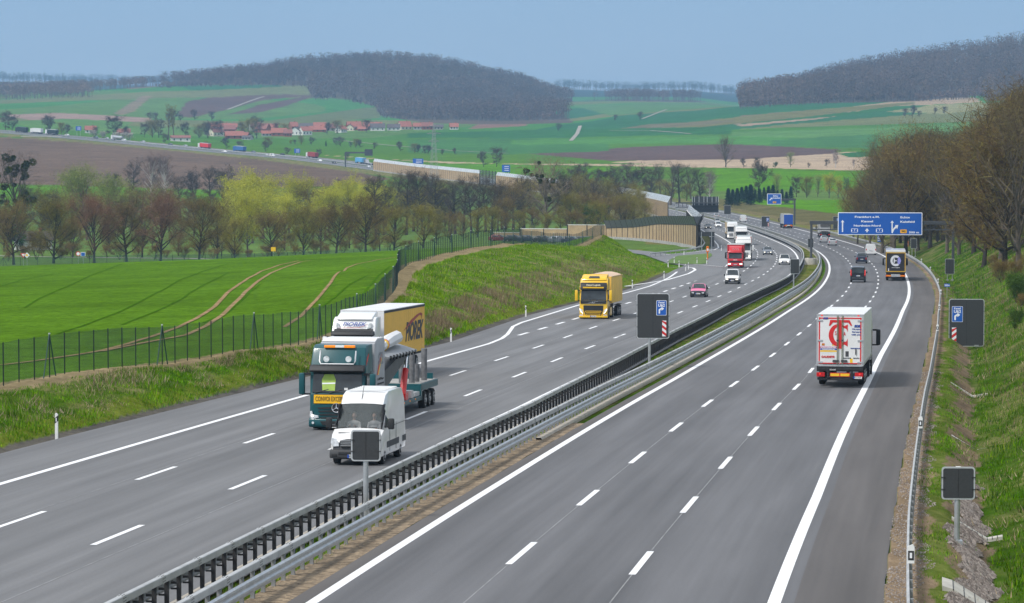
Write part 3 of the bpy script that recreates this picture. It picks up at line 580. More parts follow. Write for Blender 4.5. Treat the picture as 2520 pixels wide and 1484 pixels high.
place_panel(1953,mid,380,480,1945,1966,638,673,(1953,),'blank dark grey panel in the median where the barriers pinch at the bend')
place_panel(1994,mid,500,620,1988,2001,587,609,(1994,),'small blank dark grey panel just behind the left gantry leg')
place_panel(1883,mid,640,950,1874,1893,533,558,(1883,),'small dark grey median sign with tiny blue plate near the blue lorry',1,'dark grey Kassel U62 signs')
place_panel(1790,lambda Y:mid(Y),900,1150,1782,1798,506,527,(1790,),'farthest small blank dark grey panel in the median')
place_panel(2375,lambda Y:oPR(Y)+2.7,150,260,2336,2419,738,851,(2345,2402),'large dark grey sign with blue Kassel U62 plate, standing over the ditch on the right',-1,'dark grey Kassel U62 signs',zoff=-.6)
place_panel(2355,lambda Y:oPR(Y)+2.0,75,120,2320,2393,1155,1227,(2355,),'nearest blank dark square panel on a tall post above the stone ditch',zoff=-.15)
place_panel(2336,lambda Y:oPR(Y)+3.,330,480,2326,2347,638,674,(2331,2343),'blank dark grey panel on two legs on the grassy slope, below the gantry leg',zoff=-.3)
place_panel(2247,lambda Y:oPR(Y)+3.,450,700,2241,2255,588,611,(2244,2252),'small blank dark grey panel on the slope above the black lorry',zoff=-.3)
place_panel(2057,lambda Y:oPR(Y)+2.,650,900,2050,2064,533,563,(2057,),'small dark grey sign with blue plate half hidden by the big blue sign',1,'dark grey Kassel U62 signs')
# kilometre plate and countdown beacon
def small_plate(x,y,Yw,w,h,zb,label,cat,name,col,txt=None,beacon=False):
    P=hit(x,y,*Yw); r=empty(name,P,-.1); tag(r,label,cat); mb=MB(); mb.prism(rrect(w,h,.03,0,zb+h/2),-.03,0,axis='y'); p=mb.build('panel',col,r); mb=MB(); mb.cyl((0,.05,(zb+h)/2),.03,zb+h,n=8); mb.build('post',M_zinc,r)
    if txt: text('lettering',txt,h*.7,M_wtxt,p,(0,-.035,zb+h/2),bold=.008)
    if beacon:
        mb=MB()
        for k in range(3): z0=zb+.12*h+k*.24*h; mb.plate([(-w/2+.04,-.034,z0),(w/2-.04,-.034,z0+h*.14),(w/2-.04,-.034,z0+h*.24),(-w/2+.04,-.034,z0+h*.10)],.004)
        mb.build('stripe',M_wtxt,p)
small_plate(2330,734,(250,600),.62,.34,1.25,'small blue kilometre plate on a thin post beyond the guardrail','kilometre plate','kilometre_plate',M_blue,'222.6')
small_plate(2163,606,(500,900),.7,1.5,.9,'narrow blue countdown beacon with three white stripes below the big blue sign','countdown beacon','countdown_beacon',M_blue,beacon=True)
# emergency phones
def phone(x,y,Yw,label,h=2.4):
    P=hit(x,y,*Yw); r=empty('emergency_phone',P,0); tag(r,label,'emergency phone','orange roadside emergency phones')
    mb=MB(); mb.cyl((0,0,h*.3),.10,h*.6,n=10); mb.build('post',M_or,r); mb=MB(); mb.box(-.22,.22,-.2,.2,h*.58,h*.92,bev=.05); mb.prism([(-.24,h*.92),(.24,h*.92),(.16,h),(-.16,h)],-.22,.22,axis='y',bev=.02); c=mb.build('housing',M_or,r)
    mb=MB(); mb.box(-.12,.12,-.215,-.2,h*.68,h*.84); mb.build('mouthpiece_panel',M_wtxt,c); mb=MB(); mb.box(-.6,.6,-.5,.5,-.1,.08); mb.build('plinth',M_conc,r)
phone(1741,641,(400,800),'orange emergency phone on the slip-road island, left of the red lorry'); phone(2232,624,(400,900),'orange emergency phone behind the guardrail above the black lorry')
# big sign gantry over the right carriageway
YG=solveY(1999,lambda Y:oBR(Y)-1.35,440,560); PG=rp(YG,float(oBR(YG))-1.35); sG=s_of(YG,PG[2]); yg=pxy(PG)[1]; H=lambda y:(yg-y)/sG
tx,ty=rdir(YG); rg=-math.atan2(float(tx),float(ty))*.75; g=empty('sign_gantry',tuple(PG),rg); tag(g,'dark steel sign gantry spanning the right carriageway with a truss beam','gantry')
K=1/(sG*math.cos(rg)); LX=lambda x:(x-1999)*K; WG=LX(2345); corr=lambda lx:1+math.sin(-rg)*0
mb=MB(); mb.box(-.18,.18,-.18,.18,.9,H(546),bev=.02); mb.box(-.4,.4,-.4,.4,.85,1.0); mb.build('leg',M_gan,g); mb=MB(); mb.box(WG-.2,WG+.2,-.2,.2,.4,H(546)+.0,bev=.02); mb.build('leg',M_gan,g)
mb=MB(); mb.box(-.28,WG+.28,-.25,.25,H(552),H(545)+.1,bev=.02); mb.box(-.1,WG,-.12,.12,H(566),H(563)); 
for x_ in np.linspace(1.2,WG-1.2,12): mb.box(x_-.05,x_+.05,-.08,.08,H(563),H(552))
mb.build('truss_beam',M_gan,g); mb=MB(); mb.cyl((0,0,.35),1.05,1.1,n=20,bev=.08); mb.box(-1.05,1.05,-.6,.6,-.2,.8,bev=.08); mb.build('concrete_base',M_conc,g)
mb=MB(); mb.box(WG-.7,WG+.7,-.7,.7,-.6,.45,bev=.05); mb.build('concrete_base',M_conc,g)
def big_sign():
    x0,x1=LX(2063.5),LX(2269); z0,z1=H(577.5),H(522); w=x1-x0; h=z1-z0; cx=(x0+x1)/2; cz=(z0+z1)/2
    r=empty('direction_sign',g.matrix_basis@Vector((cx,-.5,z0)),rg); tag(r,'very wide blue overhead sign to Frankfurt, Kassel and Northeim-Nord with white arrows','road sign')
    mb=MB(); mb.prism(rrect(w,h,.12,0,h/2),-.04,.04,axis='y'); mb.build('border',M_wtxt,r); mb=MB(); mb.prism(rrect(w-.24,h-.24,.08,0,h/2),-.055,-.041,axis='y'); fc=mb.build('blue_face',M_blue,r)
    mb=MB()
    for x_ in np.linspace(-w/2+.6,w/2-.6,8): mb.box(x_-.06,x_+.06,.05,.25,.1,h-.1)
    mb.build('rear_bracket',M_gan,r)
    X=lambda f:-w/2+w*f; Zf=lambda f:h*(1-f); t=.0585
    for s_,fx_,fz,hh,ww in (('Frankfurt a.M.',.347,.205,.42,.295*w),('Kassel',.346,.40,.42,.14*w),('Northeim-Nord',.347,.59,.42,.318*w),('500 m',.903,.885,.42,.118*w)): text('lettering',s_,hh,M_wtxt,fc,(X(fx_),-.06,Zf(fz)),bold=.012,wmax=ww)
    text('lettering','Echte',.42,M_wtxt,fc,(X(.738),-.06,Zf(.22)),align='LEFT',bold=.012,wmax=.112*w); text('lettering','Kalefeld',.42,M_wtxt,fc,(X(.738),-.06,Zf(.415)),align='LEFT',bold=.012,wmax=.168*w)
    mb=MB()
    def arr(x_,zb_,zt,sw,hw):
        x_=X(x_); zb_=Zf(zb_); zt=Zf(zt); mb.box(x_-sw,x_+sw,-.066,-.057,zb_,zt-hw*.9); mb.prism([(x_-hw,zt-hw*1.3),(x_,zt),(x_+hw,zt-hw*1.3),(x_,zt-hw*.95)],-.067,-.056,axis='y')
    arr(.055,.87,.34,.10,.30); arr(.346,.88,.70,.09,.36); arr(.643,.91,.36,.09,.30)
    x_=X(.643); mb.prism([(x_,Zf(.92)),(x_+.09,Zf(.92)),(x_+.34,Zf(.76)),(x_+.72,Zf(.66)),(x_+.62,Zf(.58)),(x_+.2,Zf(.70)),(x_,Zf(.80))],-.072,-.062,axis='y'); mb.prism([(x_+.45,Zf(.56)),(x_+.98,Zf(.555)),(x_+.80,Zf(.745)),(x_+.66,Zf(.66))],-.072,-.062,axis='y'); mb.build('arrow',M_wtxt,fc)
    for fx_ in (.198,.493):
        mb=MB(); mb.prism(rrect(1.08,.62,.14,X(fx_),Zf(.80)),-.066,-.057,axis='y'); a=mb.build('route_shield',M_wtxt,fc); mb=MB(); mb.prism([(X(fx_)-.47,Zf(.80)+.25),(X(fx_)+.47,Zf(.80)+.25),(X(fx_)+.36,Zf(.80)),(X(fx_)+.47,Zf(.80)-.25),(X(fx_)-.47,Zf(.80)-.25),(X(fx_)-.36,Zf(.80))],-.074,-.067,axis='y'); mb.build('shield_field',M_blue,a); text('lettering','7',.4,M_wtxt,a,(X(fx_),-.076,Zf(.80)),bold=.015)
    mb=MB(); mb.prism(rrect(1.06,.6,.12,X(.778),Zf(.835)),-.066,-.057,axis='y'); a=mb.build('route_shield',M_yel,fc); text('lettering','445',.42,M_blk,a,(X(.778),-.069,Zf(.835)),bold=.01)
big_sign()
# second sign on a cantilever arm
YE=solveY(1955,lambda Y:oPR(Y)+1.5,780,1000); PE=rp(YE,float(oPR(YE))+1.5); sE=s_of(YE,PE[2]); ye=pxy(PE)[1]; HE=lambda y:(ye-y)/sE; XE=lambda x:(x-1955)/sE
g2=empty('sign_gantry',tuple(PE),0); tag(g2,'cantilever gantry arm holding the blue Echte sign from the right','gantry')
mb=MB(); mb.box(-.25,.25,-.25,.25,0,HE(489)); mb.build('leg',M_gan,g2); mb=MB(); mb.box(XE(1890),.4,-.2,.2,HE(493),HE(489)); mb.box(XE(1890),.1,-.1,.1,HE(503),HE(501)); 
for x_ in np.linspace(XE(1895),-.5,7): mb.box(x_-.06,x_+.06,-.1,.1,HE(501),HE(493))
mb.build('truss_beam',M_gan,g2)
r=empty('direction_sign',(PE[0]+XE(1904.5),PE[1]-.5,PE[2]+HE(503)),0); tag(r,'squarish blue overhead sign reading Echte Kalefeld, in front of the dark conifers','road sign'); w=35/sE; h=26.5/sE
mb=MB(); mb.prism(rrect(w,h,.15,0,h/2),-.04,.04,axis='y'); mb.build('border',M_wtxt,r); mb=MB(); mb.prism(rrect(w-.3,h-.3,.1,0,h/2),-.06,-.041,axis='y'); fc=mb.build('blue_face',M_blue,r)
text('lettering','Echte',.5,M_wtxt,fc,(-w*.08,-.065,h*.78),align='LEFT',bold=.02,wmax=w*.34); text('lettering','Kalefeld',.5,M_wtxt,fc,(-w*.08,-.065,h*.59),align='LEFT',bold=.02,wmax=w*.48)
mb=MB(); mb.plate([(-w*.36,-.062,h*.40),(-w*.30,-.062,h*.36),(-w*.16,-.062,h*.54),(-w*.22,-.062,h*.58)],.006); mb.plate([(-w*.27,-.062,h*.62),(-w*.13,-.062,h*.45),(-w*.12,-.062,h*.63)],.006); mb.build('arrow',M_wtxt,fc)
mb=MB(); mb.prism(rrect(w*.24,h*.17,.08,w*.02,h*.2),-.07,-.061,axis='y'); a=mb.build('route_shield',M_yel,fc); text('lettering','445',.36,M_blk,a,(w*.02,-.074,h*.2),bold=.01)
# gantry seen from behind over the oncoming carriageway
YB=1010.; PB=rp(YB,-18.5); sB=s_of(YB,PB[2]); yb_=pxy(PB)[1]; xb=pxy(PB)[0]; HB=lambda y:(yb_-y)/sB; XB=lambda x:(x-xb)/sB
g3=empty('sign_gantry',tuple(PB),0); tag(g3,'gantry seen from behind with pale lattice leg and dark framed panel','gantry')
mb=MB()
for sx_ in (-.3,.3): mb.box(sx_-.07,sx_+.07,-.1,.1,0,HB(498))
for k in range(14): z=HB(498)*k/14; mb.box(-.3,.3,-.05,.05,z,z+.1)
mb.build('leg',M_zinc,g3); mb=MB(); mb.box(-.3,XB(1768),-.2,.2,HB(501),HB(498)); mb.box(-.3,XB(1705),-.2,.2,HB(511),HB(509.5))
for x_ in np.linspace(.6,XB(1700),4): mb.box(x_-.08,x_+.08,-.1,.1,HB(511),HB(500))
mb.build('truss_beam',M_gan,g3); mb=MB(); mb.box(XB(1703),XB(1768),.3,.45,HB(523),HB(484)); pn=mb.build('panel_back',M_sgrey,g3); mb=MB()
for x_ in (1703.5,1709,1720,1732,1740,1752,1762,1767.5): mb.box(XB(x_)-.07,XB(x_)+.07,.1,.298,HB(505),HB(484))
mb.build('rear_stiffener',M_salu,pn); mb=MB(); mb.box(XB(1703),XB(1768),-.35,.25,HB(514),HB(512.6)); mb.box(XB(1703),XB(1768),-.35,.25,HB(507),HB(506)); 
for x_ in np.linspace(XB(1704),XB(1767),9): mb.box(x_-.04,x_+.04,-.35,-.27,HB(513),HB(506.5))
mb.build('catwalk',M_dkpost,g3)
# arrow-shaped direction sign seen from behind
P=hit(1738,622,520,800); s=s_of(P[1],P[2]); r=empty('direction_sign',P,0); tag(r,'arrow-shaped grey sign seen from behind on two thin posts by the slip road','road sign'); HA=lambda y:(622-y)/s; XA=lambda x:(x-1738)/s
mb=MB(); mb.prism([(XA(1717),HA(576)),(XA(1724),HA(570.5)),(XA(1758),HA(570.5)),(XA(1758),HA(581.5)),(XA(1724),HA(581.5))],-.03,.03,axis='y'); mb.build('arrow_panel',M_sgrey,r)
for x_ in (1726,1751): mb=MB(); mb.cyl((XA(x_),-.08,HA(571)/2),.06,HA(571),n=8); mb.build('post',M_zinc,r)
mb=MB(); mb.box(XA(1746.5),XA(1757.5),-.03,.03,HA(607),HA(583)); mb.build('lower_panel',M_sgrey,r)
# ------------------------------------------------------------------ green mesh fence on top of the bank
m,nt,b=base_mat('green_wire_mesh'); L=nt.links; g_=nd(nt,'ShaderNodeNewGeometry'); sp=nd(nt,'ShaderNodeSeparateXYZ'); L.new(g_.outputs['Position'],sp.inputs[0])
n=nd(nt,'ShaderNodeTexNoise'); n.inputs['Scale'].default_value=.8; L.new(g_.outputs['Position'],n.inputs['Vector']); mr=nd(nt,'ShaderNodeMapRange'); mr.inputs[3].default_value=.26; mr.inputs[4].default_value=.50; L.new(n.outputs['Fac'],mr.inputs[0]); L.new(mr.outputs[0],b.inputs['Alpha']); b.inputs['Base Color'].default_value=(.012,.07,.05,1); b.inputs['Roughness'].default_value=.6; M_mesh=m
def fence(label,pts,h,step,brace,group,name='mesh_fence',postr=.032,near=100):
    # pts: ground points along the run, dense
    P=np.array(pts); seg=np.linalg.norm(np.diff(P[:,:2],axis=0),axis=1); S=np.concatenate([[0],np.cumsum(seg)]); n=int(S[-1]/step); s=np.linspace(0,S[-1],n+1)
    Q=np.stack([np.interp(s,S,P[:,k]) for k in range(3)],-1); Q[:,2]=terrain(Q[:,0],Q[:,1])
    r=empty(name,tuple(Q[0]),0); tag(r,label,'fence',group); o0=Q[0]
    V=[];Fc=[]
    for i,q in enumerate(Q): V+=[tuple(q-o0+np.array([0,0,.03])),tuple(q-o0+np.array([0,0,h]))]
    Fc=[(2*i,2*i+2,2*i+3,2*i+1) for i in range(n)]; meshobj('mesh_panel',V,Fc,M_mesh,r)
    PP=[(tuple(q-o0),0.) for q in Q]; posts('post',PP,lambda mb: mb.cyl((0,0,h/2),postr,h+.06,n=6),r,M_fdark,near)
    for i in range(3,n,brace):
        d=(Q[min(i+1,n)]-Q[i]); d=d/np.linalg.norm(d[:2]); mb=MB(); q=Q[i]-o0
        for sg in (-1,1): mb.tube([tuple(q+np.array([0,0,h+.1])),tuple(q+sg*d*.85+np.array([0,0,-.05]))],.035,n=6)
        bo=mb.build('brace',M_fgreen,r); mb=MB(); mb.cyl(tuple(q+np.array([0,0,h+.12])),.05,.06,n=8); mb.build('cap',M_salu,bo)
    return r
ys=np.linspace(92,592,900); fence('dark green wire mesh fence running from the lower left up over the grassy bank',[(float(FX(y)),y,0) for y in ys],2.05,2.05,8,None)
def runpts(px_,Yk):
    xs=np.linspace(0,1,200); X=np.interp(xs,np.linspace(0,1,len(px_)),px_); Y=np.interp(xs,np.linspace(0,1,len(Yk)),Yk); return [(float((a-1260)/F*y),float(y),0.) for a,y in zip(X,Y)]
fence('low green fence running behind the crest of the green field in front of the trees',runpts([-120,300,620,980,1010],[628,622,612,600,596]),1.6,3.4,9,None,postr=.04)
# ------------------------------------------------------------------ noise barriers
def wood_mat(name,c):
    m,nt,b=base_mat(name); L=nt.links; g=nd(nt,'ShaderNodeNewGeometry'); sp=nd(nt,'ShaderNodeSeparateXYZ'); L.new(g.outputs['Position'],sp.inputs[0]); w=nd(nt,'ShaderNodeTexWave'); w.wave_type='BANDS'; w.bands_direction='Z'; w.inputs['Scale'].default_value=1.3; w.inputs['Distortion'].default_value=.3; L.new(g.outputs['Position'],w.inputs['Vector'])
    n=nd(nt,'ShaderNodeTexNoise'); n.inputs['Scale'].default_value=.7; n.inputs['Detail'].default_value=6; L.new(g.outputs['Position'],n.inputs['Vector']); a=nd(nt,'ShaderNodeMapRange'); a.inputs[3].default_value=.62; a.inputs[4].default_value=1.08; L.new(w.outputs['Fac'],a.inputs[0]); q=nd(nt,'ShaderNodeMapRange'); q.inputs[1].default_value=.3; q.inputs[2].default_value=.7; q.inputs[3].default_value=.82; q.inputs[4].default_value=1.12; L.new(n.outputs['Fac'],q.inputs[0]); mu=nd(nt,'ShaderNodeMath',operation='MULTIPLY'); L.new(a.outputs[0],mu.inputs[0]); L.new(q.outputs[0],mu.inputs[1])
    vs=nd(nt,'ShaderNodeVectorMath',operation='SCALE'); vs.inputs[0].default_value=c; L.new(mu.outputs[0],vs.inputs['Scale']); L.new(vs.outputs[0],b.inputs['Base Color']); b.inputs['Roughness'].default_value=.85; return m
M_wood=wood_mat('beige_timber_slats',(.52,.37,.215)); M_glassd=mat('dark_tinted_acrylic',(.10,.11,.12),.45,var=.15,scale=2,spec=.2); M_glassl=mat('pale_translucent_acrylic',(.52,.54,.56),.3,var=.12,scale=1); M_frame=mat('dark_wall_post',(.03,.028,.026),.6); M_cap=mat('white_wall_cap',(.72,.71,.68),.6,var=.08); M_ply=mat('stained_concrete_plinth',(.38,.37,.35),.9,var=.25,scale=1)
def noise_wall(label,pts,hs,gh,step,glass,lean=1,group=None,plinth=.6,panels=True,postm=None):
    P=np.array([(p[0],p[1]) for p in pts]); seg=np.linalg.norm(np.diff(P,axis=0),axis=1); S=np.concatenate([[0],np.cumsum(seg)]); n=max(1,int(S[-1]/step)); s=np.linspace(0,S[-1],n+1); X=np.interp(s,S,P[:,0]); Y=np.interp(s,S,P[:,1]); Hh=np.interp(s,S,hs); Zg=np.array([zroad(y) for y in np.interp(s,S,[p[2] for p in pts])])
    r=empty('noise_barrier',(X[0],Y[0],Zg[0]-.2),0); tag(r,label,'noise barrier',group); o0=np.array([X[0],Y[0],Zg[0]-.2]); Vt=[];Fw=[];Vg=[];Fg=[]; Vp=[]
    for k in range(n+1):
        t=np.array([X[min(k+1,n)]-X[max(k-1,0)],Y[min(k+1,n)]-Y[max(k-1,0)]]); t/=np.linalg.norm(t); nn=np.array([t[1],-t[0]]); 
        for (o_,z) in ((.08,-.8),(.08,Hh[k]),(-.08,Hh[k]),(-.08,-.8)): Vt.append((X[k]+nn[0]*o_-o0[0],Y[k]+nn[1]*o_-o0[1],Zg[k]+z-o0[2]))
        L_=lean*gh*.55
        for (o_,z) in ((.03,Hh[k]),(.03+L_,Hh[k]+gh),(-.03+L_,Hh[k]+gh),(-.03,Hh[k])): Vg.append((X[k]+nn[0]*o_-o0[0],Y[k]+nn[1]*o_-o0[1],Zg[k]+z-o0[2]))
        Vp.append((X[k]-o0[0],Y[k]-o0[1],Zg[k]-o0[2],math.atan2(t[1],t[0]),Hh[k],nn))
    def stripq(n_):
        Q=[]
        for k in range(n_):
            a=4*k; b_=4*(k+1); Q+=[(a,b_,b_+1,a+1),(a+1,b_+1,b_+2,a+2),(a+2,b_+2,b_+3,a+3)]
        Q+=[(0,1,2,3),(4*n_+3,4*n_+2,4*n_+1,4*n_)]; return Q
    meshobj('slat_panel',Vt,stripq(n),M_wood,r)
    if gh>0: meshobj('acrylic_top',Vg,stripq(n),glass,r)
    mb0=MB(); 
    pm=None
    for k,(x,y,z,a,hh,nn) in enumerate(Vp):
        mb=MB(); M=Matrix.Translation((x,y,z))@Matrix.Rotation(a,4,'Z'); mb.box(-.10,.10,-.16,.16,-.8,hh+.05,M=M)
        if gh>0: mb.tube([(x,y,z+hh),(x+nn[0]*lean*gh*.58,y+nn[1]*lean*gh*.58,z+hh+gh+.05)],.07,n=5)
        if k<100: mb.build('post',M_frame,r)
    mb0.bm.free(); V=[];Q=[]
    for k,(x,y,z,a,hh,nn) in enumerate(Vp):
        for (o_,zz) in ((.14,hh-.02),(.14,hh+.12),(-.14,hh+.12),(-.14,hh-.02)): V.append((x+nn[0]*o_,y+nn[1]*o_,z+zz))
    meshobj('coping',V,stripq(n),M_cap if gh==0 or glass is M_glassl else M_frame,r)
    V=[]
    for k,(x,y,z,a,hh,nn) in enumerate(Vp):
        for (o_,zz) in ((.2,-.9),(.2,plinth),(-.2,plinth),(-.2,-.9)): V.append((x+nn[0]*o_,y+nn[1]*o_,z+zz))
    meshobj('plinth',V,stripq(n),M_ply,r); return r
G=lambda x,Y:((x-1260)/F*Y,Y,Y)
noise_wall('curved beige timber noise wall with dark leaning acrylic top behind the grassy bank',[G(1493,772),G(1560,752),G(1620,722),G(1670,688),G(1705,655),G(1716,640),G(1722,665),G(1722,700)],[2.5,3.0,4.1,4.4,4.7,4.7,4.7,4.7],1.8,4.1,M_glassd,lean=.7)
noise_wall('short white-topped inner noise wall section leaning behind the curved wall',[G(1722,700),G(1712,790),G(1700,860),G(1690,930)],[4.4,4.4,4.6,5.],1.6,4.1,M_glassl,lean=1)
noise_wall('low beige wall with white coping behind the fence, left of the curved wall, tallest step',[G(1397,778),G(1493,774)],[3.2,3.2],0,4.5,M_glassl,group='stepped beige walls by the car park')
noise_wall('beige wall with white coping behind the fence, middle step',[G(1281,784),G(1396,779)],[2.2,2.2],0,4.5,M_glassl,group='stepped beige walls by the car park')
noise_wall('beige wall with white coping behind the fence, lowest and leftmost step',[G(1215,790),G(1280,785)],[1.2,1.2],0,4.5,M_glassl,group='stepped beige walls by the car park')
def offp(Y,o): p=rp(Y,o); return (float(p[0]),float(p[1]),Y)
noise_wall('tall beige noise wall with pale top ending at the gantry seen from behind',[offp(y,-19.5) for y in np.linspace(1040,1330,12)],[5.8]*12,1.9,5,M_glassl,lean=.9,group='long beige noise walls of the far motorway')
noise_wall('middle stretch of the long beige noise wall seen through the bare trees',[offp(y,-19.5) for y in np.linspace(1332,1712,16)],[5.6]*16,1.7,5,M_glassl,lean=.9,group='long beige noise walls of the far motorway')
noise_wall('far left stretch of the long beige noise wall where it starts at the blue sign',[offp(y,-19.5) for y in np.linspace(1752,2000,14)],[5.6]*14,1.7,5,M_glassl,lean=.9,group='long beige noise walls of the far motorway')
# bridge with louvred screen between two walls
M_louv=mat('dark_louvre_screen',(.06,.065,.075),.3,var=.2); pA=offp(1713,-19.5); pB=offp(1751,-19.5); r=empty('bridge_screen',(pA[0],pA[1],float(zroad(1713))),math.atan2(pB[1]-pA[1],pB[0]-pA[0])); tag(r,'dark louvred screen on a bridge between two stretches of the beige noise wall','screen'); Lb=math.hypot(pB[0]-pA[0],pB[1]-pA[1])
mb=MB()
for k in range(9): mb.box(0,Lb,-.1,.1,k*.85,k*.85+.45)
mb.build('louvre',M_louv,r); mb=MB()
for x_ in np.linspace(0,Lb,6): mb.box(x_-.12,x_+.12,-.2,.2,-1,7.8)
mb.build('post',M_frame,r); mb=MB(); mb.box(0,Lb,-.6,.4,-1.8,-.1); mb.box(2,6,-3,.3,-7,-1.8); mb.box(Lb-6,Lb-2,-3,.3,-7,-1.8); mb.build('bridge_deck',M_conc,r)
# slip road and grass island by the curved wall
def drape(name,pts,m,dz,Yw=(400,1200),n=26,zf=None):
    W_=[hit(p_[0],p_[1],*(Yw if len(p_)==2 else (p_[2],1200))) for p_ in pts]; P=np.array([(w[0],w[1]) for w in W_]); 
    bm_=bmesh.new(); vs=[bm_.verts.new((p[0],p[1],0)) for p in P]; f=bm_.faces.new(vs); bmesh.ops.triangulate(bm_,faces=[f])
    for _ in range(3): bmesh.ops.subdivide_edges(bm_,edges=bm_.edges[:],cuts=1,use_grid_fill=True)
    for v in bm_.verts: v.co.z=(float(terrain(np.array([v.co.x]),np.array([v.co.y]))[0]) if zf is None else zf(v.co.y))+dz
    me=bpy.data.meshes.new(name); bm_.to_mesh(me); bm_.free(); me.materials.append(m); return link(bpy.data.objects.new(name,me))
M_asp2=mat('slip_road_asphalt',(.165,.166,.17),.85,var=.1,scale=.8)
tag(drape('slip_road',[(1535,722),(1600,703),(1652,688),(1700,672),(1712,666),(1680,655),(1640,649),(1585,645,590),(1545,640,610),(1545,627,640),(1600,627,620),(1650,627),(1700,622),(1738,616),(1757,606),(1752,592),(1735,574),(1722,562),(1745,566),(1775,590),(1792,620),(1790,650),(1770,676),(1660,712),(1560,740)],M_asp2,.07,zf=lambda y:float(zroad(y))),kind='structure')
M_turf2=mat('island_turf',(.09,.16,.02),.95,var=.35,scale=.6,bump=.3)
tag(drape('grass_island',[(1642,651),(1648,642),(1668,632),(1750,626),(1752,632),(1738,641),(1742,650),(1725,653),(1680,652)],M_turf2,.13,zf=lambda y:float(zroad(y))),kind='structure')
def pline(pts,w,label=None,dz=.1,m=M_white,Yw=(400,1200),name='lane_marking',flat=True):
    W_=[q for q in (hit(x,y,*Yw) for x,y in pts) if q]; P=np.array(W_); seg=np.linalg.norm(np.diff(P[:,:2],axis=0),axis=1); S=np.concatenate([[0],np.cumsum(seg)]); s=np.linspace(0,S[-1],max(3,int(S[-1]/2))); X=np.interp(s,S,P[:,0]); Y=np.interp(s,S,P[:,1]); V=[];Q=[]
    for k in range(len(s)):
        t=np.array([X[min(k+1,len(s)-1)]-X[max(k-1,0)],Y[min(k+1,len(s)-1)]-Y[max(k-1,0)]]); t/=np.linalg.norm(t)+1e-9; nn=np.array([-t[1],t[0]])
        for sg in (-1,1):
            x,y=X[k]+nn[0]*w/2*sg,Y[k]+nn[1]*w/2*sg; z=zroad(y) if flat else terrain(np.array([x]),np.array([y]))[0]; V.append((x,y,float(z)+dz))
        if k: Q.append((2*k-2,2*k-1,2*k+1,2*k))
    return tag(fastmesh(name,np.array(V),Q,m),kind='structure')
pline([(1425,752),(1535,723),(1640,692),(1695,676),(1711,667),(1706,662),(1690,660),(1635,656)],.4); pline([(1632,650),(1700,652),(1779,659)],.3); pline([(1630,630),(1690,624),(1758,617),(1768,612),(1766,604),(1757,594),(1748,585),(1735,573),(1719,562)],.3)
# small guardrail on the slip road
W_=[hit(x,y,400,1200) for x,y in [(1600,634),(1650,628),(1700,622),(1728,615),(1734,606),(1728,595),(1715,582)]]
r=empty('guardrail',W_[0]); tag(r,'short curved guardrail around the foot of the curved noise wall','guardrail'); o0=np.array(W_[0]); mb=MB(); mb.tube([tuple(np.array(w)-o0+np.array([0,0,.7])) for w in W_],.14,n=6); mb.build('rail',M_zinc2,r)
P=[]; A=np.array(W_); 
for k in range(len(A)-1):
    for t in np.arange(0,1,.25): P.append((tuple(A[k]*(1-t)+A[k+1]*t-o0),0))
posts('post',P,lambda mb: mb.box(-.05,.05,-.05,.05,0,.7),r,M_midpost)
# ------------------------------------------------------------------ vehicles. local frame: front at y=0 facing -y, z up
def paint(name,c,var=.04): return mat(name,c,.28,0,var=var,scale=1.5,coat=.6)
P_white=paint('white_vehicle_paint',(.74,.74,.73)); P_teal=mat('dark_teal_paint',(.008,.075,.088),.38,0,var=.04,scale=1.5,coat=.15,spec=.3); P_yel=paint('yellow_cab_paint',(.83,.50,.012)); P_redp=paint('red_cab_paint',(.55,.012,.02)); P_black=paint('black_vehicle_paint',(.012,.013,.018)); P_silver=mat('silver_vehicle_paint',(.50,.51,.52),.3,.3,coat=.5,var=.04); P_grey=mat('slate_grey_vehicle_paint',(.16,.18,.21),.3,.3,coat=.5,var=.05); P_pink=paint('pink_wrap',(.72,.10,.26)); P_cream=paint('cream_paint',(.72,.66,.52)); P_blue=paint('blue_vehicle_paint',(.02,.13,.38)); P_navy=paint('midnight_blue_paint',(.012,.02,.05))
M_tyre=mat('tyre_rubber',(.018,.018,.019),.85,var=.2,scale=9); M_rim=mat('rim_silver',(.42,.43,.44),.4,.5,var=.1); M_rimd=mat('rim_dark',(.09,.09,.10),.5,.4)
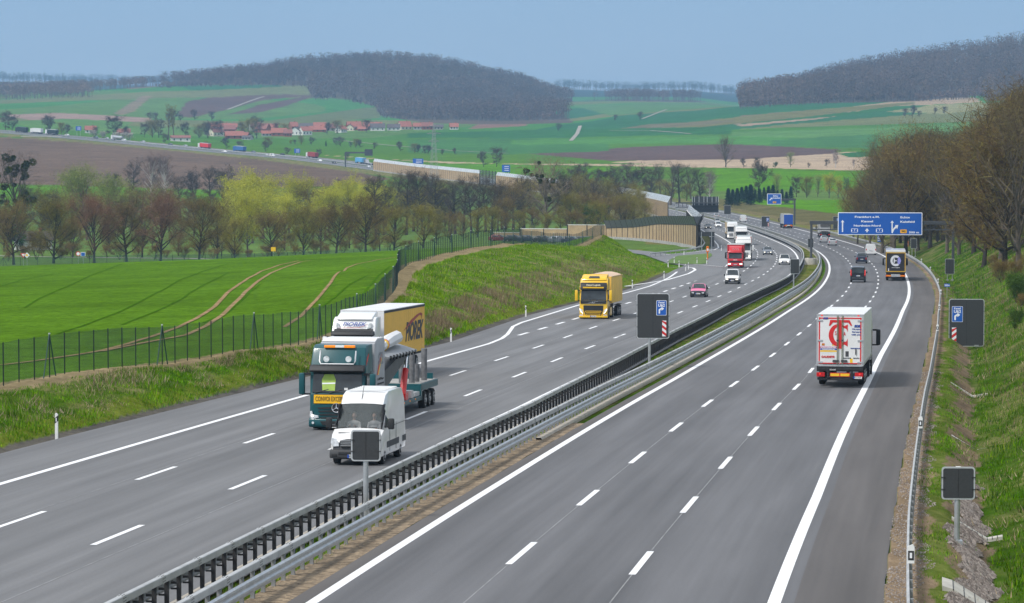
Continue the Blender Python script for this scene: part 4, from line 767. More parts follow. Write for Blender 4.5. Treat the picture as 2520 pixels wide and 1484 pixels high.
M_wind=mat('windscreen_glass',(.03,.038,.042),.05,var=.5,scale=1.4,spec=.6); M_trim=mat('black_trim',(.016,.017,.019),.6,var=.2,scale=8); M_trimg=mat('charcoal_bumper',(.05,.052,.056),.65,var=.1); M_lamp=mat('headlight_glass',(.72,.75,.78),.08,.1,var=.25,scale=9,coat=1); M_lampon=mat('lit_headlight',(1,.93,.78),.2,emit=1.3,var=0); M_tail=mat('tail_light_red',(.50,.010,.012),.25,var=.1); M_tailon=mat('lit_tail_light',(.8,.03,.02),.3,emit=.35,var=0); M_amber=mat('amber_lens',(.9,.25,.01),.3,emit=.25,var=.05); M_chr=mat('chrome',(.75,.76,.78),.12,.95,var=.03); M_plate=mat('number_plate_white',(.78,.79,.78),.5,var=.02); M_pblue=mat('plate_blue_band',(.01,.07,.42),.5); M_frm=mat('chassis_dark',(.03,.031,.034),.7,.2,var=.25); M_alu=mat('aluminium_profile',(.55,.56,.57),.4,.6,var=.1); M_tarp=mat('light_grey_tarpaulin',(.37,.38,.40),.6,var=.10,scale=1.2,bump=.15); M_tarpw=mat('white_tarpaulin',(.70,.70,.70),.5,var=.06,scale=.7); M_tarpy=mat('yellow_curtain_tarpaulin',(.80,.47,.055),.55,var=.07,scale=.5); M_bel=mat('beige_load_cover',(.66,.47,.33),.7,var=.10,scale=1); M_seat=mat('dark_cab_interior',(.03,.03,.035),.8)
M_hivis=mat('hi_vis_yellow_cloth',(.36,.52,.10),.7,var=.08); M_hred=mat('hydraulic_red',(.60,.015,.012),.35,var=.05,coat=.3); M_olive=mat('trailer_box_white',(.74,.74,.73),.45,var=.05,scale=.6); M_skin=mat('skin',(.48,.28,.20),.6); M_hair=mat('brown_hair',(.08,.05,.03),.8); M_rorg=mat('orange_reflector_board',(.88,.24,.01),.4,var=.05); M_ryel=mat('yellow_reflector_board',(.90,.55,.02),.4,var=.05)
WC={}
def wheel(par,x,y,r=.5,w=.3,rim=None,side=None):
    side=side or (1 if x>0 else -1); rim=rim or M_rim; k=(r,w)
    if k not in WC:
        mb=MB(); mb.cyl((0,0,0),r,w,axis='x',n=28,bev=.04); a=mb.build('wheel',M_tyre,None,smooth=40); COL.objects.unlink(a)
        mb=MB(); mb.cyl((w/2+.004,0,0),r*.62,.02,axis='x',n=24); mb.cyl((w/2-.0,0,0),r*.28,.10,axis='x',n=12); 
        for i in range(8): an=i*PI/4; mb.box(w/2+.014,w/2+.03,-.03+r*.42*math.cos(an),.03+r*.42*math.cos(an),-.03+r*.42*math.sin(an),.03+r*.42*math.sin(an),mi=1)
        b_=mb.build('rim',[M_rim,M_trim],None,smooth=40); COL.objects.unlink(b_); WC[k]=(a.data,b_.data)
    a=link(bpy.data.objects.new('wheel',WC[k][0]),par); a.location=(x,y,r); b_=link(bpy.data.objects.new('rim',WC[k][1]),a)
    if side<0: b_.rotation_euler=(0,0,PI)
    return a
def part(par,name,m,fn,smooth=None):
    mb=MB(); fn(mb); return mb.build(name,m,par,smooth)
def plate(par,y,z,txt,away=False,w=.52,h=.13,x=0,it=None):
    sg=1 if away else -1; p=part(par,'number_plate',M_plate,lambda mb: mb.box(x-w/2,x+w/2,y-.01,y+.01,z-h/2,z+h/2)); rot=(PI/2,0,PI if away else 0)
    part(p,'blue_band',M_pblue,lambda mb: mb.box(x+sg*w/2-(.06 if sg>0 else 0),x+sg*w/2+(.06 if sg<0 else 0),y+sg*.014-.003,y+sg*.014+.003,z-h/2,z+h/2))
    text('lettering',txt,h*.85,M_blk,p,(x,y+sg*.017,z),rot=rot,wmax=w*.80,ext=.002)
def place(r,Y=None,o=None,x=None,y=None,away=False,L=0,yaw=0):
    if Y is None:
        ys=np.linspace(60,2500,12000); yy=235+0*ys; X=(x-1260)/F; 
        P=rp(ys,0.)[:,2]; d=ys*CP-(P-ZC)*SP; v=742-F*(ys*SP+(P-ZC)*CP)/d; Y=float(ys[np.argmin(abs(v-y))]); z=float(zroad(Y)); Xw=(x-1260)/F*(Y*CP-(z-ZC)*SP)
    else:
        p=rp(Y,o); Xw,Y,z=[float(a) for a in p]
    tx,ty=[float(a) for a in rdir(Y)]; sl=float(zroad(Y+4)-zroad(Y-4))/8*ty
    if away: Xw+=tx*L; Y+=ty*L; z+=sl*L; r.rotation_euler=(-math.atan(sl),0,PI-math.atan2(tx,ty)+yaw)
    else: r.rotation_euler=(math.atan(sl),0,-math.atan2(tx,ty)+yaw)
    r.location=(Xw,Y,z+.005); return r
# ---- lofted car bodies
def car(name,label,cat,L,W,H,paintm,st,glass_side,ws,rw=None,r=.32,wb=(.85,3.4),bump=None,group=None,roofm=None,lit=True,away=False,open_=False,hood=None,plate_txt='',trimz=.42,mirror=None):
    """st rows: y, zlow, zbelt, zroof, half width low, belt, roof"""
    root=empty(name); tag(root,label,cat,group); bump=bump or paintm; rings=[]
    for (y,zl,zb,zr,hl,hb,hr) in st:
        m=(zl+zb)/2; half=[(0,zl),(hl*.85,zl),(hl,zl+.10),(max(hl,hb)*1.0,m+.05),(hb,zb),(hb*.30+hr*.70,zb+(zr-zb)*.72),(hr*.92,zr-.0 if zr>zb+.1 else zr+.01),(hr*.5,zr+.03),(0,zr+.04)]
        if zr<=zb+.1: half[5]=(hb*.93,zb+.02); half[6]=(hb*.75,zb+.045); half[7]=(hb*.4,zb+.07); half[8]=(0,zb+.08)
        ring=[(x,y,z) for x,z in half]+[(-x,y,z) for x,z in half[-2:0:-1]]; rings.append(ring)
    n=len(rings[0]); V=[p for r_ in rings for p in r_]; Fc=[]; mi=[]
    for s in range(len(rings)-1):
        for k in range(n): 
            if open_ and s==ws and 5<=k<=10: continue
            Fc.append((s*n+k,s*n+(k+1)%n,(s+1)*n+(k+1)%n,(s+1)*n+k)); up=k in(5,6,7,8,9,10)
            kk=k if k<8 else 15-k
            mi.append(1 if kk<=1 or (kk==2 and trimz>.5 ) else (2 if (hood and hood[0]<=s<hood[1] and kk>=5) else 0))
    Fc.append(tuple(range(n))[::-1]); mi.append(1); Fc.append(tuple((len(rings)-1)*n+k for k in range(n))); mi.append(1 if False else 0)
    b_=meshobj('body',V,Fc,[paintm,bump,roofm or paintm],root,mi); me=b_.data; me.polygons.foreach_set('use_smooth',[True]*len(me.polygons)); me.set_sharp_from_angle(angle=math.radians(38))
    R=[[Vector(p) for p in r_] for r_ in rings]
    def patch(nm,s0,s1,k0,k1,m,off=.015,sh=.93):
        pts=[[R[s][k%n] for k in range(k0,k1+1)] for s in (s0,s1)]; c=sum((p for row in pts for p in row),Vector())/(2*len(pts[0])); nrm=(pts[1][0]-pts[0][0]).cross(pts[0][-1]-pts[0][0]).normalized()
        cc=Vector((0,(st[0][0]+st[-1][0])/2,H*.4)); 
        if nrm.dot(c-cc)<0: nrm=-nrm
        V=[c+(p-c)*sh+nrm*off for row in pts for p in row]; w=len(pts[0]); return meshobj(nm,V,[(i,i+1,w+i+1,w+i) for i in range(w-1)],m,root,smooth=True)
    patch('windscreen',ws,ws+1,5,11,M_wind,.02,.94)
    if rw is not None: patch('rear_window',rw,rw+1,5,11,M_wind,.02,.90)
    for (a,b2) in glass_side:
        patch('side_window',a,b2,4,5,M_wind,.02,.86); patch('side_window',a,b2,11,12,M_wind,.02,.86)
    hw=W/2
    for yy in wb:
        for sx_ in (-1,1): wheel(root,sx_*(hw-.13),yy,r,.23)
    zb0=st[1][2]; f0=st[0]; fl=f0[5]
    for sx_ in (-1,1):
        part(root,'headlight',M_lampon if lit and not away else M_lamp,lambda mb: mb.box(sx_*(fl-.16)-.14,sx_*(fl-.16)+.14,f0[0]-.02,f0[0]+.22,f0[2]-.14,f0[2]-.03,bev=.03))
        part(root,'tail_light',M_tail,lambda mb: mb.box(sx_*(st[-1][5]-.08)-.08,sx_*(st[-1][5]-.08)+.08,st[-1][0]-.12,st[-1][0]+.025,st[-1][2]-.32,st[-1][2]+.0,bev=.02))
        ym=st[ws][0]+.35; part(root,'mirror',mirror or M_trim,lambda mb: mb.box(sx_*(hw+.03)-.02,sx_*(hw+.15)+.02,ym-.05,ym+.06,st[ws][2]+.02,st[ws][2]+.2,bev=.03))
    part(root,'grille',M_trim,lambda mb: mb.box(-fl*.55,fl*.55,f0[0]-.03,f0[0]+.06,f0[2]-.20,f0[2]-.05,bev=.015)); part(root,'lower_intake',M_trim,lambda mb: mb.box(-fl*.8,fl*.8,f0[0]-.025,f0[0]+.06,f0[1]+.03,f0[1]+.17,bev=.015))
    part(root,'badge',M_chr,lambda mb: mb.cyl((0,f0[0]-.04,f0[2]-.12),.06,.02,axis='y',n=12))
    if plate_txt:
        if away: plate(root,L+.03,st[-1][2]-.28,plate_txt,True)
        else: plate(root,-.045,f0[1]+.22,plate_txt)
    return root
def hatch(L,W,H,hood=.95,rz=.5):
    h=W/2; return [(0,.24,.62,.62,h*.80,h*.80,h*.7),(.18,.20,.70,.70,h*.95,h*.93,h*.8),(hood*.6,.2,.80,.80,h,h*.97,h*.8),(hood+.15,.2,.92,.92,h,h*.97,h*.80),(hood+.95,.2,.96,H-.03,h,h*.97,h*.74),(L*.52,.2,.98,H,h,h*.97,h*.75),(L-.85,.2,1.0,H-.04,h,h*.96,h*.72),(L-.28,.22,1.02,1.06,h*.97,h*.93,h*.7),(L,.28,.92,.92,h*.90,h*.86,h*.7)]
def vanst(L,W,H,nose=1.0,slope=.75,zb=1.1):
    h=W/2; return [(0,.26,.72,.72,h*.85,h*.84,h*.7),(.15,.22,.86,.86,h*.97,h*.94,h*.8),(nose*.7,.22,zb*.93,zb*.93,h,h*.97,h*.8),(nose,.22,zb,zb,h,h*.98,h*.84),(nose+slope,.22,zb+.02,H-.06,h,h*.98,h*.82),(nose+slope+.5,.22,zb+.04,H,h,h*.98,h*.84),(nose+slope+1.1,.22,zb+.04,H,h,h*.98,h*.86),(L-.3,.24,zb+.04,H-.01,h,h*.98,h*.86),(L-.04,.26,zb+.02,H-.08,h*.98,h*.96,h*.82)]
# ---- sprinter style van
def big_van():
    L,W,H=6.0,1.98,2.74; h=W/2; st=[(0,.30,.86,.86,h*.86,h*.84,h*.7),(.10,.26,1.0,1.0,h*.96,h*.93,h*.8),(.45,.26,1.18,1.18,h,h*.97,h*.8),(.92,.26,1.34,1.34,h,h*.98,h*.92),(1.62,.26,1.38,2.28,h,h*.98,h*.90),(2.05,.26,1.38,2.62,h,h*.98,h*.91),(2.75,.26,1.38,H,h,h*.98,h*.92),(4.4,.26,1.38,H,h,h*.98,h*.92),(5.75,.28,1.38,H-.02,h,h*.98,h*.92),(5.98,.3,1.36,H-.12,h*.98,h*.96,h*.91)]
    r=car('panel_van','white high-roof panel van with two people in front, nearest oncoming vehicle','van',L,W,H,P_white,st,[],3,None,open_=True,r=.36,wb=(1.0,4.7),bump=M_trimg,lit=False,mirror=M_trim)
    for o in list(r.children):
        if o.name.split('.')[0] in('grille','lower_intake','badge','headlight','mirror'): bpy.data.objects.remove(o)
    g_=[o for o in r.children if o.name.startswith('windscreen')][0]
    part(g_,'wiper',M_trim,lambda mb: (mb.tube([(-.75,.94,1.39),(-.1,.955,1.43)],.018,n=5),mb.tube([(-.05,.94,1.39),(.7,.955,1.43)],.018,n=5)))
    part(r,'bumper',M_trimg,lambda mb: mb.prism([(-.07,.30),(-.10,.45),(-.08,.62),(.25,.68),(.55,.62),(.55,.30)],-.97,.97,bev=.05),30)
    gr=part(r,'grille',M_trim,lambda mb: mb.prism([(-.52,.72),(.52,.72),(.60,.84),(.56,.99),(.3,1.04),(-.3,1.04),(-.56,.99),(-.60,.84)],-.06,.06,axis='y',bev=.02)); part(gr,'grille_slat',M_alu,lambda mb: [mb.box(-.54,.54,-.075,-.06,z,z+.022) for z in (.78,.85,.92,.98)])
    em=part(gr,'star_emblem',M_chr,lambda mb: [mb.tube([(0,-.09,.88),(.135*math.cos(a),-.09,.88+.135*math.sin(a))],[.022,.010],n=5) for a in (PI/2,PI/2+2*PI/3,PI/2+4*PI/3)]+[mb.tube([(.14*math.cos(t),-.09,.88+.14*math.sin(t)) for t in np.linspace(0,2*PI,20)],.014,n=5)])
    part(r,'lower_intake',M_trim,lambda mb: mb.box(-.62,.62,-.115,-.05,.44,.56,bev=.02)); plate(r,-.125,.39,'BSB·OP 7')
    for sx_ in (-1,1):
        part(r,'headlight',M_lamp,lambda mb: mb.prism([(sx_*.60,.76),(sx_*.86,.74),(sx_*.93,.90),(sx_*.90,1.10),(sx_*.74,1.06),(sx_*.62,.90)],-.04,.20,axis='y',bev=.02)); part(r,'fog_lamp',M_trim,lambda mb: mb.box(sx_*.78-.1,sx_*.78+.1,-.11,-.06,.36,.48,bev=.02))
        part(r,'mirror',M_trim,lambda mb: (mb.box(sx_*1.22-.12,sx_*1.22+.12,1.05,1.22,1.36,1.78,bev=.05),mb.box(min(sx_*.92,sx_*1.18),max(sx_*.92,sx_*1.18),1.12,1.20,1.42,1.50)),40)
        part(r,'side_window',M_wind,lambda mb: mb.plate([(sx_*.99,1.15,1.42),(sx_*.985,1.95,1.44),(sx_*.87,2.0,2.05),(sx_*.875,1.62,2.05)],.02*sx_))
        part(r,'side_rubbing_strip',M_trimg,lambda mb: mb.box(sx_*.99-.02,sx_*.99+.02,1.5,4.25,.62,.86,bev=.01)); part(r,'side_rubbing_strip',M_trimg,lambda mb: mb.box(sx_*.99-.02,sx_*.99+.02,5.15,5.9,.62,.86,bev=.01))
        part(r,'door_line',M_frm,lambda mb: (mb.box(sx_*.995-.006,sx_*.995+.006,2.15,2.165,.45,1.45),mb.box(sx_*.995-.006,sx_*.995+.006,3.6,3.615,.45,1.5),mb.box(sx_*.995-.006,sx_*.995+.006,2.15,5.9,1.40,1.412)))
    part(r,'bonnet_vent',M_trim,lambda mb: mb.box(-.72,-.28,.44,.62,1.235,1.26)); part(r,'roof_rib',P_white,lambda mb: [mb.box(-.7,.7,2.4+k*.5,2.5+k*.5,2.755,2.79,bev=.01) for k in range(7)]); part(r,'aerial',M_trim,lambda mb: mb.tube([(-.05,1.8,2.45),(-.05,2.25,2.95)],.012,n=5))
    part(r,'cab_interior',M_seat,lambda mb: (mb.box(-.85,.85,2.5,2.55,.5,2.6),mb.box(-.85,.85,.95,2.5,.7,.75),mb.box(-.88,-.85,1.2,2.5,.7,2.3),mb.box(.85,.88,1.2,2.5,.7,2.3),mb.box(-.8,.8,.95,1.35,1.0,1.32,bev=.05),mb.box(-.75,-.15,2.1,2.3,.9,1.9,bev=.06),mb.box(.15,.75,2.1,2.3,.9,1.9,bev=.06)))
    return r
van=big_van(); place(van,x=873,y=1148)
M_wclear=mat('clear_windscreen',(.16,.18,.18),.10,var=.15,alpha=.45,spec=.8); [o for o in van.children if o.name.startswith('windscreen')][0].data.materials[0]=M_wclear
def seated(x,cloth,hairc,label,arm=0):
    """one continuous seated figure: torso, neck, head, arms; skin and cloth by height"""
    mb=MB(); y0=2.0; z0=.98
    mb.sph((x,y0,z0+.30),.5,sc_=(.40,.26,.62),u=20,v=14); mb.sph((x,y0,z0+.54),.5,sc_=(.46,.24,.26),u=20,v=12); mb.tube([(x,y0-.0,z0+.55),(x,y0-.02,z0+.74)],[.075,.06],n=12)
    mb.sph((x,y0-.04,z0+.84),.5,sc_=(.155,.19,.235),u=20,v=14); mb.sph((x,y0-.145,z0+.82),.5,sc_=(.03,.05,.05),u=8,v=6)
    for sg in (-1,1): mb.sph((x+sg*.08,y0-.03,z0+.83),.5,sc_=(.03,.05,.06),u=8,v=6); mb.tube([(x+sg*.20,y0,z0+.58),(x+sg*.25,y0-.12,z0+.30),(x+sg*(.14-.04*arm),y0-.44,z0+.36+.12*arm)],[.062,.052,.036],n=10); mb.sph((x+sg*(.13-.04*arm),y0-.50,z0+.37+.12*arm),.5,sc_=(.08,.11,.06),u=10,v=8)
    o=mb.build('person',[cloth,M_skin]); md=o.modifiers.new('r','REMESH'); md.mode='VOXEL'; md.voxel_size=.014; bpy.context.view_layer.update(); me=bpy.data.meshes.new_from_object(o.evaluated_get(bpy.context.evaluated_depsgraph_get())); o.modifiers.clear(); o.data=me
    me.materials.clear(); me.materials.append(cloth); me.materials.append(M_skin)
    for p in me.polygons:
        c=p.center; p.use_smooth=True; p.material_index=1 if (c.z>z0+.66 or c.y<y0-.42) else 0
    tag(o,label,'person'); mb=MB(); mb.sph((x,y0-.005,z0+.885),.5,sc_=(.175,.20,.20),u=18,v=12)
    for v in list(mb.bm.verts):
        if v.co.y<y0-.075 and v.co.z<z0+.93: v.co.y=y0-.075
    h=mb.build('hair',hairc,o,40); o.matrix_basis=van.matrix_basis@Matrix.Identity(4); return o
bpy.context.view_layer.update(); seated(.42,mat('pale_grey_jacket',(.45,.45,.47),.8),M_hair,'driver of the white van in a pale jacket, on the right behind the windscreen'); seated(-.38,mat('white_shirt',(.6,.6,.6),.8),mat('grey_blond_hair',(.30,.25,.19),.8),'passenger of the white van in a white top, on the left behind the windscreen',1)
# ---- heavy lorry cabs
def cab(root,P,style,hgt=3.75,W=2.5,LW=2.25):
    h=W/2; prof={'box':[(.10,.32),(.0,.42),(-.02,.95),(.02,1.62),(.06,1.70),(.26,2.72),(.24,2.86),(.62,hgt-.12),(.95,hgt),(LW,hgt),(LW,1.05),(1.98,1.0),(1.90,.85),(1.72,.62),(1.62,.32)]}['box']
    def tp(c):
        f=1-.05*max(0,(c.z-2.6)/1.2)-(.03 if c.y<.15 else 0); return (c.x*f,c.y,c.z)
    b_=part(root,'cab_body',P,lambda mb: mb.prism(prof,-h,h,bev=.07,seg=3,taper=tp),35)
    # wheel arch
    for sx_ in (-1,1): part(root,'wheel_arch',M_trim,lambda mb: mb.cyl((sx_*(h-.20),1.38,.56),.60,.44,axis='x',n=24))
    ws=part(root,'windscreen',M_wind,lambda mb: mb.plate([(-h*.90,.035,1.72),(h*.90,.035,1.72),(h*.86,.232,2.66),(-h*.86,.232,2.66)],.02)); 
    part(ws,'wiper',M_trim,lambda mb: [mb.tube([(x0,.01,1.70),(x0+.62,.04,1.86)],.02,n=5) for x0 in (-1.0,-.35,.25)])
    for sx_ in (-1,1):
        part(root,'side_window',M_wind,lambda mb: mb.plate([(sx_*(h+.005),.42,1.78),(sx_*(h+.005),1.38,1.74),(sx_*(h-.025),1.38,2.52),(sx_*(h-.025),.52,2.52)],.02*sx_))
        part(root,'door_line',M_frm,lambda mb: (mb.box(sx_*h-.012,sx_*h+.012,1.48,1.5,.7,2.6),mb.box(sx_*h-.012,sx_*h+.012,.3,1.5,.68,.70)))
    return b_
def mirrors(root,P,h=1.25,z0=1.75,arm=.34):
    for sx_ in (-1,1): 
        a=part(root,'mirror',P,lambda mb: mb.box(sx_*(h+arm)-.13,sx_*(h+arm)+.13,-.02,.22,z0,z0+.95,bev=.06),40)
        part(a,'mirror_arm',M_trim,lambda mb: (mb.box(min(sx_*h*.95,sx_*(h+arm)),max(sx_*h*.95,sx_*(h+arm)),.06,.14,z0+.86,z0+.96),mb.box(min(sx_*h*.95,sx_*(h+arm)),max(sx_*h*.95,sx_*(h+arm)),.06,.14,z0-.02,z0+.06)))
def axles(root,ys,r=.5,hw=1.25,rim=None,twin=None):
    for y in ys:
        for sx_ in (-1,1): wheel(root,sx_*(hw-.16 if y!=twin else hw-.29),y,r,.32 if y!=twin else .58,rim)
def chassis(root,y0,y1,z=.75): part(root,'chassis_frame',M_frm,lambda mb: (mb.box(-.45,-.3,y0,y1,z,z+.28),mb.box(.3,.45,y0,y1,z,z+.28),[mb.box(-.45,.45,y,y+.12,z+.02,z+.2) for y in np.arange(y0,y1,1.5)]))
# teal heavy haulage lorry
def teal_lorry():
    r=empty('lorry'); tag(r,'dark teal lorry with yellow CONVOI EXCEPTIONNEL board hauling a grey-tarped crane load','lorry'); cab(r,P_teal,'box',3.80)
    part(r,'sun_visor',M_trim,lambda mb: mb.prism([(-.12,2.62),(-.18,2.70),(-.02,2.92),(.30,2.94),(.28,2.70),(.05,2.64)],-1.22,1.22,bev=.03),35)
    bd=part(r,'warning_board',mat('amber_warning_board',(.90,.50,.01),.5,var=.02),lambda mb: mb.box(-1.02,1.02,-.09,-.055,1.24,1.62)); text('lettering','CONVOI EXCEPTIONNEL',.30,M_blk,bd,(0,-.10,1.43),bold=.0,wmax=1.9)
    part(bd,'board_frame',M_trim,lambda mb: (mb.box(-1.04,1.04,-.07,-.045,1.62,1.64),mb.box(-1.04,1.04,-.07,-.045,1.22,1.24)))
    gp=part(r,'grille_panel',P_teal,lambda mb: mb.prism([(-.98,.48),(.98,.48),(1.10,1.20),(-1.10,1.20)],-.06,.02,axis='y',bev=.02)); part(gp,'grille_opening',M_trim,lambda mb: [mb.prism([(-.72-.035*k,.56+k*.145),(.72+.035*k,.56+k*.145),(.76+.035*k,.62+k*.145),(.3,.65+k*.145),(-.3,.65+k*.145),(-.76-.035*k,.62+k*.145)],-.085,-.058,axis='y') for k in range(4)])
    part(gp,'star_emblem',M_chr,lambda mb: [mb.tube([(0,-.13,1.05),(.19*math.cos(a),-.13,1.05+.19*math.sin(a))],[.035,.014],n=5) for a in (PI/2,PI/2+2*PI/3,PI/2+4*PI/3)]+[mb.tube([(.20*math.cos(t),-.13,1.05+.20*math.sin(t)) for t in np.linspace(0,2*PI,24)],.02,n=5)])
    part(gp,'emblem_backing',M_trim,lambda mb: mb.cyl((0,-.10,1.05),.19,.03,axis='y',n=20))
    part(r,'bumper',P_teal,lambda mb: mb.prism([(-.06,.18),(-.12,.30),(-.10,.55),(.02,.60),(.3,.60),(.6,.18)],-1.25,1.25,bev=.05),35); part(r,'bumper_intake',M_trim,lambda mb: mb.prism([(-.62,.27),(.62,.27),(.74,.46),(-.74,.46)],-.14,-.09,axis='y',bev=.015)); plate(r,-.15,.24,'HEI·ST 41')
    for sx_ in (-1,1):
        hl=part(r,'headlight',M_lamp,lambda mb: mb.prism([(sx_*.80,.60),(sx_*1.12,.52),(sx_*1.20,.66),(sx_*1.19,.88),(sx_*1.10,.90),(sx_*1.06,.74),(sx_*.82,.70)],-.10,.10,axis='y',bev=.015)); part(hl,'lit_bulb',M_lampon,lambda mb: mb.sph((sx_*1.08,-.11,.69),.055,sc_=(1,.5,1)))
        part(r,'fog_lamp',M_lamp,lambda mb: mb.cyl((sx_*1.05,-.13,.38),.055,.05,axis='y',n=12)); part(r,'side_step',P_teal,lambda mb: mb.box(min(sx_*1.0,sx_*1.24),max(sx_*1.0,sx_*1.24),.75,.85,.25,.3))
        part(r,'spot_lamp',M_lamp,lambda mb: mb.cyl((sx_*.50,.12,3.20),.135,.10,axis='y',n=18)); part(r,'door_graphic',mat('red_swoosh',(.55,.05,.04),.5),lambda mb: mb.prism([(.5,2.9),(.8,3.25),(1.2,3.4),(.9,3.1)],sx_*1.215-.01,sx_*1.215+.01))
    part(r,'light_bar_tube',M_alu,lambda mb: mb.tube([(-.80,.30,3.55),(-.80,.10,3.10),(-.74,.02,2.98),(.74,.02,2.98),(.80,.10,3.10),(.80,.30,3.55)],.035,n=8))
    lb=part(r,'beacon_bar',M_plate,lambda mb: mb.box(-.18,.22,.50,.70,3.68,3.78,bev=.02)); [part(lb,'amber_beacon',M_amber,lambda mb: mb.box(a_,b_,.50,.70,3.68,3.79,bev=.02)) for a_,b_ in ((-.68,-.18),(.22,.70))]
    mirrors(r,P_teal,1.25,1.62); part(r,'hi_vis_vest',M_hivis,lambda mb: mb.prism([(-.66,1.80),(-.10,1.80),(-.08,2.3),(-.18,2.52),(-.58,2.52),(-.70,2.3)],.045,.055,axis='y',M=Matrix.Rotation(0,4,'X')@Matrix.Translation((0,-.03,0))@Matrix(((1,0,0,0),(0,1,.21,-.37),(0,0,1,0),(0,0,0,1)))))
    for o in list(r.children):
        if o.name.startswith('hi_vis_vest'): part(o,'reflective_band',M_wtxt,lambda mb: mb.prism([(-.68,2.08),(-.09,2.10),(-.09,2.16),(-.68,2.14)],.043,.053,axis='y',M=Matrix.Translation((0,-.035,0))@Matrix(((1,0,0,0),(0,1,.21,-.37),(0,0,1,0),(0,0,0,1)))))
    part(r,'dashboard_item',M_plate,lambda mb: mb.box(.32,.48,.035,.045,1.83,1.93))
    axles(r,(1.4,),.5); axles(r,(5.0,6.3),.5,twin=None); chassis(r,2.3,7.0); part(r,'fuel_tank',M_alu,lambda mb: [mb.cyl((sx_*.95,3.4,.62),.32,1.3,axis='y',n=16,bev=.03) for sx_ in (-1,1)])
    # tarped box on the gooseneck
    tb=part(r,'tarpaulin_box',M_tarp,lambda mb: mb.prism([(2.55,1.45),(2.50,3.80),(3.3,3.97),(4.9,3.98),(5.1,3.86),(5.1,1.45)],-1.25,1.25,bev=.05,seg=2),35); part(tb,'tarpaulin_roof',M_tarpw,lambda mb: mb.prism([(2.7,3.87),(3.3,4.0),(5.0,4.0),(5.0,3.96),(3.3,3.96)],-1.22,1.22))
    text('lettering','STL',.75,mat('grey_print',(.23,.24,.26),.6),tb,(1.262,3.95,3.05),rot=(PI/2,0,PI/2),bold=.02,wmax=1.3,shear=.25); text('lettering','schwertransport.net',.16,M_trimg,tb,(1.262,3.95,1.95),rot=(PI/2,0,PI/2),wmax=1.7); text('lettering','D-37619 Heyen',.16,M_trimg,tb,(1.262,3.95,2.15),rot=(PI/2,0,PI/2),wmax=1.5)
    part(tb,'red_swoosh',mat('red_swoosh',(.55,.05,.04),.5),lambda mb: mb.prism([(3.0,2.35),(3.5,2.9),(4.2,3.3),(4.35,3.32),(3.7,2.8),(3.2,2.35)],1.255,1.262)); part(tb,'yellow_swoosh',M_ryel,lambda mb: mb.prism([(3.25,2.35),(3.8,2.85),(4.5,3.2),(3.9,2.75),(3.45,2.35)],1.255,1.262))
    part(r,'gooseneck_frame',P_teal,lambda mb: (mb.box(-1.22,1.22,2.6,8.2,1.12,1.42,bev=.03),mb.box(-1.24,-1.05,8.0,8.6,.55,1.42),mb.box(1.05,1.24,8.0,8.6,.55,1.42)))
    part(r,'low_bed',P_teal,lambda mb: (mb.box(-1.25,1.25,8.4,15.6,.50,.72,bev=.02),mb.box(-1.25,1.25,15.4,20.6,.95,1.28,bev=.02),mb.box(-1.25,1.25,15.3,15.7,.5,1.2))); part(r,'bed_planking',mat('grey_worn_planks',(.34,.33,.31),.8,var=.2,scale=2),lambda mb: (mb.box(-1.18,1.18,15.6,20.5,1.285,1.31),mb.box(-1.1,1.1,8.7,15.3,.725,.75)))
    axles(r,(16.7,18.0,19.3),.44); 
    # tilted load: pale boom, grey ramp, red ram, steel stumps
    part(r,'boom_girder',mat('grey_galvanised_girder',(.09,.095,.10),.5,.4,var=.25,scale=2),lambda mb: (mb.prism([(5.6,1.4),(6.2,1.35),(13.0,2.7),(13.0,3.0),(12.0,3.0),(5.6,2.2)],.35,.95),mb.prism([(5.6,1.4),(6.2,1.35),(12.4,2.6),(12.0,2.9),(5.6,2.1)],-.7,-.1)))
    part(r,'ramp_flap',mat('grey_ramp_steel',(.26,.27,.28),.5,.3),lambda mb: mb.plate([(.3,5.8,3.15),(1.3,5.8,2.95),(1.35,13.4,2.98),(.3,13.4,3.3)],.08)); part(r,'flap_rib',M_frm,lambda mb: [mb.box(1.28,1.37,6.2+k*.85,6.28+k*.85,2.86,3.08) for k in range(9)])
    part(r,'wrapped_boom',M_tarpw,lambda mb: mb.tube([(.6,5.9,3.3),(.6,7.5,3.4),(.6,10.0,3.62),(.6,12.0,3.72),(.6,12.9,3.62)],[.12,.2,.32,.31,.16],n=8),35); part(r,'lashing_strap',M_ryel,lambda mb: mb.tube([(.6,8.3,3.47),(.6,8.45,3.485)],[.27,.27],n=12)); part(r,'lashing_strap',M_hred,lambda mb: mb.tube([(.6,8.5,3.49),(.6,8.6,3.50)],[.275,.275],n=12))
    part(r,'hydraulic_ram',M_hred,lambda mb: (mb.tube([(.95,11.7,.95),(.95,12.5,2.15)],.16,n=12),mb.tube([(.9,8.6,1.25),(.9,12.0,.85)],.12,n=8),mb.box(.6,1.15,11.4,12.2,.7,1.05))); part(r,'ram_rod',M_chr,lambda mb: mb.tube([(.95,12.5,2.15),(.95,12.9,2.9)],.09,n=10))
    [part(r,'steel_stump',mat('dark_grey_steel_tube',(.16,.16,.165),.6,.3,var=.3),lambda mb: mb.cyl((x_,y_,1.3+h_/2),.15,h_,n=12)) for x_,y_,h_ in ((.2,15.9,1.0),(.7,15.9,1.45),(.1,17.2,.8),(.75,17.0,.9),(.9,18.4,1.6),(.3,18.4,.9))]
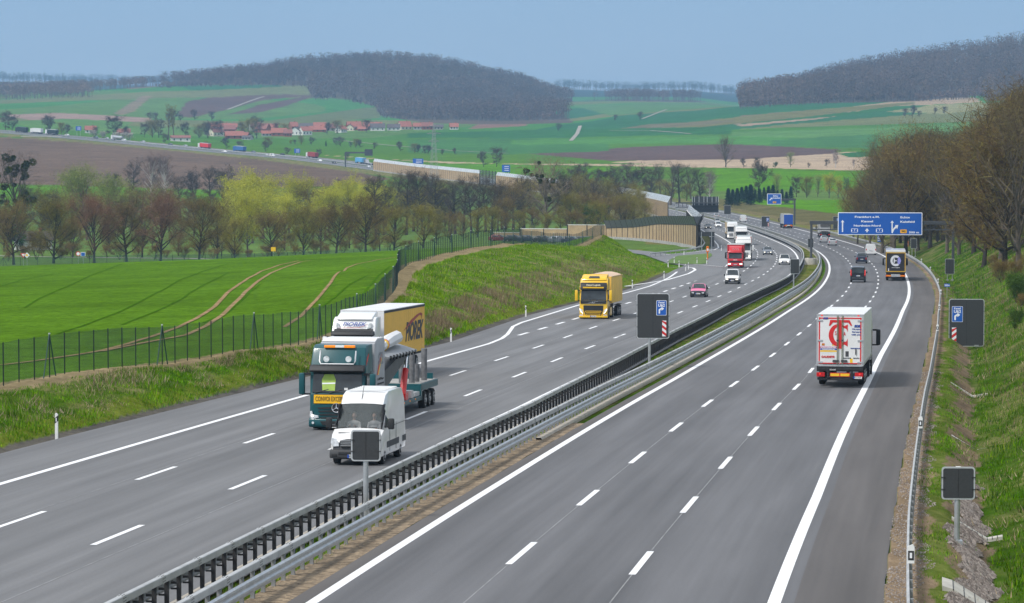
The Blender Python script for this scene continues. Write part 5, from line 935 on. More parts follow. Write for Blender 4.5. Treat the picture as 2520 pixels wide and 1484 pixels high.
    part(r,'tail_board',P_teal,lambda mb: (mb.box(-1.1,.3,19.6,19.7,1.3,2.0),mb.box(.6,1.1,19.9,20.0,1.3,1.6))); part(r,'bed_box',M_frm,lambda mb: (mb.box(.6,1.15,9.2,10.1,.75,1.15,bev=.03),mb.box(-.4,.4,10.6,12.4,.75,1.2,bev=.03))); part(r,'outrigger',M_alu,lambda mb: (mb.box(-1.2,1.2,12.8,13.4,.75,1.1),mb.box(.2,1.2,13.8,15.2,.75,.95)))
    part(r,'amber_marker',M_amber,lambda mb: [mb.box(1.25,1.27,y_,y_+.1,.62,.68) for y_ in np.arange(8.8,15.2,1.6)]); return r
place(teal_lorry(),x=829,y=1062)
def std_cab(r,P,style,hgt,mir=None,logo=None,visor=M_trim,plate_t='',lit=False,roofname=None):
    cab(r,P,'box',hgt); part(r,'sun_visor',visor,lambda mb: mb.prism([(-.10,2.64),(-.16,2.72),(-.02,2.90),(.28,2.92),(.26,2.70),(.05,2.66)],-1.20,1.20,bev=.03),35); mirrors(r,mir or P,1.25,1.65)
    return r
def curtain_trailer(r,y0,L,front,side,roof,rear=None,z0=1.2,H=4.0,rails=True,rearname='rear_door'):
    tb=part(r,'trailer_curtain',side,lambda mb: (mb.box(1.24,1.275,y0+.05,y0+L-.05,z0,H-.16),mb.box(-1.275,-1.24,y0+.05,y0+L-.05,z0,H-.16),mb.box(-1.22,1.22,y0+.1,y0+L-.08,z0+.03,H-.1)))
    part(r,'trailer_roof',roof,lambda mb: mb.box(-1.26,1.26,y0,y0+L,H-.06,H,bev=.02)); part(r,'roof_rail',M_frm if rails else roof,lambda mb: (mb.box(1.25,1.29,y0,y0+L,H-.17,H-.05),mb.box(-1.29,-1.25,y0,y0+L,H-.17,H-.05)))
    part(r,'front_bulkhead',front,lambda mb: mb.box(-1.26,1.26,y0-.03,y0+.04,z0,H-.07,bev=.015)); part(r,'trailer_frame',M_frm,lambda mb: (mb.box(-1.25,1.25,y0,y0+L,z0-.14,z0-.005),mb.box(-.5,-.35,y0+1.5,y0+L-.2,.75,z0-.14),mb.box(.35,.5,y0+1.5,y0+L-.2,.75,z0-.14)))
    axles(r,(y0+L-5.2,y0+L-3.9,y0+L-2.6),.5); return tb
def daf():
    r=empty('lorry'); tag(r,'white lorry with yellow PIOREK curtain trailer behind the teal lorry','lorry'); std_cab(r,P_white,'box',3.68)
    part(r,'roof_deflector',P_white,lambda mb: mb.prism([(.45,3.55),(.60,3.68),(1.6,3.92),(2.2,3.95),(2.2,3.5)],-1.02,1.02,bev=.05),35); part(r,'dark_visor_band',M_trim,lambda mb: mb.plate([(-1.14,.20,2.72),(1.14,.20,2.72),(1.10,.34,3.02),(-1.10,.34,3.02)],.03)); 
    sgn=text('lettering','PIOREK',.34,mat('navy_lettering',(.02,.06,.30),.5),r,(0,.36,3.28),rot=(PI/2-.42,0,0),bold=.004,wmax=1.35,shear=.3); part(r,'red_swoosh',M_red,lambda mb: mb.tube([(-.85,.26,3.08),(-.4,.265,3.09),(.3,.27,3.10),(.8,.36,3.28)],[.006,.012,.012,.004],n=5))
    for sx_ in (-1,1): part(r,'roof_lamp',M_lamp,lambda mb: mb.prism([(sx_*.75,3.02),(sx_*1.02,3.10),(sx_*1.0,3.38),(sx_*.86,3.36)],.27,.45,axis='y',bev=.02)); part(r,'headlight',M_lamp,lambda mb: mb.box(sx_*1.0-.17,sx_*1.0+.17,-.06,.04,.62,.82,bev=.02))
    part(r,'grille',M_trim,lambda mb: [mb.box(-.85,.85,-.05,.0,.7+k*.17,.82+k*.17) for k in range(5)]); part(r,'bumper',P_white,lambda mb: mb.prism([(-.04,.22),(-.1,.34),(-.08,.6),(.3,.6),(.5,.22)],-1.24,1.24,bev=.05),35)
    axles(r,(1.4,),.5); axles(r,(5.1,),.5,twin=5.1); chassis(r,2.3,6.2)
    tb=curtain_trailer(r,2.85,13.6,M_tarpw,M_tarpy,M_tarpw); part(tb,'curtain_buckle',mat('faded_yellow_strap',(.86,.58,.18),.5),lambda mb: [mb.box(1.277,1.285,3.3+k*.65,3.34+k*.65,1.2,3.8) for k in range(20)])
    text('lettering','PIOREK',1.5,M_trimg,tb,(1.29,12.6,2.45),rot=(PI/2,0,PI/2),bold=.05,wmax=6.2,shear=.3); part(tb,'dark_red_swoosh',mat('dark_red_print',(.33,.03,.03),.5),lambda mb: mb.prism([(9.0,2.6),(11.5,3.15),(13.6,3.42),(14.9,3.50),(15.5,3.42),(15.2,3.1),(15.2,3.3),(14.5,3.36),(13.4,3.22),(11.6,2.95)],1.285,1.295)); return r
place(daf(),Y=180.,o=-17.2)
def volvo():
    r=empty('lorry'); tag(r,'bright yellow tipper lorry with rounded beige load cover and open mirrors','lorry'); cab(r,P_yel,'box',3.62)
    part(r,'roof_box',P_yel,lambda mb: (mb.prism([(.50,3.45),(.62,3.62),(1.1,3.86),(2.2,3.92),(2.2,3.4)],-1.1,1.1,bev=.05),mb.box(-1.1,1.1,1.7,2.25,3.5,3.95,bev=.05)),35); part(r,'roof_hatch',M_trimg,lambda mb: mb.plate([(-.5,.60,3.63),(.5,.60,3.63),(.42,.90,3.79),(-.42,.90,3.79)],.02))
    vs=part(r,'sun_visor',M_trim,lambda mb: mb.prism([(-.10,2.62),(-.06,2.80),(.06,3.12),(.30,3.26),(.34,2.75),(.05,2.62)],-1.16,1.16,bev=.03),35); text('lettering','Kaspel Logistik',.2,mat('pale_gold_lettering',(.60,.55,.40),.5),vs,(0,-.02,3.04),rot=(PI/2-.3,0,0),bold=.006,wmax=1.25); part(vs,'yellow_bar',P_yel,lambda mb: mb.box(-.92,.92,-.13,-.08,2.76,2.88,bev=.01))
    part(r,'upper_grille',M_trim,lambda mb: mb.prism([(-1.12,1.40),(1.12,1.40),(1.16,1.70),(-1.16,1.70)],-.05,.03,axis='y',bev=.02)); part(r,'silver_strip',M_chr,lambda mb: (mb.box(-1.0,1.0,-.065,-.05,1.635,1.655),mb.box(-.85,.85,-.065,-.05,1.40,1.42),mb.tube([(-.45,-.07,1.44),(.42,-.07,1.60)],.014,n=5),mb.tube([(.09*math.cos(t),-.075,1.52+.09*math.sin(t)) for t in np.linspace(0,2*PI,14)],.014,n=5)))
    part(r,'lower_grille',M_trim,lambda mb: (mb.prism([(-.86,.82),(.86,.82),(.88,1.26),(-.88,1.26)],-.05,.03,axis='y',bev=.02),mb.prism([(-.62,.28),(.62,.28),(.86,.84),(-.86,.84)],-.045,.03,axis='y',bev=.02))); part(r,'yellow_grille_frame',P_yel,lambda mb: [mb.tube([(-w_,-.06,z_+.07),(w_,-.06,z_+.07),(w_-.08,-.06,z_-.06),(-w_+.08,-.06,z_-.06),(-w_,-.06,z_+.07)],.028,n=5) for w_,z_ in ((.72,.68),(.64,.42))])
    part(r,'bumper',P_yel,lambda mb: mb.prism([(-.06,.16),(-.11,.24),(-.09,.36),(.3,.40),(.5,.16)],-1.25,1.25,bev=.04),35); plate(r,-.13,.30,'EL·AK 2024')
    for sx_ in (-1,1):
        hl=part(r,'headlight',M_lamp,lambda mb: mb.prism([(sx_*.88,.52),(sx_*.98,.55),(sx_*1.22,.86),(sx_*1.20,1.0),(sx_*.96,.88)],-.06,.05,axis='y',bev=.015)); part(hl,'bright_edge',M_lampon,lambda mb: mb.tube([(sx_*1.20,-.07,.98),(sx_*1.10,-.07,.7),(sx_*.92,-.07,.54)],.018,n=5)); part(r,'fog_lamp',M_lamp,lambda mb: mb.box(sx_*1.05-.14,sx_*1.05+.14,-.10,-.04,.37,.45,bev=.01)); part(r,'side_skirt',P_yel,lambda mb: mb.box(min(sx_*1.1,sx_*1.24),max(sx_*1.1,sx_*1.24),2.4,3.9,.3,1.0,bev=.03))
    mirrors(r,P_yel,1.25,1.65,arm=.26); axles(r,(1.4,),.5); axles(r,(5.0,),.5,twin=5.0); chassis(r,2.3,12.8,.8)
    part(r,'tipper_body',mat('weathered_yellow_tipper_steel',(.78,.50,.09),.55,var=.12,scale=.9),lambda mb: mb.prism([(3.1,1.65),(2.95,3.72),(12.6,3.72),(12.9,1.35),(3.6,1.35)],-1.26,1.26,bev=.03),35); part(r,'load_cover',M_bel,lambda mb: mb.prism([(-1.28,3.70),(-.8,3.88),(-.3,3.98),(.3,3.98),(.8,3.88),(1.28,3.70)],2.98,12.6,axis='y'),40); part(r,'body_rim',P_yel,lambda mb: (mb.box(1.25,1.30,2.95,12.65,3.66,3.75),mb.box(-1.30,-1.25,2.95,12.65,3.66,3.75)))
    axles(r,(9.0,10.3,11.6),.5); part(r,'mudguard',M_frm,lambda mb: [mb.box(sx_*1.1-.16,sx_*1.1+.16,8.4,12.2,1.05,1.10) for sx_ in (-1,1)]); return r
place(volvo(),x=1460,y=787)
def red_lorry():
    r=empty('lorry'); tag(r,'red box lorry with roof deflector and lit headlights, oncoming near the slip road','lorry'); h=1.13
    def tp(c): return (c.x*(1-.04*max(0,(c.z-2)/1)),c.y,c.z)
    part(r,'cab_body',P_redp,lambda mb: mb.prism([(.1,.35),(0,.45),(-.02,1.25),(.04,1.42),(.30,2.30),(.5,2.42),(1.7,2.5),(1.7,.9),(1.4,.6),(1.3,.35)],-h,h,bev=.06,taper=tp),35); ws=part(r,'windscreen',M_wind,lambda mb: mb.plate([(-1.0,.03,1.45),(1.0,.03,1.45),(.95,.26,2.22),(-.95,.26,2.22)],.02)); part(r,'sun_visor',M_trim,lambda mb: mb.box(-1.02,1.02,.08,.2,2.22,2.34,bev=.02))
    part(r,'roof_deflector',P_redp,lambda mb: mb.prism([(.45,2.42),(.55,2.60),(1.0,3.1),(1.6,3.35),(1.7,3.35),(1.7,2.42)],-.95,.95,bev=.07),35); part(r,'deflector_ring',M_alu,lambda mb: [mb.tube([(x_+.13*math.cos(t),.70-.02*0,2.86+.13*math.sin(t)) for t in np.linspace(0,2*PI,14)],.02,n=5) for x_ in (-.36,0,.36)])
    part(r,'grille',M_trim,lambda mb: (mb.prism([(-.8,.84),(.8,.84),(.98,1.14),(.8,1.10),(-.8,1.10),(-.98,1.14)],-.05,.0,axis='y',bev=.01),mb.box(-.6,.6,-.08,-.0,.32,.46))); text('lettering','IVECO',.16,M_wtxt,r,(0,-.035,1.22),bold=.006,wmax=.62); part(r,'bumper',P_redp,lambda mb: mb.prism([(-.06,.28),(-.1,.4),(-.08,.76),(.2,.78),(.5,.28)],-1.14,1.14,bev=.05),35)
    for sx_ in (-1,1): part(r,'headlight',M_lampon,lambda mb: mb.box(sx_*.86-.2,sx_*.86+.2,-.12,-.05,.55,.72,bev=.02))
    plate(r,-.13,.55,'NOM·T 318'); mirrors(r,M_trim,1.13,1.45,arm=.3); axles(r,(1.0,),.42,1.13); axles(r,(5.6,),.42,1.13,twin=5.6); chassis(r,1.7,8.0,.6)
    part(r,'box_body',mat('red_box_side',(.50,.015,.02),.5,var=.05),lambda mb: mb.box(-1.25,1.25,1.9,8.4,1.05,3.52,bev=.02)); part(r,'box_roof',P_white,lambda mb: mb.box(-1.26,1.26,1.85,8.42,3.5,3.62,bev=.02)); return r
place(red_lorry(),x=1809,y=660)
def white_lorry(label,Y,o,side,trim,front=P_white,dark=True):
    r=empty('lorry'); tag(r,label,'lorry','white oncoming lorries in a row'); std_cab(r,front,'box',3.70,visor=M_trim if dark else P_white); part(r,'roof_deflector',front,lambda mb: mb.prism([(.5,3.5),(.62,3.68),(1.6,3.93),(2.2,3.96),(2.2,3.4)],-1.12,1.12,bev=.06),35)
    part(r,'grille',M_trimg,lambda mb: [mb.box(-.8,.8,-.05,0,.62+k*.2,.72+k*.2) for k in range(4)]); part(r,'bumper',front,lambda mb: mb.prism([(-.05,.2),(-.1,.3),(-.08,.56),(.3,.58),(.5,.2)],-1.24,1.24,bev=.05),35)
    for sx_ in (-1,1): part(r,'headlight',M_lampon,lambda mb: mb.box(sx_*.98-.15,sx_*.98+.15,-.10,.0,.60,.80,bev=.02))
    axles(r,(1.4,5.0),.5); chassis(r,2.3,6); curtain_trailer(r,2.85,13.6,trim,side,P_white,rails=False); place(r,Y=Y,o=o)
white_lorry('white lorry half hidden behind the red lorry, thin red trailer edges',543.,-13.9,mat('off_white_curtain',(.66,.66,.65),.5),mat('red_edge_bulkhead',(.62,.30,.24),.5)); white_lorry('white lorry with tall white roof deflector, middle one in the row',688.,-13.6,mat('off_white_curtain',(.66,.66,.65),.5),P_white); white_lorry('white lorry with tan curtain trailer, farthest of the row',770.,-13.4,mat('tan_curtain',(.55,.42,.24),.6),P_cream)
# ---- lorries driving away
def rear_lorry(label,P,boxm,cat='lorry'):
    r=empty('lorry'); tag(r,label,cat); std_cab(r,P,'box',3.6,mir=M_trim); axles(r,(1.4,5.0),.5); chassis(r,2.3,6); return r
def rear_lights(r,yr,z=.62,w=1.22,on=True):
    part(r,'rear_bumper_beam',M_frm,lambda mb: (mb.box(-1.24,1.24,yr-.25,yr-.1,.38,.52,bev=.02),mb.box(-1.26,1.26,yr-.2,yr,.95,1.25)))
    for sx_ in (-1,1):
        t=part(r,'tail_light',M_tail,lambda mb: mb.box(sx_*(w-.22)-.23,sx_*(w-.22)+.23,yr-.12,yr-.02,z-.10,z+.14,bev=.02)); part(t,'lit_bulb',M_tailon,lambda mb: mb.cyl((sx_*(w-.18),yr-.01,z+.05),.05,.02,axis='y',n=10))
def sor():
    r=rear_lorry('white refrigerated lorry driving away, rear doors edged red with big red TC letters',P_white,None); y0,L=2.85,13.5; yr=y0+L; z0,H=1.18,4.0
    b_=part(r,'trailer_box',M_olive,lambda mb: mb.box(-1.28,1.28,y0,yr,z0,H,bev=.03)); part(b_,'roof_seam',M_alu,lambda mb: [mb.box(-1.25,1.25,y_,y_+.03,H-.0,H+.006) for y_ in np.arange(y0+1,yr,2.4)]); part(b_,'cool_unit',P_white,lambda mb: mb.box(-1.0,1.0,y0-.5,y0,2.4,3.9,bev=.05)); part(b_,'side_rail',M_alu,lambda mb: [mb.box(sx_*1.285-.012,sx_*1.285+.012,y0,yr,z0,z0+.15) for sx_ in (-1,1)])
    fr=part(r,'rear_frame',M_alu,lambda mb: (mb.box(-1.29,-1.2,yr-.02,yr+.03,z0-.02,H+.01),mb.box(1.2,1.29,yr-.02,yr+.03,z0-.02,H+.01),mb.box(-1.2,1.2,yr-.02,yr+.03,H-.12,H+.01),mb.box(-1.2,1.2,yr-.02,yr+.03,z0-.04,z0+.06)))
    # view from behind: local +x is left in the picture
    for sx_ in (-1,1):
        x0,x1=(.012,1.2) if sx_>0 else (-1.2,-.012); d=part(r,'rear_door',M_olive,lambda mb: mb.box(x0,x1,yr,yr+.035,z0+.06,H-.12,bev=.006)); xo=1.17*sx_; e=.036
        part(d,'red_border',M_red,lambda mb: (mb.box(min(xo,xo-sx_*.07),max(xo,xo-sx_*.07),yr+.035,yr+.045,z0+.10,H-.16),mb.box(min(xo,sx_*.02),max(xo,sx_*.02),yr+.035,yr+.046,H-.24,H-.17),mb.box(min(xo,sx_*.02),max(xo,sx_*.02),yr+.035,yr+.046,z0+.09,z0+.16)))
        part(d,'hinge',M_alu,lambda mb: [mb.box(sx_*1.1-.14,sx_*1.1+.14,yr+.036,yr+.07,z,z+.09) for z in (1.32,2.52,3.62)]); part(d,'lock_rod',M_chr,lambda mb: [mb.cyl((sx_*xx,yr+.075,2.6),.018,2.7,n=6) for xx in (.10,.16)]); part(d,'rod_handle',M_trimg,lambda mb: (mb.box(min(sx_*.06,sx_*.40),max(sx_*.06,sx_*.40),yr+.06,yr+.11,1.38,1.50,bev=.01),mb.box(sx_*.13-.06,sx_*.13+.06,yr+.06,yr+.11,2.53,2.62))); part(d,'top_marker',M_tailon,lambda mb: mb.box(sx_*1.0-.05,sx_*1.0+.05,yr+.03,yr+.05,H-.09,H-.03))
        if sx_>0: dl=d
        else: dr=d
    RT=(PI/2,0,PI); T=lambda s_,sz,m,x_,z_,w_,par,al='CENTER',b=.004,sh=0: text('lettering',s_,sz,m,par,(-x_,yr+.05,z_),rot=RT,wmax=w_,bold=b,shear=sh,align=al); navy=mat('navy_lettering',(.02,.06,.30),.5)
    yb2=yr+.040; def_=lambda pts: [(-x_,z_) for x_,z_ in pts]
    # big red T with a C around it (picture x to the right)
    C=[]; cx,cz,R1,R2,sxk=-.08,2.86,.62,.40,.88
    for a in np.linspace(55,305,26): C.append((cx+sxk*R1*math.cos(math.radians(a)),cz+R1*math.sin(math.radians(a))))
    C+= [(cx+.50,cz-.62),(cx+.50,cz-.18),(cx+.42,cz-.34)]
    for a in np.linspace(300,60,22): C.append((cx+.06+sxk*R2*math.cos(math.radians(a)),cz+.02+(R2+.06)*math.sin(math.radians(a))))
    C+= [(cx+.42,cz+.36),(cx+.50,cz+.18),(cx+.50,cz+.60)]
    part(dl,'red_letter',M_red,lambda mb: mb.prism(def_([(x_,z_) for x_,z_ in C]),yb2,yb2+.008,axis='y')); part(dr,'red_letter',M_red,lambda mb: (mb.prism(def_([(-.62,3.38),(-.55,3.70),(.52,3.70),(.66,3.38),(.58,3.38),(.45,3.56),(.11,3.56),(.11,2.12),(-.13,2.12),(-.13,3.56),(-.40,3.56),(-.54,3.38)]),yb2+.004,yb2+.013,axis='y')))
    T('S',.30,M_red,-.24,2.96,.09,dl); T('A',.30,M_red,.25,2.93,.12,dr); T('SOR',.14,navy,-.80,3.78,.28,dl,b=.012,sh=.3); T('SOR',.17,navy,.93,3.36,.34,dr,b=.015,sh=.3)
    T('We move',.11,navy,.90,3.20,.50,dr); T('forward',.11,navy,.90,3.05,.48,dr); T('with you',.11,navy,.88,2.90,.52,dr); T('CAUDETE',.14,M_red,-.66,1.66,.72,dl,b=.008); T('PETROMIRALLES',.07,navy,.85,2.14,.55,dr); T('(ALBACETE)',.07,M_trimg,.38,1.60,.46,dr); T('ESPAÑA',.07,M_trimg,.90,1.60,.34,dr); T('www.transportesctsa.com',.05,M_trimg,.0,1.27,1.9,dr)
    M_mag=mat('magenta_print',(.45,.03,.18),.5); strip_=lambda nm,m,x0,x1,z0_,z1_,par=dl: part(par,nm,m,lambda mb: mb.box(-x1,-x0,yr+.036,yr+.042,z0_,z1_))
    strip_('magenta_stripe',M_mag,-1.08,-.18,2.14,2.23); strip_('blue_stripe',M_pblue,-1.08,-.18,2.04,2.12); strip_('yellow_stripe',M_ryel,-1.08,-.18,1.94,2.02); T('AYUDA HUMANITARIA',.07,M_wtxt,-.63,2.185,.84,dl); T('HUMANITARIAN AID',.06,M_wtxt,-.63,2.08,.7,dl)
    strip_('spanish_flag',M_red,-1.0,-.84,2.28,2.40); strip_('flag_band',M_ryel,-1.0,-.84,2.31,2.37); strip_('ukrainian_flag',M_ryel,-.44,-.27,2.28,2.34); strip_('flag_band',M_pblue,-.44,-.27,2.34,2.40); strip_('warning_sticker',M_ryel,.55,.70,1.35,1.58,dr); strip_('vent_hatch',M_trimg,.30,.48,1.68,1.98,dr); strip_('door_buffer',M_plate,.82,.90,1.52,1.78,dr); part(dr,'document_tube',M_trimg,lambda mb: mb.box(-.90,-.84,yr+.04,yr+.09,1.80,2.10))
    part(r,'rear_apron',M_trim,lambda mb: mb.box(-1.27,1.27,yr-.25,yr-.02,.86,1.13,bev=.03)); axles(r,(yr-5.2,yr-3.9,yr-2.6),.5); part(r,'trailer_frame',M_frm,lambda mb: (mb.box(-.5,-.35,y0+1.5,yr-.3,.75,1.18),mb.box(.35,.5,y0+1.5,yr-.3,.75,1.18))); rear_lights(r,yr,.66,1.27)
    rb=part(r,'reflector_board',M_red,lambda mb: mb.box(-.56,.56,yr-.12,yr-.06,.56,.78,bev=.01)); part(rb,'yellow_field',M_ryel,lambda mb: (mb.box(.03,.52,yr-.062,yr-.05,.60,.74),mb.box(-.52,-.03,yr-.062,yr-.05,.60,.74))); part(r,'rubber_buffer',M_trim,lambda mb: [mb.box(sx_*.66-.06,sx_*.66+.06,yr-.2,yr+.02,.5,.9) for sx_ in (-1,1)]); part(r,'small_sign',M_plate,lambda mb: mb.box(.22,.56,yr-.02,yr,.93,1.0)); plate(r,yr-.03,.53,'7313 MLK',True,x=-.98,w=.46)
    for o in (dl,dr): o.location.y=0
    return r
so_=sor(); place(so_,x=2066,y=953,away=True,L=16.4)
def elorry():
    r=rear_lorry('black curtain lorry driving away, rear doors framed yellow with large white E emblem',P_black,None); y0,L=2.85,13.6; yr=y0+L; z0,H=1.15,4.0; M_bc=mat('black_curtain',(.022,.020,.026),.5,var=.3,scale=1)
    part(r,'trailer_curtain',M_bc,lambda mb: mb.box(-1.27,1.27,y0,yr-.02,z0,H-.1,bev=.02)); part(r,'trailer_roof',P_white,lambda mb: mb.box(-1.28,1.28,y0,yr+.02,H-.28,H,bev=.04)); d=part(r,'rear_door',M_bc,lambda mb: mb.box(-1.25,1.25,yr-.02,yr+.02,z0,H-.28))
    part(r,'yellow_frame',mat('dull_yellow_frame',(.55,.33,.02),.5),lambda mb: (mb.box(-1.28,-1.18,yr,yr+.05,z0,H-.28),mb.box(1.18,1.28,yr,yr+.05,z0,H-.28),mb.box(-1.2,1.2,yr,yr+.05,H-.40,H-.28),mb.box(-1.2,1.2,yr,yr+.05,z0,z0+.12)))
    C=[]; cz=2.62; sil=mat('silver_white_print',(.68,.69,.72),.5)
    for a in np.linspace(50,310,30): C.append((-.72*math.cos(math.radians(a))*.95,cz+.72*math.sin(math.radians(a))))
    for a in np.linspace(305,55,26): C.append((-.42*math.cos(math.radians(a))*.95,cz+.42*math.sin(math.radians(a))))
    part(d,'ring_emblem',sil,lambda mb: mb.prism(C,yr+.025,yr+.035,axis='y')); part(d,'emblem_bar',sil,lambda mb: (mb.box(-.12,.22,yr+.025,yr+.036,cz-.07,cz+.07),mb.box(.12,.26,yr+.025,yr+.034,cz-.3,cz+.3))); part(d,'lilac_leaf',mat('lilac_print',(.30,.30,.68),.5),lambda mb: mb.prism([(-.32,cz+.52),(-.56,cz+.42),(-.70,cz),(-.56,cz-.42),(-.32,cz-.52),(-.22,cz-.1),(-.26,cz+.2)],yr+.025,yr+.034,axis='y')); text('lettering','www.e-logs.de',.13,sil,d,(0,yr+.03,1.72),rot=(PI/2,0,PI),wmax=1.05,bold=.006); part(d,'pale_sticker',sil,lambda mb: mb.box(.86,.98,yr+.025,yr+.034,1.25,1.62))
    rear_lights(r,yr,.62,1.27); part(r,'orange_board',M_rorg,lambda mb: [mb.box(sx_*.9-.3,sx_*.9+.3,yr-.06,yr+.01,.55,.75,bev=.01) for sx_ in (-1,1)]); part(r,'steel_bumper',M_alu,lambda mb: mb.box(-.6,.6,yr-.1,yr-.02,.5,.85,bev=.02)); axles(r,(yr-5.2,yr-3.9,yr-2.6),.5); return r
place(elorry(),x=2203.5,y=691,away=True,L=16.5)
def blue_lorry():
    r=rear_lorry('lorry driving away with blue rear doors and pale grey side, farther right carriageway',P_blue,None); yr=16.4; part(r,'trailer_curtain',M_tarp,lambda mb: mb.box(-1.27,1.27,2.85,yr-.05,1.15,3.9,bev=.02)); part(r,'trailer_roof',P_cream,lambda mb: mb.box(-1.28,1.28,2.85,yr,3.85,4.0,bev=.02)); part(r,'rear_door',mat('royal_blue_door',(.012,.07,.36),.5,var=.1),lambda mb: mb.box(-1.26,1.26,yr-.05,yr+.02,1.15,3.86)); rear_lights(r,yr); part(r,'orange_board',M_rorg,lambda mb: [mb.box(sx_*.7-.3,sx_*.7+.3,yr-.06,yr+.01,.72,.98) for sx_ in (-1,1)]); part(r,'pale_board',M_plate,lambda mb: mb.box(-.4,.4,yr-.06,yr+.01,.72,.95)); axles(r,(11.2,12.5,13.8),.5); return r
place(blue_lorry(),x=1940,y=562,away=True,L=16.4)
def tipper():
    r=rear_lorry('tipper lorry driving away under the gantry with pale tailgate, ahead of silver cars',P_white,None); yr=9.5; part(r,'tipper_body',mat('pale_grey_tipper',(.45,.45,.45),.6,var=.15),lambda mb: mb.prism([(2.9,1.3),(2.8,3.1),(9.3,3.1),(9.5,1.5)],-1.25,1.25,bev=.03)); part(r,'tailgate',mat('dusty_dark_load',(.10,.095,.09),.8),lambda mb: mb.box(-1.15,1.15,yr-.3,yr+.05,2.55,3.3)); rear_lights(r,yr); axles(r,(7.4,8.7),.5,twin=None); return r
place(tipper(),x=2030,y=584,away=True,L=9.5)
r=rear_lorry('blue-topped lorry mostly hidden behind the dark gantry panel',P_blue,None); part(r,'trailer_box',P_blue,lambda mb: mb.box(-1.27,1.27,2.85,12,1.2,3.95,bev=.03)); rear_lights(r,12); place(r,Y=1290.,o=9.,away=True,L=12)
# ---- cars and vans
V_=[]
g0=car('car','black hatchback with a pink bonnet and roof, oncoming','car',4.2,1.76,1.48,P_black,hatch(4.2,1.76,1.48),[(4,5),(5,6)],3,6,hood=(1,7),roofm=P_pink,plate_txt='GÖ·VW 77',lit=False); place(g0,x=1717,y=733)
st=vanst(4.4,1.82,1.84,.75,.75,1.05); g0=car('small_van','small white van with black bumper and mirrors, oncoming behind the pink-bonneted car','van',4.4,1.82,1.84,P_white,st,[(4,6)],3,None,bump=M_trimg,plate_txt='HI·LK 90',trimz=.6,r=.33); place(g0,x=1801,y=700)
place(car('car','slate grey hatchback with lit headlights, oncoming in the middle lane near the bend','car',4.0,1.75,1.45,P_grey,hatch(4.0,1.75,1.45),[(4,5),(5,6)],3,6,plate_txt='H·XY 12'),x=1889,y=628)
place(car('car','white compact car with dark grille, oncoming beside the median pinch','car',4.2,1.8,1.62,P_white,hatch(4.2,1.8,1.62,.9),[(4,5),(5,6)],3,6,plate_txt='GS·B 45'),x=1930,y=652)
st=vanst(5.0,2.0,1.98,.8,.8,1.1); b_=car('people_carrier','glossy black people carrier driving away with tall red tail lights','van',5.0,2.0,1.98,P_black,st,[(4,6),(6,7)],3,None,away=True,plate_txt='OHA·K 7')
part(b_,'rear_window',M_wind,lambda mb: mb.plate([(-.82,5.0,1.2),(.82,5.0,1.2),(.72,4.985,1.82),(-.72,4.985,1.82)],-.02)); part(b_,'light_cluster',M_tailon,lambda mb: [mb.box(sx_*.90-.05,sx_*.90+.05,4.93,5.02,.95,1.6,bev=.02) for sx_ in (-1,1)]); part(b_,'chrome_strip',M_chr,lambda mb: mb.box(-.75,.75,4.98,5.01,.55,.58)); place(b_,x=2111,y=695,away=True,L=5)
place(car('car','dark blue estate car with silver roof, driving away above the black people carrier','car',4.6,1.85,1.62,P_navy,hatch(4.6,1.85,1.62),[(4,5),(5,6)],3,6,away=True,roofm=P_silver,hood=(4,6),plate_txt='NOM·A 9'),x=2120,y=648,away=True,L=4.6)
st=vanst(4.6,1.9,1.95,.8,.75,1.1); b_=car('small_van','small white van with thin red tail lights, driving away on the right','van',4.6,1.9,1.95,P_white,st,[(4,5)],3,None,away=True,plate_txt='EIN·R 2'); place(b_,x=2143,y=627.5,away=True,L=4.6)
for x,y,lab in ((2049,604.5,'silver saloon driving away, right-hand one of the pair near the gantry leg'),(2028.5,597,'silver saloon driving away, left-hand one of the pair near the gantry leg')): place(car('car',lab,'car',4.6,1.82,1.44,P_silver,hatch(4.6,1.82,1.44),[(4,5),(5,6)],3,6,away=True),x=x,y=y,away=True,L=4.6)
place(car('car','tiny dark car with lit headlights, oncoming beside the curved noise wall','car',4.3,1.8,1.45,P_black,hatch(4.3,1.8,1.45),[(4,5),(5,6)],3,6),x=1743,y=564)
place(car('car','tiny white car with lit headlights, oncoming ahead of a silver car','car',4.3,1.8,1.6,P_white,hatch(4.3,1.8,1.6),[(4,5),(5,6)],3,6),x=1768,y=560)
place(car('car','tiny silver car following the white car on the oncoming side','car',4.3,1.8,1.6,P_silver,hatch(4.3,1.8,1.6),[(4,5),(5,6)],3,6,lit=False),x=1766,y=551)
place(car('car','tiny silver car with red tail lights driving away below the dark gantry panel','car',4.3,1.8,1.5,P_silver,hatch(4.3,1.8,1.5),[(4,5),(5,6)],3,6,away=True),x=1763,y=537,away=True,L=4.3)
st=vanst(4.8,1.95,2.1,.8,.75,1.1); place(car('small_van','white van driving away in the distance between two grey median panels','van',4.8,1.95,2.1,P_white,st,[(4,5)],3,None,away=True),x=1829.5,y=546,away=True,L=4.8)
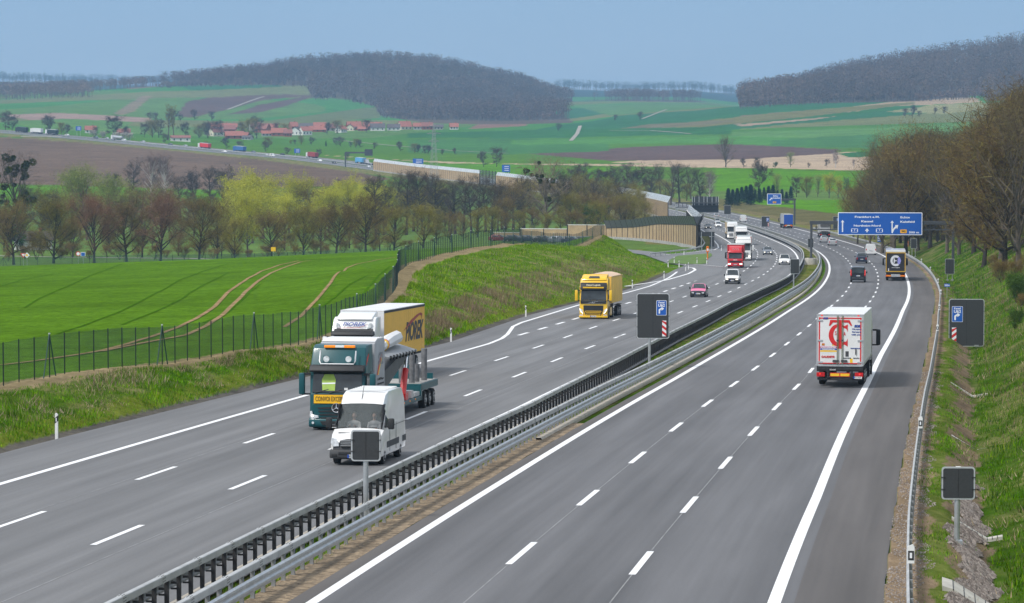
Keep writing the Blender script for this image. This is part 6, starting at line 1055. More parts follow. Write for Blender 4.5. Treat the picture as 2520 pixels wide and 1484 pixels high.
# parked cars behind the fence
for k,(xd,c,lab) in enumerate(((1250,mat('dull_red_car_paint',(.18,.02,.025),.35),'dark red parked car behind the fence, leftmost of the row'),(1288,P_black,'black parked car behind the fence, second from the left'),(1322,P_navy,'dark blue parked car behind the fence, third from the left'),(1362,P_black,'long black parked car behind the fence in the middle of the row'),(1398,P_grey,'grey parked car behind the fence, third from the right'),(1430,P_navy,'dark blue parked car behind the fence, second from the right'),(1462,P_black,'black parked car behind the fence nearest the curved wall'))):
    Y=735-k*5; o=car('parked_car',lab,'car',4.4,1.8,1.5,c,hatch(4.4,1.8,1.5),[(4,5),(5,6)],3,6,lit=False,group='cars parked behind the fence'); o.location=((xd-1260)/F*Y,Y,float(terrain(np.array([(xd-1260)/F*Y]),np.array([Y]))[0])+.02); o.rotation_euler=(0,0,1.25)
# ---- far traffic, each vehicle one mesh of its own with its own look
M_roadv={}
def far_at(x,y,name,label,cat,kind,cols,away=False):
    ys=np.linspace(1350,2640,3000); best=None
    for o in (6.,-10.):
        P=rp(ys,o); d=ys*CP-(P[:,2]-ZC)*SP; px_=1260+F*P[:,0]/d; k=int(np.argmin(abs(px_-x))); v=742-F*(P[k,1]*SP+(P[k,2]-ZC)*CP)/d[k]
        if best is None or abs(v-y)<best[0]: best=(abs(v-y),ys[k],o)
    Y,o=best[1],best[2]; p=rp(Y,o); tx,ty=[float(a) for a in rdir(Y)]; mb=MB()
    body,win,extra=cols
    if kind=='lorry':
        mb.box(-1.25,1.25,0,2.3,.5,3.6,0,bev=.12); mb.box(-1.15,1.15,-.03,.02,1.7,2.7,2); mb.box(-1.28,1.28,2.7,14.5,1.15,4.0,1,bev=.04); mb.box(-1.29,1.29,2.7,14.5,3.9,4.03,5)
        for y_ in (1.4,5,10.5,11.8,13.1):
            for sx_ in (-1,1): mb.cyl((sx_*1.08,y_,.5),.5,.34,axis='x',mi=3,n=10)
        mb.box(-.6,.6,2.3,14.2,.75,1.15,3)
    elif kind=='tanker':
        mb.box(-1.25,1.25,0,2.3,.5,3.5,0,bev=.12); mb.box(-1.15,1.15,-.03,.02,1.7,2.7,2); mb.cyl((0,8.5,2.3),1.1,11,axis='y',mi=1,n=14,bev=.2)
        for y_ in (1.4,5,10.5,11.8,13.1):
            for sx_ in (-1,1): mb.cyl((sx_*1.08,y_,.5),.5,.34,axis='x',mi=3,n=10)
    elif kind=='flatbed':
        mb.box(-1.25,1.25,0,2.3,.5,3.2,0,bev=.12); mb.box(-1.15,1.15,-.03,.02,1.6,2.6,2); mb.box(-1.28,1.28,2.7,13.5,1.0,1.3,1); mb.prism([(2.8,1.3),(3.0,3.3),(4.6,1.3)],-1.1,1.1,mi=1)
        for y_ in (1.4,5,10.5,11.8):
            for sx_ in (-1,1): mb.cyl((sx_*1.08,y_,.5),.5,.34,axis='x',mi=3,n=10)
    else:
        H_=1.5 if kind=='car' else 2.1
        mb.prism([(0,.3),(0,.75),(.9,.95),(1.6 if kind=='car' else 1.3,H_),(3.4 if kind=='car' else 4.6,H_),(4.2 if kind=='car' else 4.9,1.0),(4.3 if kind=='car' else 4.95,.3)],-.88,.88,0,bev=.08); mb.prism([(1.0,1.0),(1.62 if kind=='car' else 1.34,H_-.08),(3.3 if kind=='car' else 2.2,H_-.08),(3.9 if kind=='car' else 2.2,1.02)],-.9,.9,2)
        for y_ in (.85,3.4):
            for sx_ in (-1,1): mb.cyl((sx_*.76,y_,.32),.32,.24,axis='x',mi=3,n=10)
        if not away: mb.box(-.8,-.5,-.03,.02,.6,.72,4); mb.box(.5,.8,-.03,.02,.6,.72,4)
    away=o>0; ob=mb.build(name,[body,win or body,M_wind,M_tyre,M_lampon,extra or P_white]); tag(ob,label,cat,'far traffic on the motorway across the valley'); sl=float(zroad(Y+4)-zroad(Y-4))/8*ty
    ob.location=(float(p[0]),float(p[1]),float(p[2])+.02); ob.rotation_euler=(math.atan(sl)*(-1 if away else 1),0,(PI if away else 0)-math.atan2(tx,ty))
A_=lambda x,y:((x/2.8)/1.4065,(150+y/2.8)/1.4065); B_=lambda x,y:((700+x/2.8)/1.4065,(150+y/2.8)/1.4065)
M_rb=mat('rust_red_container',(.30,.035,.03),.6); M_lb=mat('light_blue_box',(.10,.36,.62),.5)
for (p,nm,lab,cat,kd,c) in (
 (A_(155,808),'lorry','black lorry at the far left end of the distant motorway','lorry','lorry',(P_black,P_black,P_black)),(A_(300,850),'lorry','white lorry above the underpass on the distant motorway','lorry','lorry',(P_white,P_white,None)),(A_(445,848),'lorry','lorry with black side and white roof on the distant motorway','lorry','lorry',(P_white,P_black,P_white)),
 (A_(500,852),'distant_car','white van just right of the black-sided distant lorry','van','van',(P_white,None,None)),(A_(628,862),'distant_car','white car alone right of the black-sided distant lorry','car','car',(P_white,None,None)),(A_(908,922),'distant_car','grey car left of the distant white tanker','car','car',(P_grey,None,None)),(A_(1015,926),'distant_car','grey car right behind the distant white tanker','car','car',(P_silver,None,None)),
 (A_(1080,940),'tanker_lorry','white tanker lorry on the distant motorway','lorry','tanker',(P_white,P_silver,None)),(A_(1170,920),'distant_car','dark grey car above the distant white tanker','car','car',(P_grey,None,None)),(A_(1182,948),'distant_car','white car just ahead of the distant tanker','car','car',(P_white,None,None)),(A_(1365,950),'distant_car','pale car midway between tanker and red lorry','car','car',(P_silver,None,None)),(A_(1630,975),'distant_car','dark grey car left of the distant red lorry','car','car',(P_grey,None,None)),(A_(1775,992),'distant_car','silver car just left of the distant red lorry','car','car',(P_silver,None,None)),
 (A_(1928,1003),'lorry','distant lorry with bright red side and white cab','lorry','lorry',(P_white,M_red,P_white)),(A_(2195,1053),'distant_car','white car left of the distant dark blue lorry','car','car',(P_white,None,None)),(A_(2268,1038),'lorry','distant dark blue lorry below the farmhouse trees','lorry','lorry',(P_blue,P_blue,P_cream)),(A_(2438,1055),'distant_car','dark car right of the distant dark blue lorry','car','car',(P_grey,None,None)),
 (B_(640,1103),'distant_car','grey car left of the distant white van','car','car',(P_silver,None,None)),(B_(700,1103),'distant_car','white van between two grey cars on the distant motorway','van','van',(P_white,None,None)),(B_(760,1087),'distant_car','dark car right of the distant white van','car','car',(P_black,None,None)),(B_(1018,1110),'lorry','distant lorry with rust-red container','lorry','lorry',(P_white,M_rb,M_rb)),(B_(1155,1153),'distant_car','white car right of the rust-red container lorry','car','car',(P_white,None,None)),(B_(1295,1165),'distant_car','dark car with lit headlights left of the light blue lorry','car','car',(P_black,None,None)),
 (B_(1495,1158),'lorry','distant light blue box lorry','lorry','lorry',(M_lb,M_lb,P_white)),(B_(1518,1174),'distant_car','pale yellow van in front of the light blue lorry','van','van',(P_cream,None,None)),(B_(1580,1168),'flatbed_lorry','grey flatbed lorry with a tented load','lorry','flatbed',(P_grey,M_tarp,None)),(B_(1625,1205),'distant_car','silver car below the grey flatbed lorry','car','car',(P_silver,None,None)),(B_(1840,1200),'flatbed_lorry','blue lorry with low red trailer beside the distant gantry','lorry','flatbed',(P_blue,M_rb,None))):
    far_at(p[0],p[1],nm,lab,cat,kd,c)
# lorry tops seen over the noise wall
for Y,o,c1,c2,lab in ((1300,-12.5,M_rorg,M_rorg,'orange-red lorry above the noise wall, left of the gantry back'),(1500,-12.5,P_white,P_white,'white lorry roof just above the long noise wall')):
    pp=rp(Y,o); q=pxy(pp); ob=None
    mb=MB(); mb.box(-1.25,1.25,0,2.3,.5,3.9,0,bev=.12); mb.box(-1.15,1.15,-.03,.02,1.7,2.7,1); mb.box(-1.28,1.28,2.7,12,1.15,4.0,0,bev=.04); mb.box(-.5,.5,0,12,.6,1.2,2)
    for y_ in (1.4,5,9,10.3):
        for sx_ in (-1,1): mb.cyl((sx_*1.08,y_,.5),.5,.34,axis='x',mi=2,n=10)
    ob=mb.build('lorry',[c1,M_wind,M_tyre]); tag(ob,lab,'lorry'); tx,ty=[float(a) for a in rdir(Y)]; ob.location=tuple(float(a) for a in pp); ob.rotation_euler=(0,0,-math.atan2(tx,ty))
# distant gantry and blue signs
def far_sign(x,y,w,h,zb,lab):
    ys=np.linspace(1350,2640,2000); P=rp(ys,17.); d=ys*CP-(P[:,2]-ZC)*SP; k=int(np.argmin(abs(1260+F*P[:,0]/d-x))); p=P[k]; s=s_of(p[1],p[2]); 
    r=empty('direction_sign',tuple(p),-.1); tag(r,lab,'road sign','small blue signs on the distant motorway'); yg=pxy(p)[1]; zb=max(zb,(yg-y)/s-h/2)
    part(r,'blue_panel',M_blue,lambda mb: mb.box(-w/2,w/2,-.1,0,zb,zb+h)); part(r,'white_lettering_block',M_wtxt,lambda mb: [mb.box(-w*.2,w*.35,-.14,-.11,zb+h*(.2+.26*k),zb+h*(.28+.26*k)) for k in range(3)]); part(r,'post',M_zinc,lambda mb: [mb.cyl((sx_*w*.3,.1,(zb+h)/2),.12,zb+h,n=6) for sx_ in (-1,1)])
far_sign(*A_(742,825),4.2,3.2,1.5,'small blue sign beside the distant motorway, left of the white tanker'); far_sign(*B_(915,1045),4.,3.,1.5,'small blue sign left of the rust-red container lorry'); far_sign(*B_(2090,1168),6.5,3.2,3,'blue sign above the far end of the beige noise wall'); far_sign((1500+527/2.1)/1.4065,(250+742/2.1)/1.4065,4.5,4,4,'blue sign above the bridge in the long noise wall')
p=rp(2062.,-19.); r=empty('sign_gantry',tuple(p)); tag(r,'small distant gantry with dark box sign near the far end of the noise wall','gantry'); part(r,'leg',M_gan,lambda mb: mb.box(-.4,.4,-.4,.4,-2,9)); part(r,'concrete_base',M_conc,lambda mb: mb.box(-2,2,-1.5,1.5,-4,-.2)); part(r,'truss_beam',M_gan,lambda mb: mb.box(0,16,-.3,.3,8.4,9.4)); part(r,'sign_box',M_sgrey,lambda mb: mb.box(12,17,-.8,.5,7.,11))
# bridge under the distant motorway at the left edge
r=None
Pb=rp(2460.,-18.2); r=empty('underpass',tuple(Pb)); tag(r,'small concrete underpass below the distant motorway at the far left','bridge'); part(r,'abutment',M_conc,lambda mb: (mb.prism([(-14,0),(-8,-7),(-6,-7),(-5,0)],-.8,.2,axis='y'),mb.prism([(5,0),(6,-7),(8,-7),(14,0)],-.8,.2,axis='y'),mb.box(-15,15,-.9,.3,-1.2,.4))); part(r,'opening_shade_block',M_frm,lambda mb: mb.box(-6,6,-.5,.3,-7,-1.2))  # solid dark block stands in for the shade inside the underpass
# ------------------------------------------------------------------ trees
def bark(name,c,var=.3): return mat(name,c,.9,var=var,scale=3,bump=.3)
def islandmat(name,stops,rough=.9):
    m,nt,b=base_mat(name); g=nd(nt,'ShaderNodeNewGeometry'); r=nd(nt,'ShaderNodeValToRGB'); cr=r.color_ramp; cr.elements[0].position=stops[0][0]; cr.elements[0].color=(*stops[0][1],1); cr.elements[1].position=stops[-1][0]; cr.elements[1].color=(*stops[-1][1],1)
    for p,c in stops[1:-1]: e=cr.elements.new(p); e.color=(*c,1)
    nt.links.new(g.outputs['Random Per Island'],r.inputs[0]); 
    oi=nd(nt,'ShaderNodeObjectInfo'); hs=nd(nt,'ShaderNodeHueSaturation'); mr=nd(nt,'ShaderNodeMapRange'); mr.inputs[3].default_value=.78; mr.inputs[4].default_value=1.22; nt.links.new(oi.outputs['Random'],mr.inputs[0]); nt.links.new(mr.outputs[0],hs.inputs['Value']); nt.links.new(r.outputs[0],hs.inputs['Color']); nt.links.new(hs.outputs[0],b.inputs['Base Color'])
    b.inputs['Roughness'].default_value=rough; b.inputs['Specular IOR Level'].default_value=.02; return m
B_dark=bark('dark_brown_bark',(.040,.032,.025)); B_grey=bark('grey_brown_bark',(.11,.09,.068)); B_birch=bark('white_birch_bark',(.52,.49,.46),.25)
T_brown=islandmat('brown_twigs',[(0,(.105,.066,.034)),(.5,(.175,.115,.052)),(.8,(.20,.155,.045)),(1,(.26,.215,.05))]); T_wood=islandmat('woodland_edge_twigs',[(0,(.065,.050,.036)),(.5,(.110,.084,.056)),(.8,(.14,.118,.052)),(1,(.18,.16,.06))]); T_pale=islandmat('pale_tan_twigs',[(0,(.16,.12,.09)),(1,(.28,.22,.16))]); B_pale=bark('pale_tan_bark',(.20,.165,.13)); T_red=islandmat('reddish_twigs',[(0,(.12,.06,.04)),(.5,(.21,.11,.07)),(1,(.27,.155,.09))]); T_dark=islandmat('dark_twigs',[(0,(.05,.04,.033)),(.6,(.085,.065,.05)),(1,(.13,.10,.07))]); T_olive=islandmat('olive_twigs',[(0,(.12,.095,.03)),(.5,(.20,.17,.04)),(1,(.29,.26,.05))])
T_yel=islandmat('yellow_green_catkins',[(0,(.20,.20,.03)),(.3,(.44,.44,.05)),(.7,(.60,.56,.06)),(1,(.32,.38,.05))]); T_lime=islandmat('pale_lime_leaves',[(0,(.12,.14,.03)),(.5,(.23,.28,.065)),(1,(.33,.38,.10))]); T_purple=islandmat('purple_birch_twigs',[(0,(.13,.09,.08)),(1,(.22,.16,.145))]); T_ever=islandmat('dark_green_foliage',[(0,(.006,.018,.012)),(.6,(.012,.038,.026)),(1,(.02,.055,.03))]); T_mist=islandmat('mistletoe_leaves',[(0,(.03,.04,.008)),(.6,(.07,.085,.012)),(1,(.13,.14,.02))]); T_green=islandmat('fresh_green_leaves',[(0,(.03,.06,.012)),(.6,(.07,.13,.02)),(1,(.12,.2,.035))])
T_far=islandmat('far_woodland_twigs',[(0,(.075,.050,.045)),(.45,(.145,.100,.085)),(.8,(.20,.135,.11)),(1,(.21,.17,.10))]); T_blossom=islandmat('pale_blossom',[(0,(.30,.27,.22)),(1,(.62,.58,.52))])
def envel(kind,t):                            # crown radius along the height, t in 0..1 of the crown
    if kind=='round': return math.sin(PI*min(1,(t*.86+.12)))**.6
    if kind=='wide': return math.sin(PI*min(1,(t*.80+.18)))**.5
    if kind=='cone': return max(.06,(1-t)**.8)
    if kind=='column': return (.55+.45*math.sin(PI*t))*(1 if t<.9 else .6)
    if kind=='vase': return .35+.65*min(1,t*1.3) if t<.85 else .85*(1-(t-.85)*4)
    return 1
def make_tree(seed,H,R,th,env,nl,ntw,tw=(.5,1.2,.045),elev=(.5,1.1),dens=1.,droop=0,stems=1,trunk_r=None,leaf=0,leafsize=.2,nb=7):
    rs=random.Random(seed); rn=np.random.default_rng(seed); TV=[];TF=[];BV=[];BF=[]; tips=[]
    def tube(V,Fc,P,R_,n):
        b=len(V); P=np.array(P)
        for i in range(len(P)):
            d=P[min(i+1,len(P)-1)]-P[max(i-1,0)]; d=d/(np.linalg.norm(d)+1e-9); a=np.cross(d,(0,0,1) if abs(d[2])<.9 else (1,0,0)); a/=np.linalg.norm(a)+1e-9; c=np.cross(d,a)
            for k in range(n): an=2*PI*k/n; V.append(P[i]+(a*math.cos(an)+c*math.sin(an))*R_[i])
        for i in range(len(P)-1):
            for k in range(n): Fc.append((b+i*n+k,b+i*n+(k+1)%n,b+(i+1)*n+(k+1)%n,b+(i+1)*n+k))
    def curve(p,d,L,n,wob,up):
        P=[np.array(p)]; d=np.array(d,float)
        for i in range(n):
            d=d+np.array([rs.gauss(0,wob),rs.gauss(0,wob),rs.gauss(0,wob)+up]); d/=np.linalg.norm(d); P.append(P[-1]+d*L/n)
        return P,d
    tr=trunk_r or H*.022
    for st in range(stems):
        a=rs.uniform(0,2*PI); lean=0 if stems==1 else rs.uniform(.12,.35); top=H*(.93 if stems==1 else rs.uniform(.75,.95)); d0=(math.cos(a)*lean,math.sin(a)*lean,1)
        P,_=curve((0,0,-.3),d0,top+.3,8,.035 if stems==1 else .05,.02); r_=[tr*(1-i/8.6)**.9*(1.25 if i==0 else 1)/math.sqrt(stems)*1.1 for i in range(9)]; tube(TV,TF,P,r_,6); P=np.array(P)
        for l in range(nl//stems):
            t=(l+rs.random())/(nl/stems); z=th+(H*.88-th)*t**.85; k=z/(top)*8; i=min(7,int(k)); p=P[i]*(1-(k-i))+P[i+1]*(k-i); tt=(z-th)/(H-th); er=R*envel(env,tt); az=l*2.4+rs.uniform(-.5,.5)+st; el=rs.uniform(*elev)+tt*.35
            L=max(.8,er*rs.uniform(.8,1.1)/max(.25,math.cos(el)*1.0)); L=min(L,(H-z)*1.1+er*.55 if env!='cone' else er*1.2); P2,_=curve(p,(math.cos(az)*math.cos(el),math.sin(az)*math.cos(el),math.sin(el)),L,5,.11,.05-droop*.1); r0=max(.045,r_[i]*.62); tube(TV,TF,P2,[r0*(1-.17*j) for j in range(6)],4); P2=np.array(P2)
            for m_ in range(nb):
                u=rs.uniform(.28,1.0)*5; j=min(4,int(u)); q=P2[j]*(1-(u-j))+P2[j+1]*(u-j); dd=P2[j+1]-P2[j]; dd/=np.linalg.norm(dd); v=np.array([rs.gauss(0,1),rs.gauss(0,1),rs.gauss(.25,.7)]); v/=np.linalg.norm(v); v=dd*.7+v*.8; v/=np.linalg.norm(v); L3=L*rs.uniform(.22,.45); P3,_=curve(q,v,L3,3,.16,.04-droop*.22); tube(BV,BF,P3,[max(.022,r0*.42),max(.018,r0*.3),.015,.008],3); tips+= [P3[1],P3[2],P3[3]]
        tips.append(P[-1])
    tips=np.array(tips); n=int(ntw*dens); idx=rn.integers(0,len(tips),n); c=tips[idx]+rn.normal(0,R*.075,(n,3)); 
    d=rn.normal(0,1,(n,3)); d[:,2]=d[:,2]*.8+.45-droop*1.3; d/=np.linalg.norm(d,axis=1,keepdims=True); L=rn.uniform(tw[0],tw[1],(n,1)); w=rn.normal(0,1,(n,3)); w=np.cross(d,w); w/=np.linalg.norm(w,axis=1,keepdims=True); wd=tw[2]*rn.uniform(.6,1.3,(n,1))
    W_=np.stack([c-w*wd/2,c+w*wd/2,c+d*L+w*wd*.2,c+d*L-w*wd*.2],1).reshape(-1,3); Q=np.arange(4*n).reshape(-1,4)
    if leaf:
        i2=rn.integers(0,n,leaf); c2=c[i2]+d[i2]*L[i2]*rn.uniform(0,1,(leaf,1))+rn.normal(0,.12,(leaf,3)); a=rn.normal(0,1,(leaf,3)); a/=np.linalg.norm(a,axis=1,keepdims=True); b=np.cross(a,rn.normal(0,1,(leaf,3))); b/=np.linalg.norm(b,axis=1,keepdims=True); sz=leafsize*rn.uniform(.5,1.2,(leaf,1)); W2=np.stack([c2-a*sz/2,c2+b*sz*.3,c2+a*sz/2,c2-b*sz*.3],1).reshape(-1,3); Q=np.concatenate([Q,np.arange(4*leaf).reshape(-1,4)+4*n]); W_=np.concatenate([W_,W2])
    CV=np.concatenate([np.array(BV),W_]) if BV else W_; CF=np.concatenate([np.array(BF),Q+len(BV)]) if BV else Q
    return np.array(TV),np.array(TF),CV,CF
PROTO={}
def proto(key,tb,cm,**k):
    TV,TF,CV,CF=make_tree(**k); f_=k['H']/float(np.percentile(CV[:,2],99.3)); TV=TV*f_; CV=CV*f_; a=fastmesh('trunk',TV,TF,tb,smooth=True); b=fastmesh('crown',CV,CF,cm); extra=[]
    md=(a.data,b.data,k['H']); bpy.data.objects.remove(a); bpy.data.objects.remove(b); PROTO[key]=md
for i in range(3):
    proto('round%d'%i,B_dark,T_brown,seed=10+i,H=15,R=7.0,th=2.4,env='round',nl=30,ntw=8000,nb=11,elev=(.25,1.0))
    proto('olive%d'%i,B_dark,T_olive,seed=20+i,H=12,R=5.6,th=1.0,env='round',nl=28,ntw=7500,nb=10,elev=(.3,1.0))
    proto('wood%d'%i,B_grey,T_wood,seed=30+i,H=18,R=6.6,th=1.6,env='round',nl=30,ntw=7500,nb=11,elev=(.5,1.2),tw=(.4,1.0,.034))
    proto('alder%d'%i,B_dark,T_dark,seed=40+i,H=18,R=3.6,th=4.5,env='column',nl=30,ntw=3600,nb=5,elev=(.1,.7))
    proto('willow%d'%i,B_grey,T_yel,seed=50+i,H=16,R=7,th=2.5,env='wide',nl=26,ntw=8000,leaf=15000,leafsize=.27,nb=9)
    proto('shrub%d'%i,B_dark,T_brown,seed=60+i,H=5,R=3.2,th=.4,env='wide',nl=20,ntw=4200,stems=4,tw=(.3,.8,.035),nb=6)
proto('pale',B_pale,T_pale,seed=77,H=18,R=9,th=2.6,env='vase',nl=28,ntw=5500,nb=9,elev=(.45,1.05),trunk_r=.6); proto('red0',B_dark,T_red,seed=71,H=15,R=7.4,th=2.4,env='wide',nl=30,ntw=9500,nb=9); proto('red1',B_dark,T_red,seed=72,H=15,R=7,th=2.4,env='round',nl=30,ntw=9000,nb=9)
for i in range(2):
    proto('lime%d'%i,B_grey,T_lime,seed=80+i,H=14,R=6.5,th=1.5,env='vase',nl=26,ntw=4500,leaf=3500,leafsize=.2,elev=(.7,1.2),nb=9)
    proto('birch%d'%i,B_birch,T_purple,seed=90+i,H=16,R=3.6,th=3,env='column',nl=26,ntw=6000,droop=.5,nb=6,elev=(.7,1.1),tw=(.5,1.1,.035))
    proto('sparse%d'%i,B_grey,T_dark,seed=95+i,H=18,R=7.5,th=3.0,env='vase',nl=20,ntw=2600,nb=6,elev=(.6,1.1),trunk_r=.55)
    proto('small%d'%i,B_dark,T_dark,seed=100+i,H=10,R=4,th=1.2,env='round',nl=16,ntw=1800,tw=(.5,1.2,.12),nb=5)
proto('poplar',B_grey,T_olive,seed=111,H=26,R=3.2,th=9,env='column',nl=24,ntw=1500,tw=(.6,1.4,.12),nb=4,elev=(.6,1.2)); proto('green',B_dark,T_green,seed=112,H=8,R=3.6,th=.5,env='round',nl=20,ntw=3000,leaf=5000,leafsize=.3,stems=2,nb=6); proto('blossom',B_dark,T_blossom,seed=113,H=7,R=4,th=.6,env='round',nl=16,ntw=1500,leaf=1500,leafsize=.5,stems=2,nb=5,tw=(.4,1,.1))
def conifer(seed,H,R):
    rn=np.random.default_rng(seed); n=5200; t=rn.uniform(0,1,n)**.75; z=H*(.04+.95*t); rr=R*(1-t)**.8*(.72+.28*np.sin(z*3.2))+.1; a=rn.uniform(0,2*PI,n); q=np.sqrt(rn.uniform(.25,1,n)); c=np.stack([np.cos(a)*rr*q,np.sin(a)*rr*q,z],-1); d=np.stack([np.cos(a),np.sin(a),-.35+rn.normal(0,.25,n)],-1); w=np.stack([-np.sin(a),np.cos(a),rn.normal(0,.3,n)],-1); L=rn.uniform(.35,.8,(n,1)); Wd=rn.uniform(.15,.3,(n,1))
    V=np.stack([c-w*Wd/2,c+w*Wd/2,c+d*L+w*.03,c+d*L-w*.03],1).reshape(-1,3); mb=MB(); mb.cyl((0,0,H*.45),.22,H*.95,n=7,r2=.04); a_=mb.build('trunk',B_dark); b_=fastmesh('crown',V,np.arange(4*n).reshape(-1,4),T_ever); md=(a_.data,b_.data,H); bpy.data.objects.remove(a_); bpy.data.objects.remove(b_); return md
PROTO['conifer0']=conifer(1,14,3.0); PROTO['conifer1']=conifer(2,12,2.6)
def tree(kind,x,Y,ytop=None,h=None,label='',group=None,name='tree',cat='tree',wide=1.,rot=None,dz=0):
    P=at(x,Y); md=PROTO[kind]
    if h is None: s=s_of(Y,P[2]); h=(pxy(P)[1]-ytop)/s
    if h<1: return None
    r=empty(name,(P[0],P[1],P[2]-.1+dz),random.uniform(0,6.28) if rot is None else rot); k=h/md[2]; r.scale=(k*wide,k*wide,k); tag(r,label,cat,group)
    link(bpy.data.objects.new('trunk',md[0]),r); link(bpy.data.objects.new('crown',md[1]),r); return r
ORD=['leftmost','second','third','fourth','fifth','sixth','seventh','eighth','ninth','tenth','eleventh','twelfth','thirteenth','fourteenth','fifteenth','sixteenth']
row=[(34,478,'round0'),(132,478,'olive0'),(232,466,'red0'),(312,472,'round1'),(395,468,'red1'),(490,476,'round2'),(578,530,'olive1'),(668,508,'round0'),(747,500,'olive2'),(827,486,'round1'),(900,474,'round2'),(970,502,'olive0'),(1042,498,'olive1')]
for i,(x,yt,k) in enumerate(row):
    tree(k,x,690+(i*37)%23,yt,label='bare broad tree with dark trunk behind the green field, %s from the left'%ORD[i],group='row of trees behind the green field',wide=1.12)
for i in range(26): tree('shrub%d'%(i%3),20+i*39+((i*17)%13),735+(i*29)%60,h=2.4+(i*7%5)*.5,label='low brown undergrowth bush between the trunks of the field-side trees',group='undergrowth behind the green field',name='shrub',cat='shrub',wide=1.4)
bg_=[(90,560,'shrub0'),(165,548,'shrub1'),(270,560,'shrub2'),(350,555,'alder0'),(375,560,'alder1'),(440,565,'shrub1'),(525,560,'shrub0'),(545,540,'round1'),(715,570,'shrub2'),(610,470,'willow1'),(10,520,'round2'),(180,520,'round0'),(270,515,'round1'),(350,505,'round2'),(440,520,'round0'),(535,500,'olive1'),(700,520,'olive0'),(790,500,'round0'),(860,505,'olive2'),(935,520,'round1')]
for i,(x,yt,k) in enumerate(bg_): tree(k,x,760+(i*53)%110,yt,label='bare tree or bush standing just behind the field-side row of trees',group='second row of bare trees behind the row',name='shrub' if 'shrub' in k else 'tree')
for i,(x,yt,Y,k,w_,lab) in enumerate([(592,428,960,'willow0',1.2,'yellow-green budding willow, left one of the brightest group'),(648,418,1000,'willow1',1.25,'tallest yellow-green budding willow in the middle of the group'),(622,455,930,'willow2',1.2,'rounded yellow-green willow in front of the brightest group'),(735,424,1050,'willow2',1.,'bright yellow treetop right of the big willows'),(700,470,940,'willow0',1.1,'lime yellow willow below the bright yellow treetop'),(770,500,900,'willow1',1.,'pale yellow-green willow low between brown trees'),(800,452,980,'willow1',1.,'yellow-green willow right of the bright yellow treetop'),(848,430,1040,'willow0',1.1,'yellow-green willow with visible dark limbs, fourth from the right of the group'),(905,445,1010,'willow2',1.,'yellow-green willow next to the dark alders'),(880,490,930,'willow1',1.,'low pale willow in front of the dark alders'),(950,455,1060,'willow0',.9,'rightmost yellow-green willow, half hidden by alders')]):
    tree(k,x,Y,yt,label=lab,group='yellow-green willows in the valley',wide=w_,name='willow_tree')
for i,(x,yt,Y,k,lab) in enumerate([(215,402,1000,'lime0','pale green fan-shaped willow left of the birches'),(178,415,1020,'lime1','olive green fan-shaped willow beside the mistletoe tree'),(265,425,980,'lime0','low green willow just left of the birches'),(150,470,900,'lime1','green bushy willow below the mistletoe tree')]): tree(k,x,Y,yt,label=lab,wide=1.15,name='willow_tree')
for i,(x,yt,Y,k,lab) in enumerate([(372,378,1380,'birch0','white-stemmed birch, left one of the pair against the ploughed field'),(411,380,1400,'birch1','white-stemmed birch, right one of the pair against the ploughed field'),(328,394,1420,'alder1','thin bare tree just left of the birch pair'),(445,428,1250,'alder2','small dark conical tree right of the birch pair'),(480,418,1400,'small0','grey rounded bare tree between birches and willows'),(520,410,1350,'alder0','slim dark tree left of the willows'),(550,408,1380,'small1','grey-brown bare tree touching the left willow'),(280,425,1300,'alder0','short dark tree left of the thin bare tree')]): tree(k,x,Y,yt,label=lab,name='birch_tree' if 'birch' in k else 'tree')
def mistle(kind,x,Y,ytop,lab,balls,wide=1.1):
    r=tree(kind,x,Y,ytop,label=lab,wide=wide,rot=.6); H=PROTO[kind][2]; rs=random.Random(int(x)); 
    V=None; cr=[o for o in r.children if o.name.startswith('crown')][0].data; tv=np.empty(len(cr.vertices)*3,np.float32); cr.vertices.foreach_get('co',tv); tv=tv.reshape(-1,3); tv=tv[tv[:,2]>H*.45]; rn=np.random.default_rng(int(x))
    for k in range(balls):
        c=tv[rn.integers(0,len(tv))]*np.array([.9,.9,.97]); R=rn.uniform(.35,.75); n=260; d=rn.normal(0,1,(n,3)); d/=np.linalg.norm(d,axis=1,keepdims=True); p=c+d*R*rn.uniform(.5,1,(n,1)); w=np.cross(d,rn.normal(0,1,(n,3))); w/=np.linalg.norm(w,axis=1,keepdims=True); Vv=np.stack([p-w*.12,p+d*.1,p+w*.12,p-d*.1],1).reshape(-1,3); fastmesh('mistletoe_ball',Vv,np.arange(4*n).reshape(-1,4),T_mist,parent=r)
    return r
mistle('sparse0',56,930,368,'tall spreading bare tree full of dark mistletoe balls at the left edge',34,1.15); mistle('pale',1345,850,382,'big pale spreading bare tree with mistletoe clumps left of the noise wall',14,1.1)
for i in range(2): tree('green',(20,45)[i],860,(500,520)[i],label=('dark green ivy-covered tree at the left edge below the mistletoe tree','small dark green tree right of the ivy-covered one')[i])
tree('alder2',116,880,470,label='reddish-brown columnar tree between mistletoe tree and green willow',wide=1.3)
al=[(925,430),(945,445),(972,425),(1000,420),(1018,432),(1040,412),(1055,425),(1072,430),(1105,455),(1120,440),(1142,432),(1160,440),(1175,450),(1195,430),(1210,445),(1225,455),(1245,452),(1262,470),(1285,480)]
for i,(x,yt) in enumerate(al): tree('alder%d'%(i%3),x,960+(i*71)%150,yt,label='slender dark alder in the belt in front of the beige noise wall',group='dark alders in front of the noise wall',wide=.95+.3*((i*7)%5)/5,name='alder_tree')
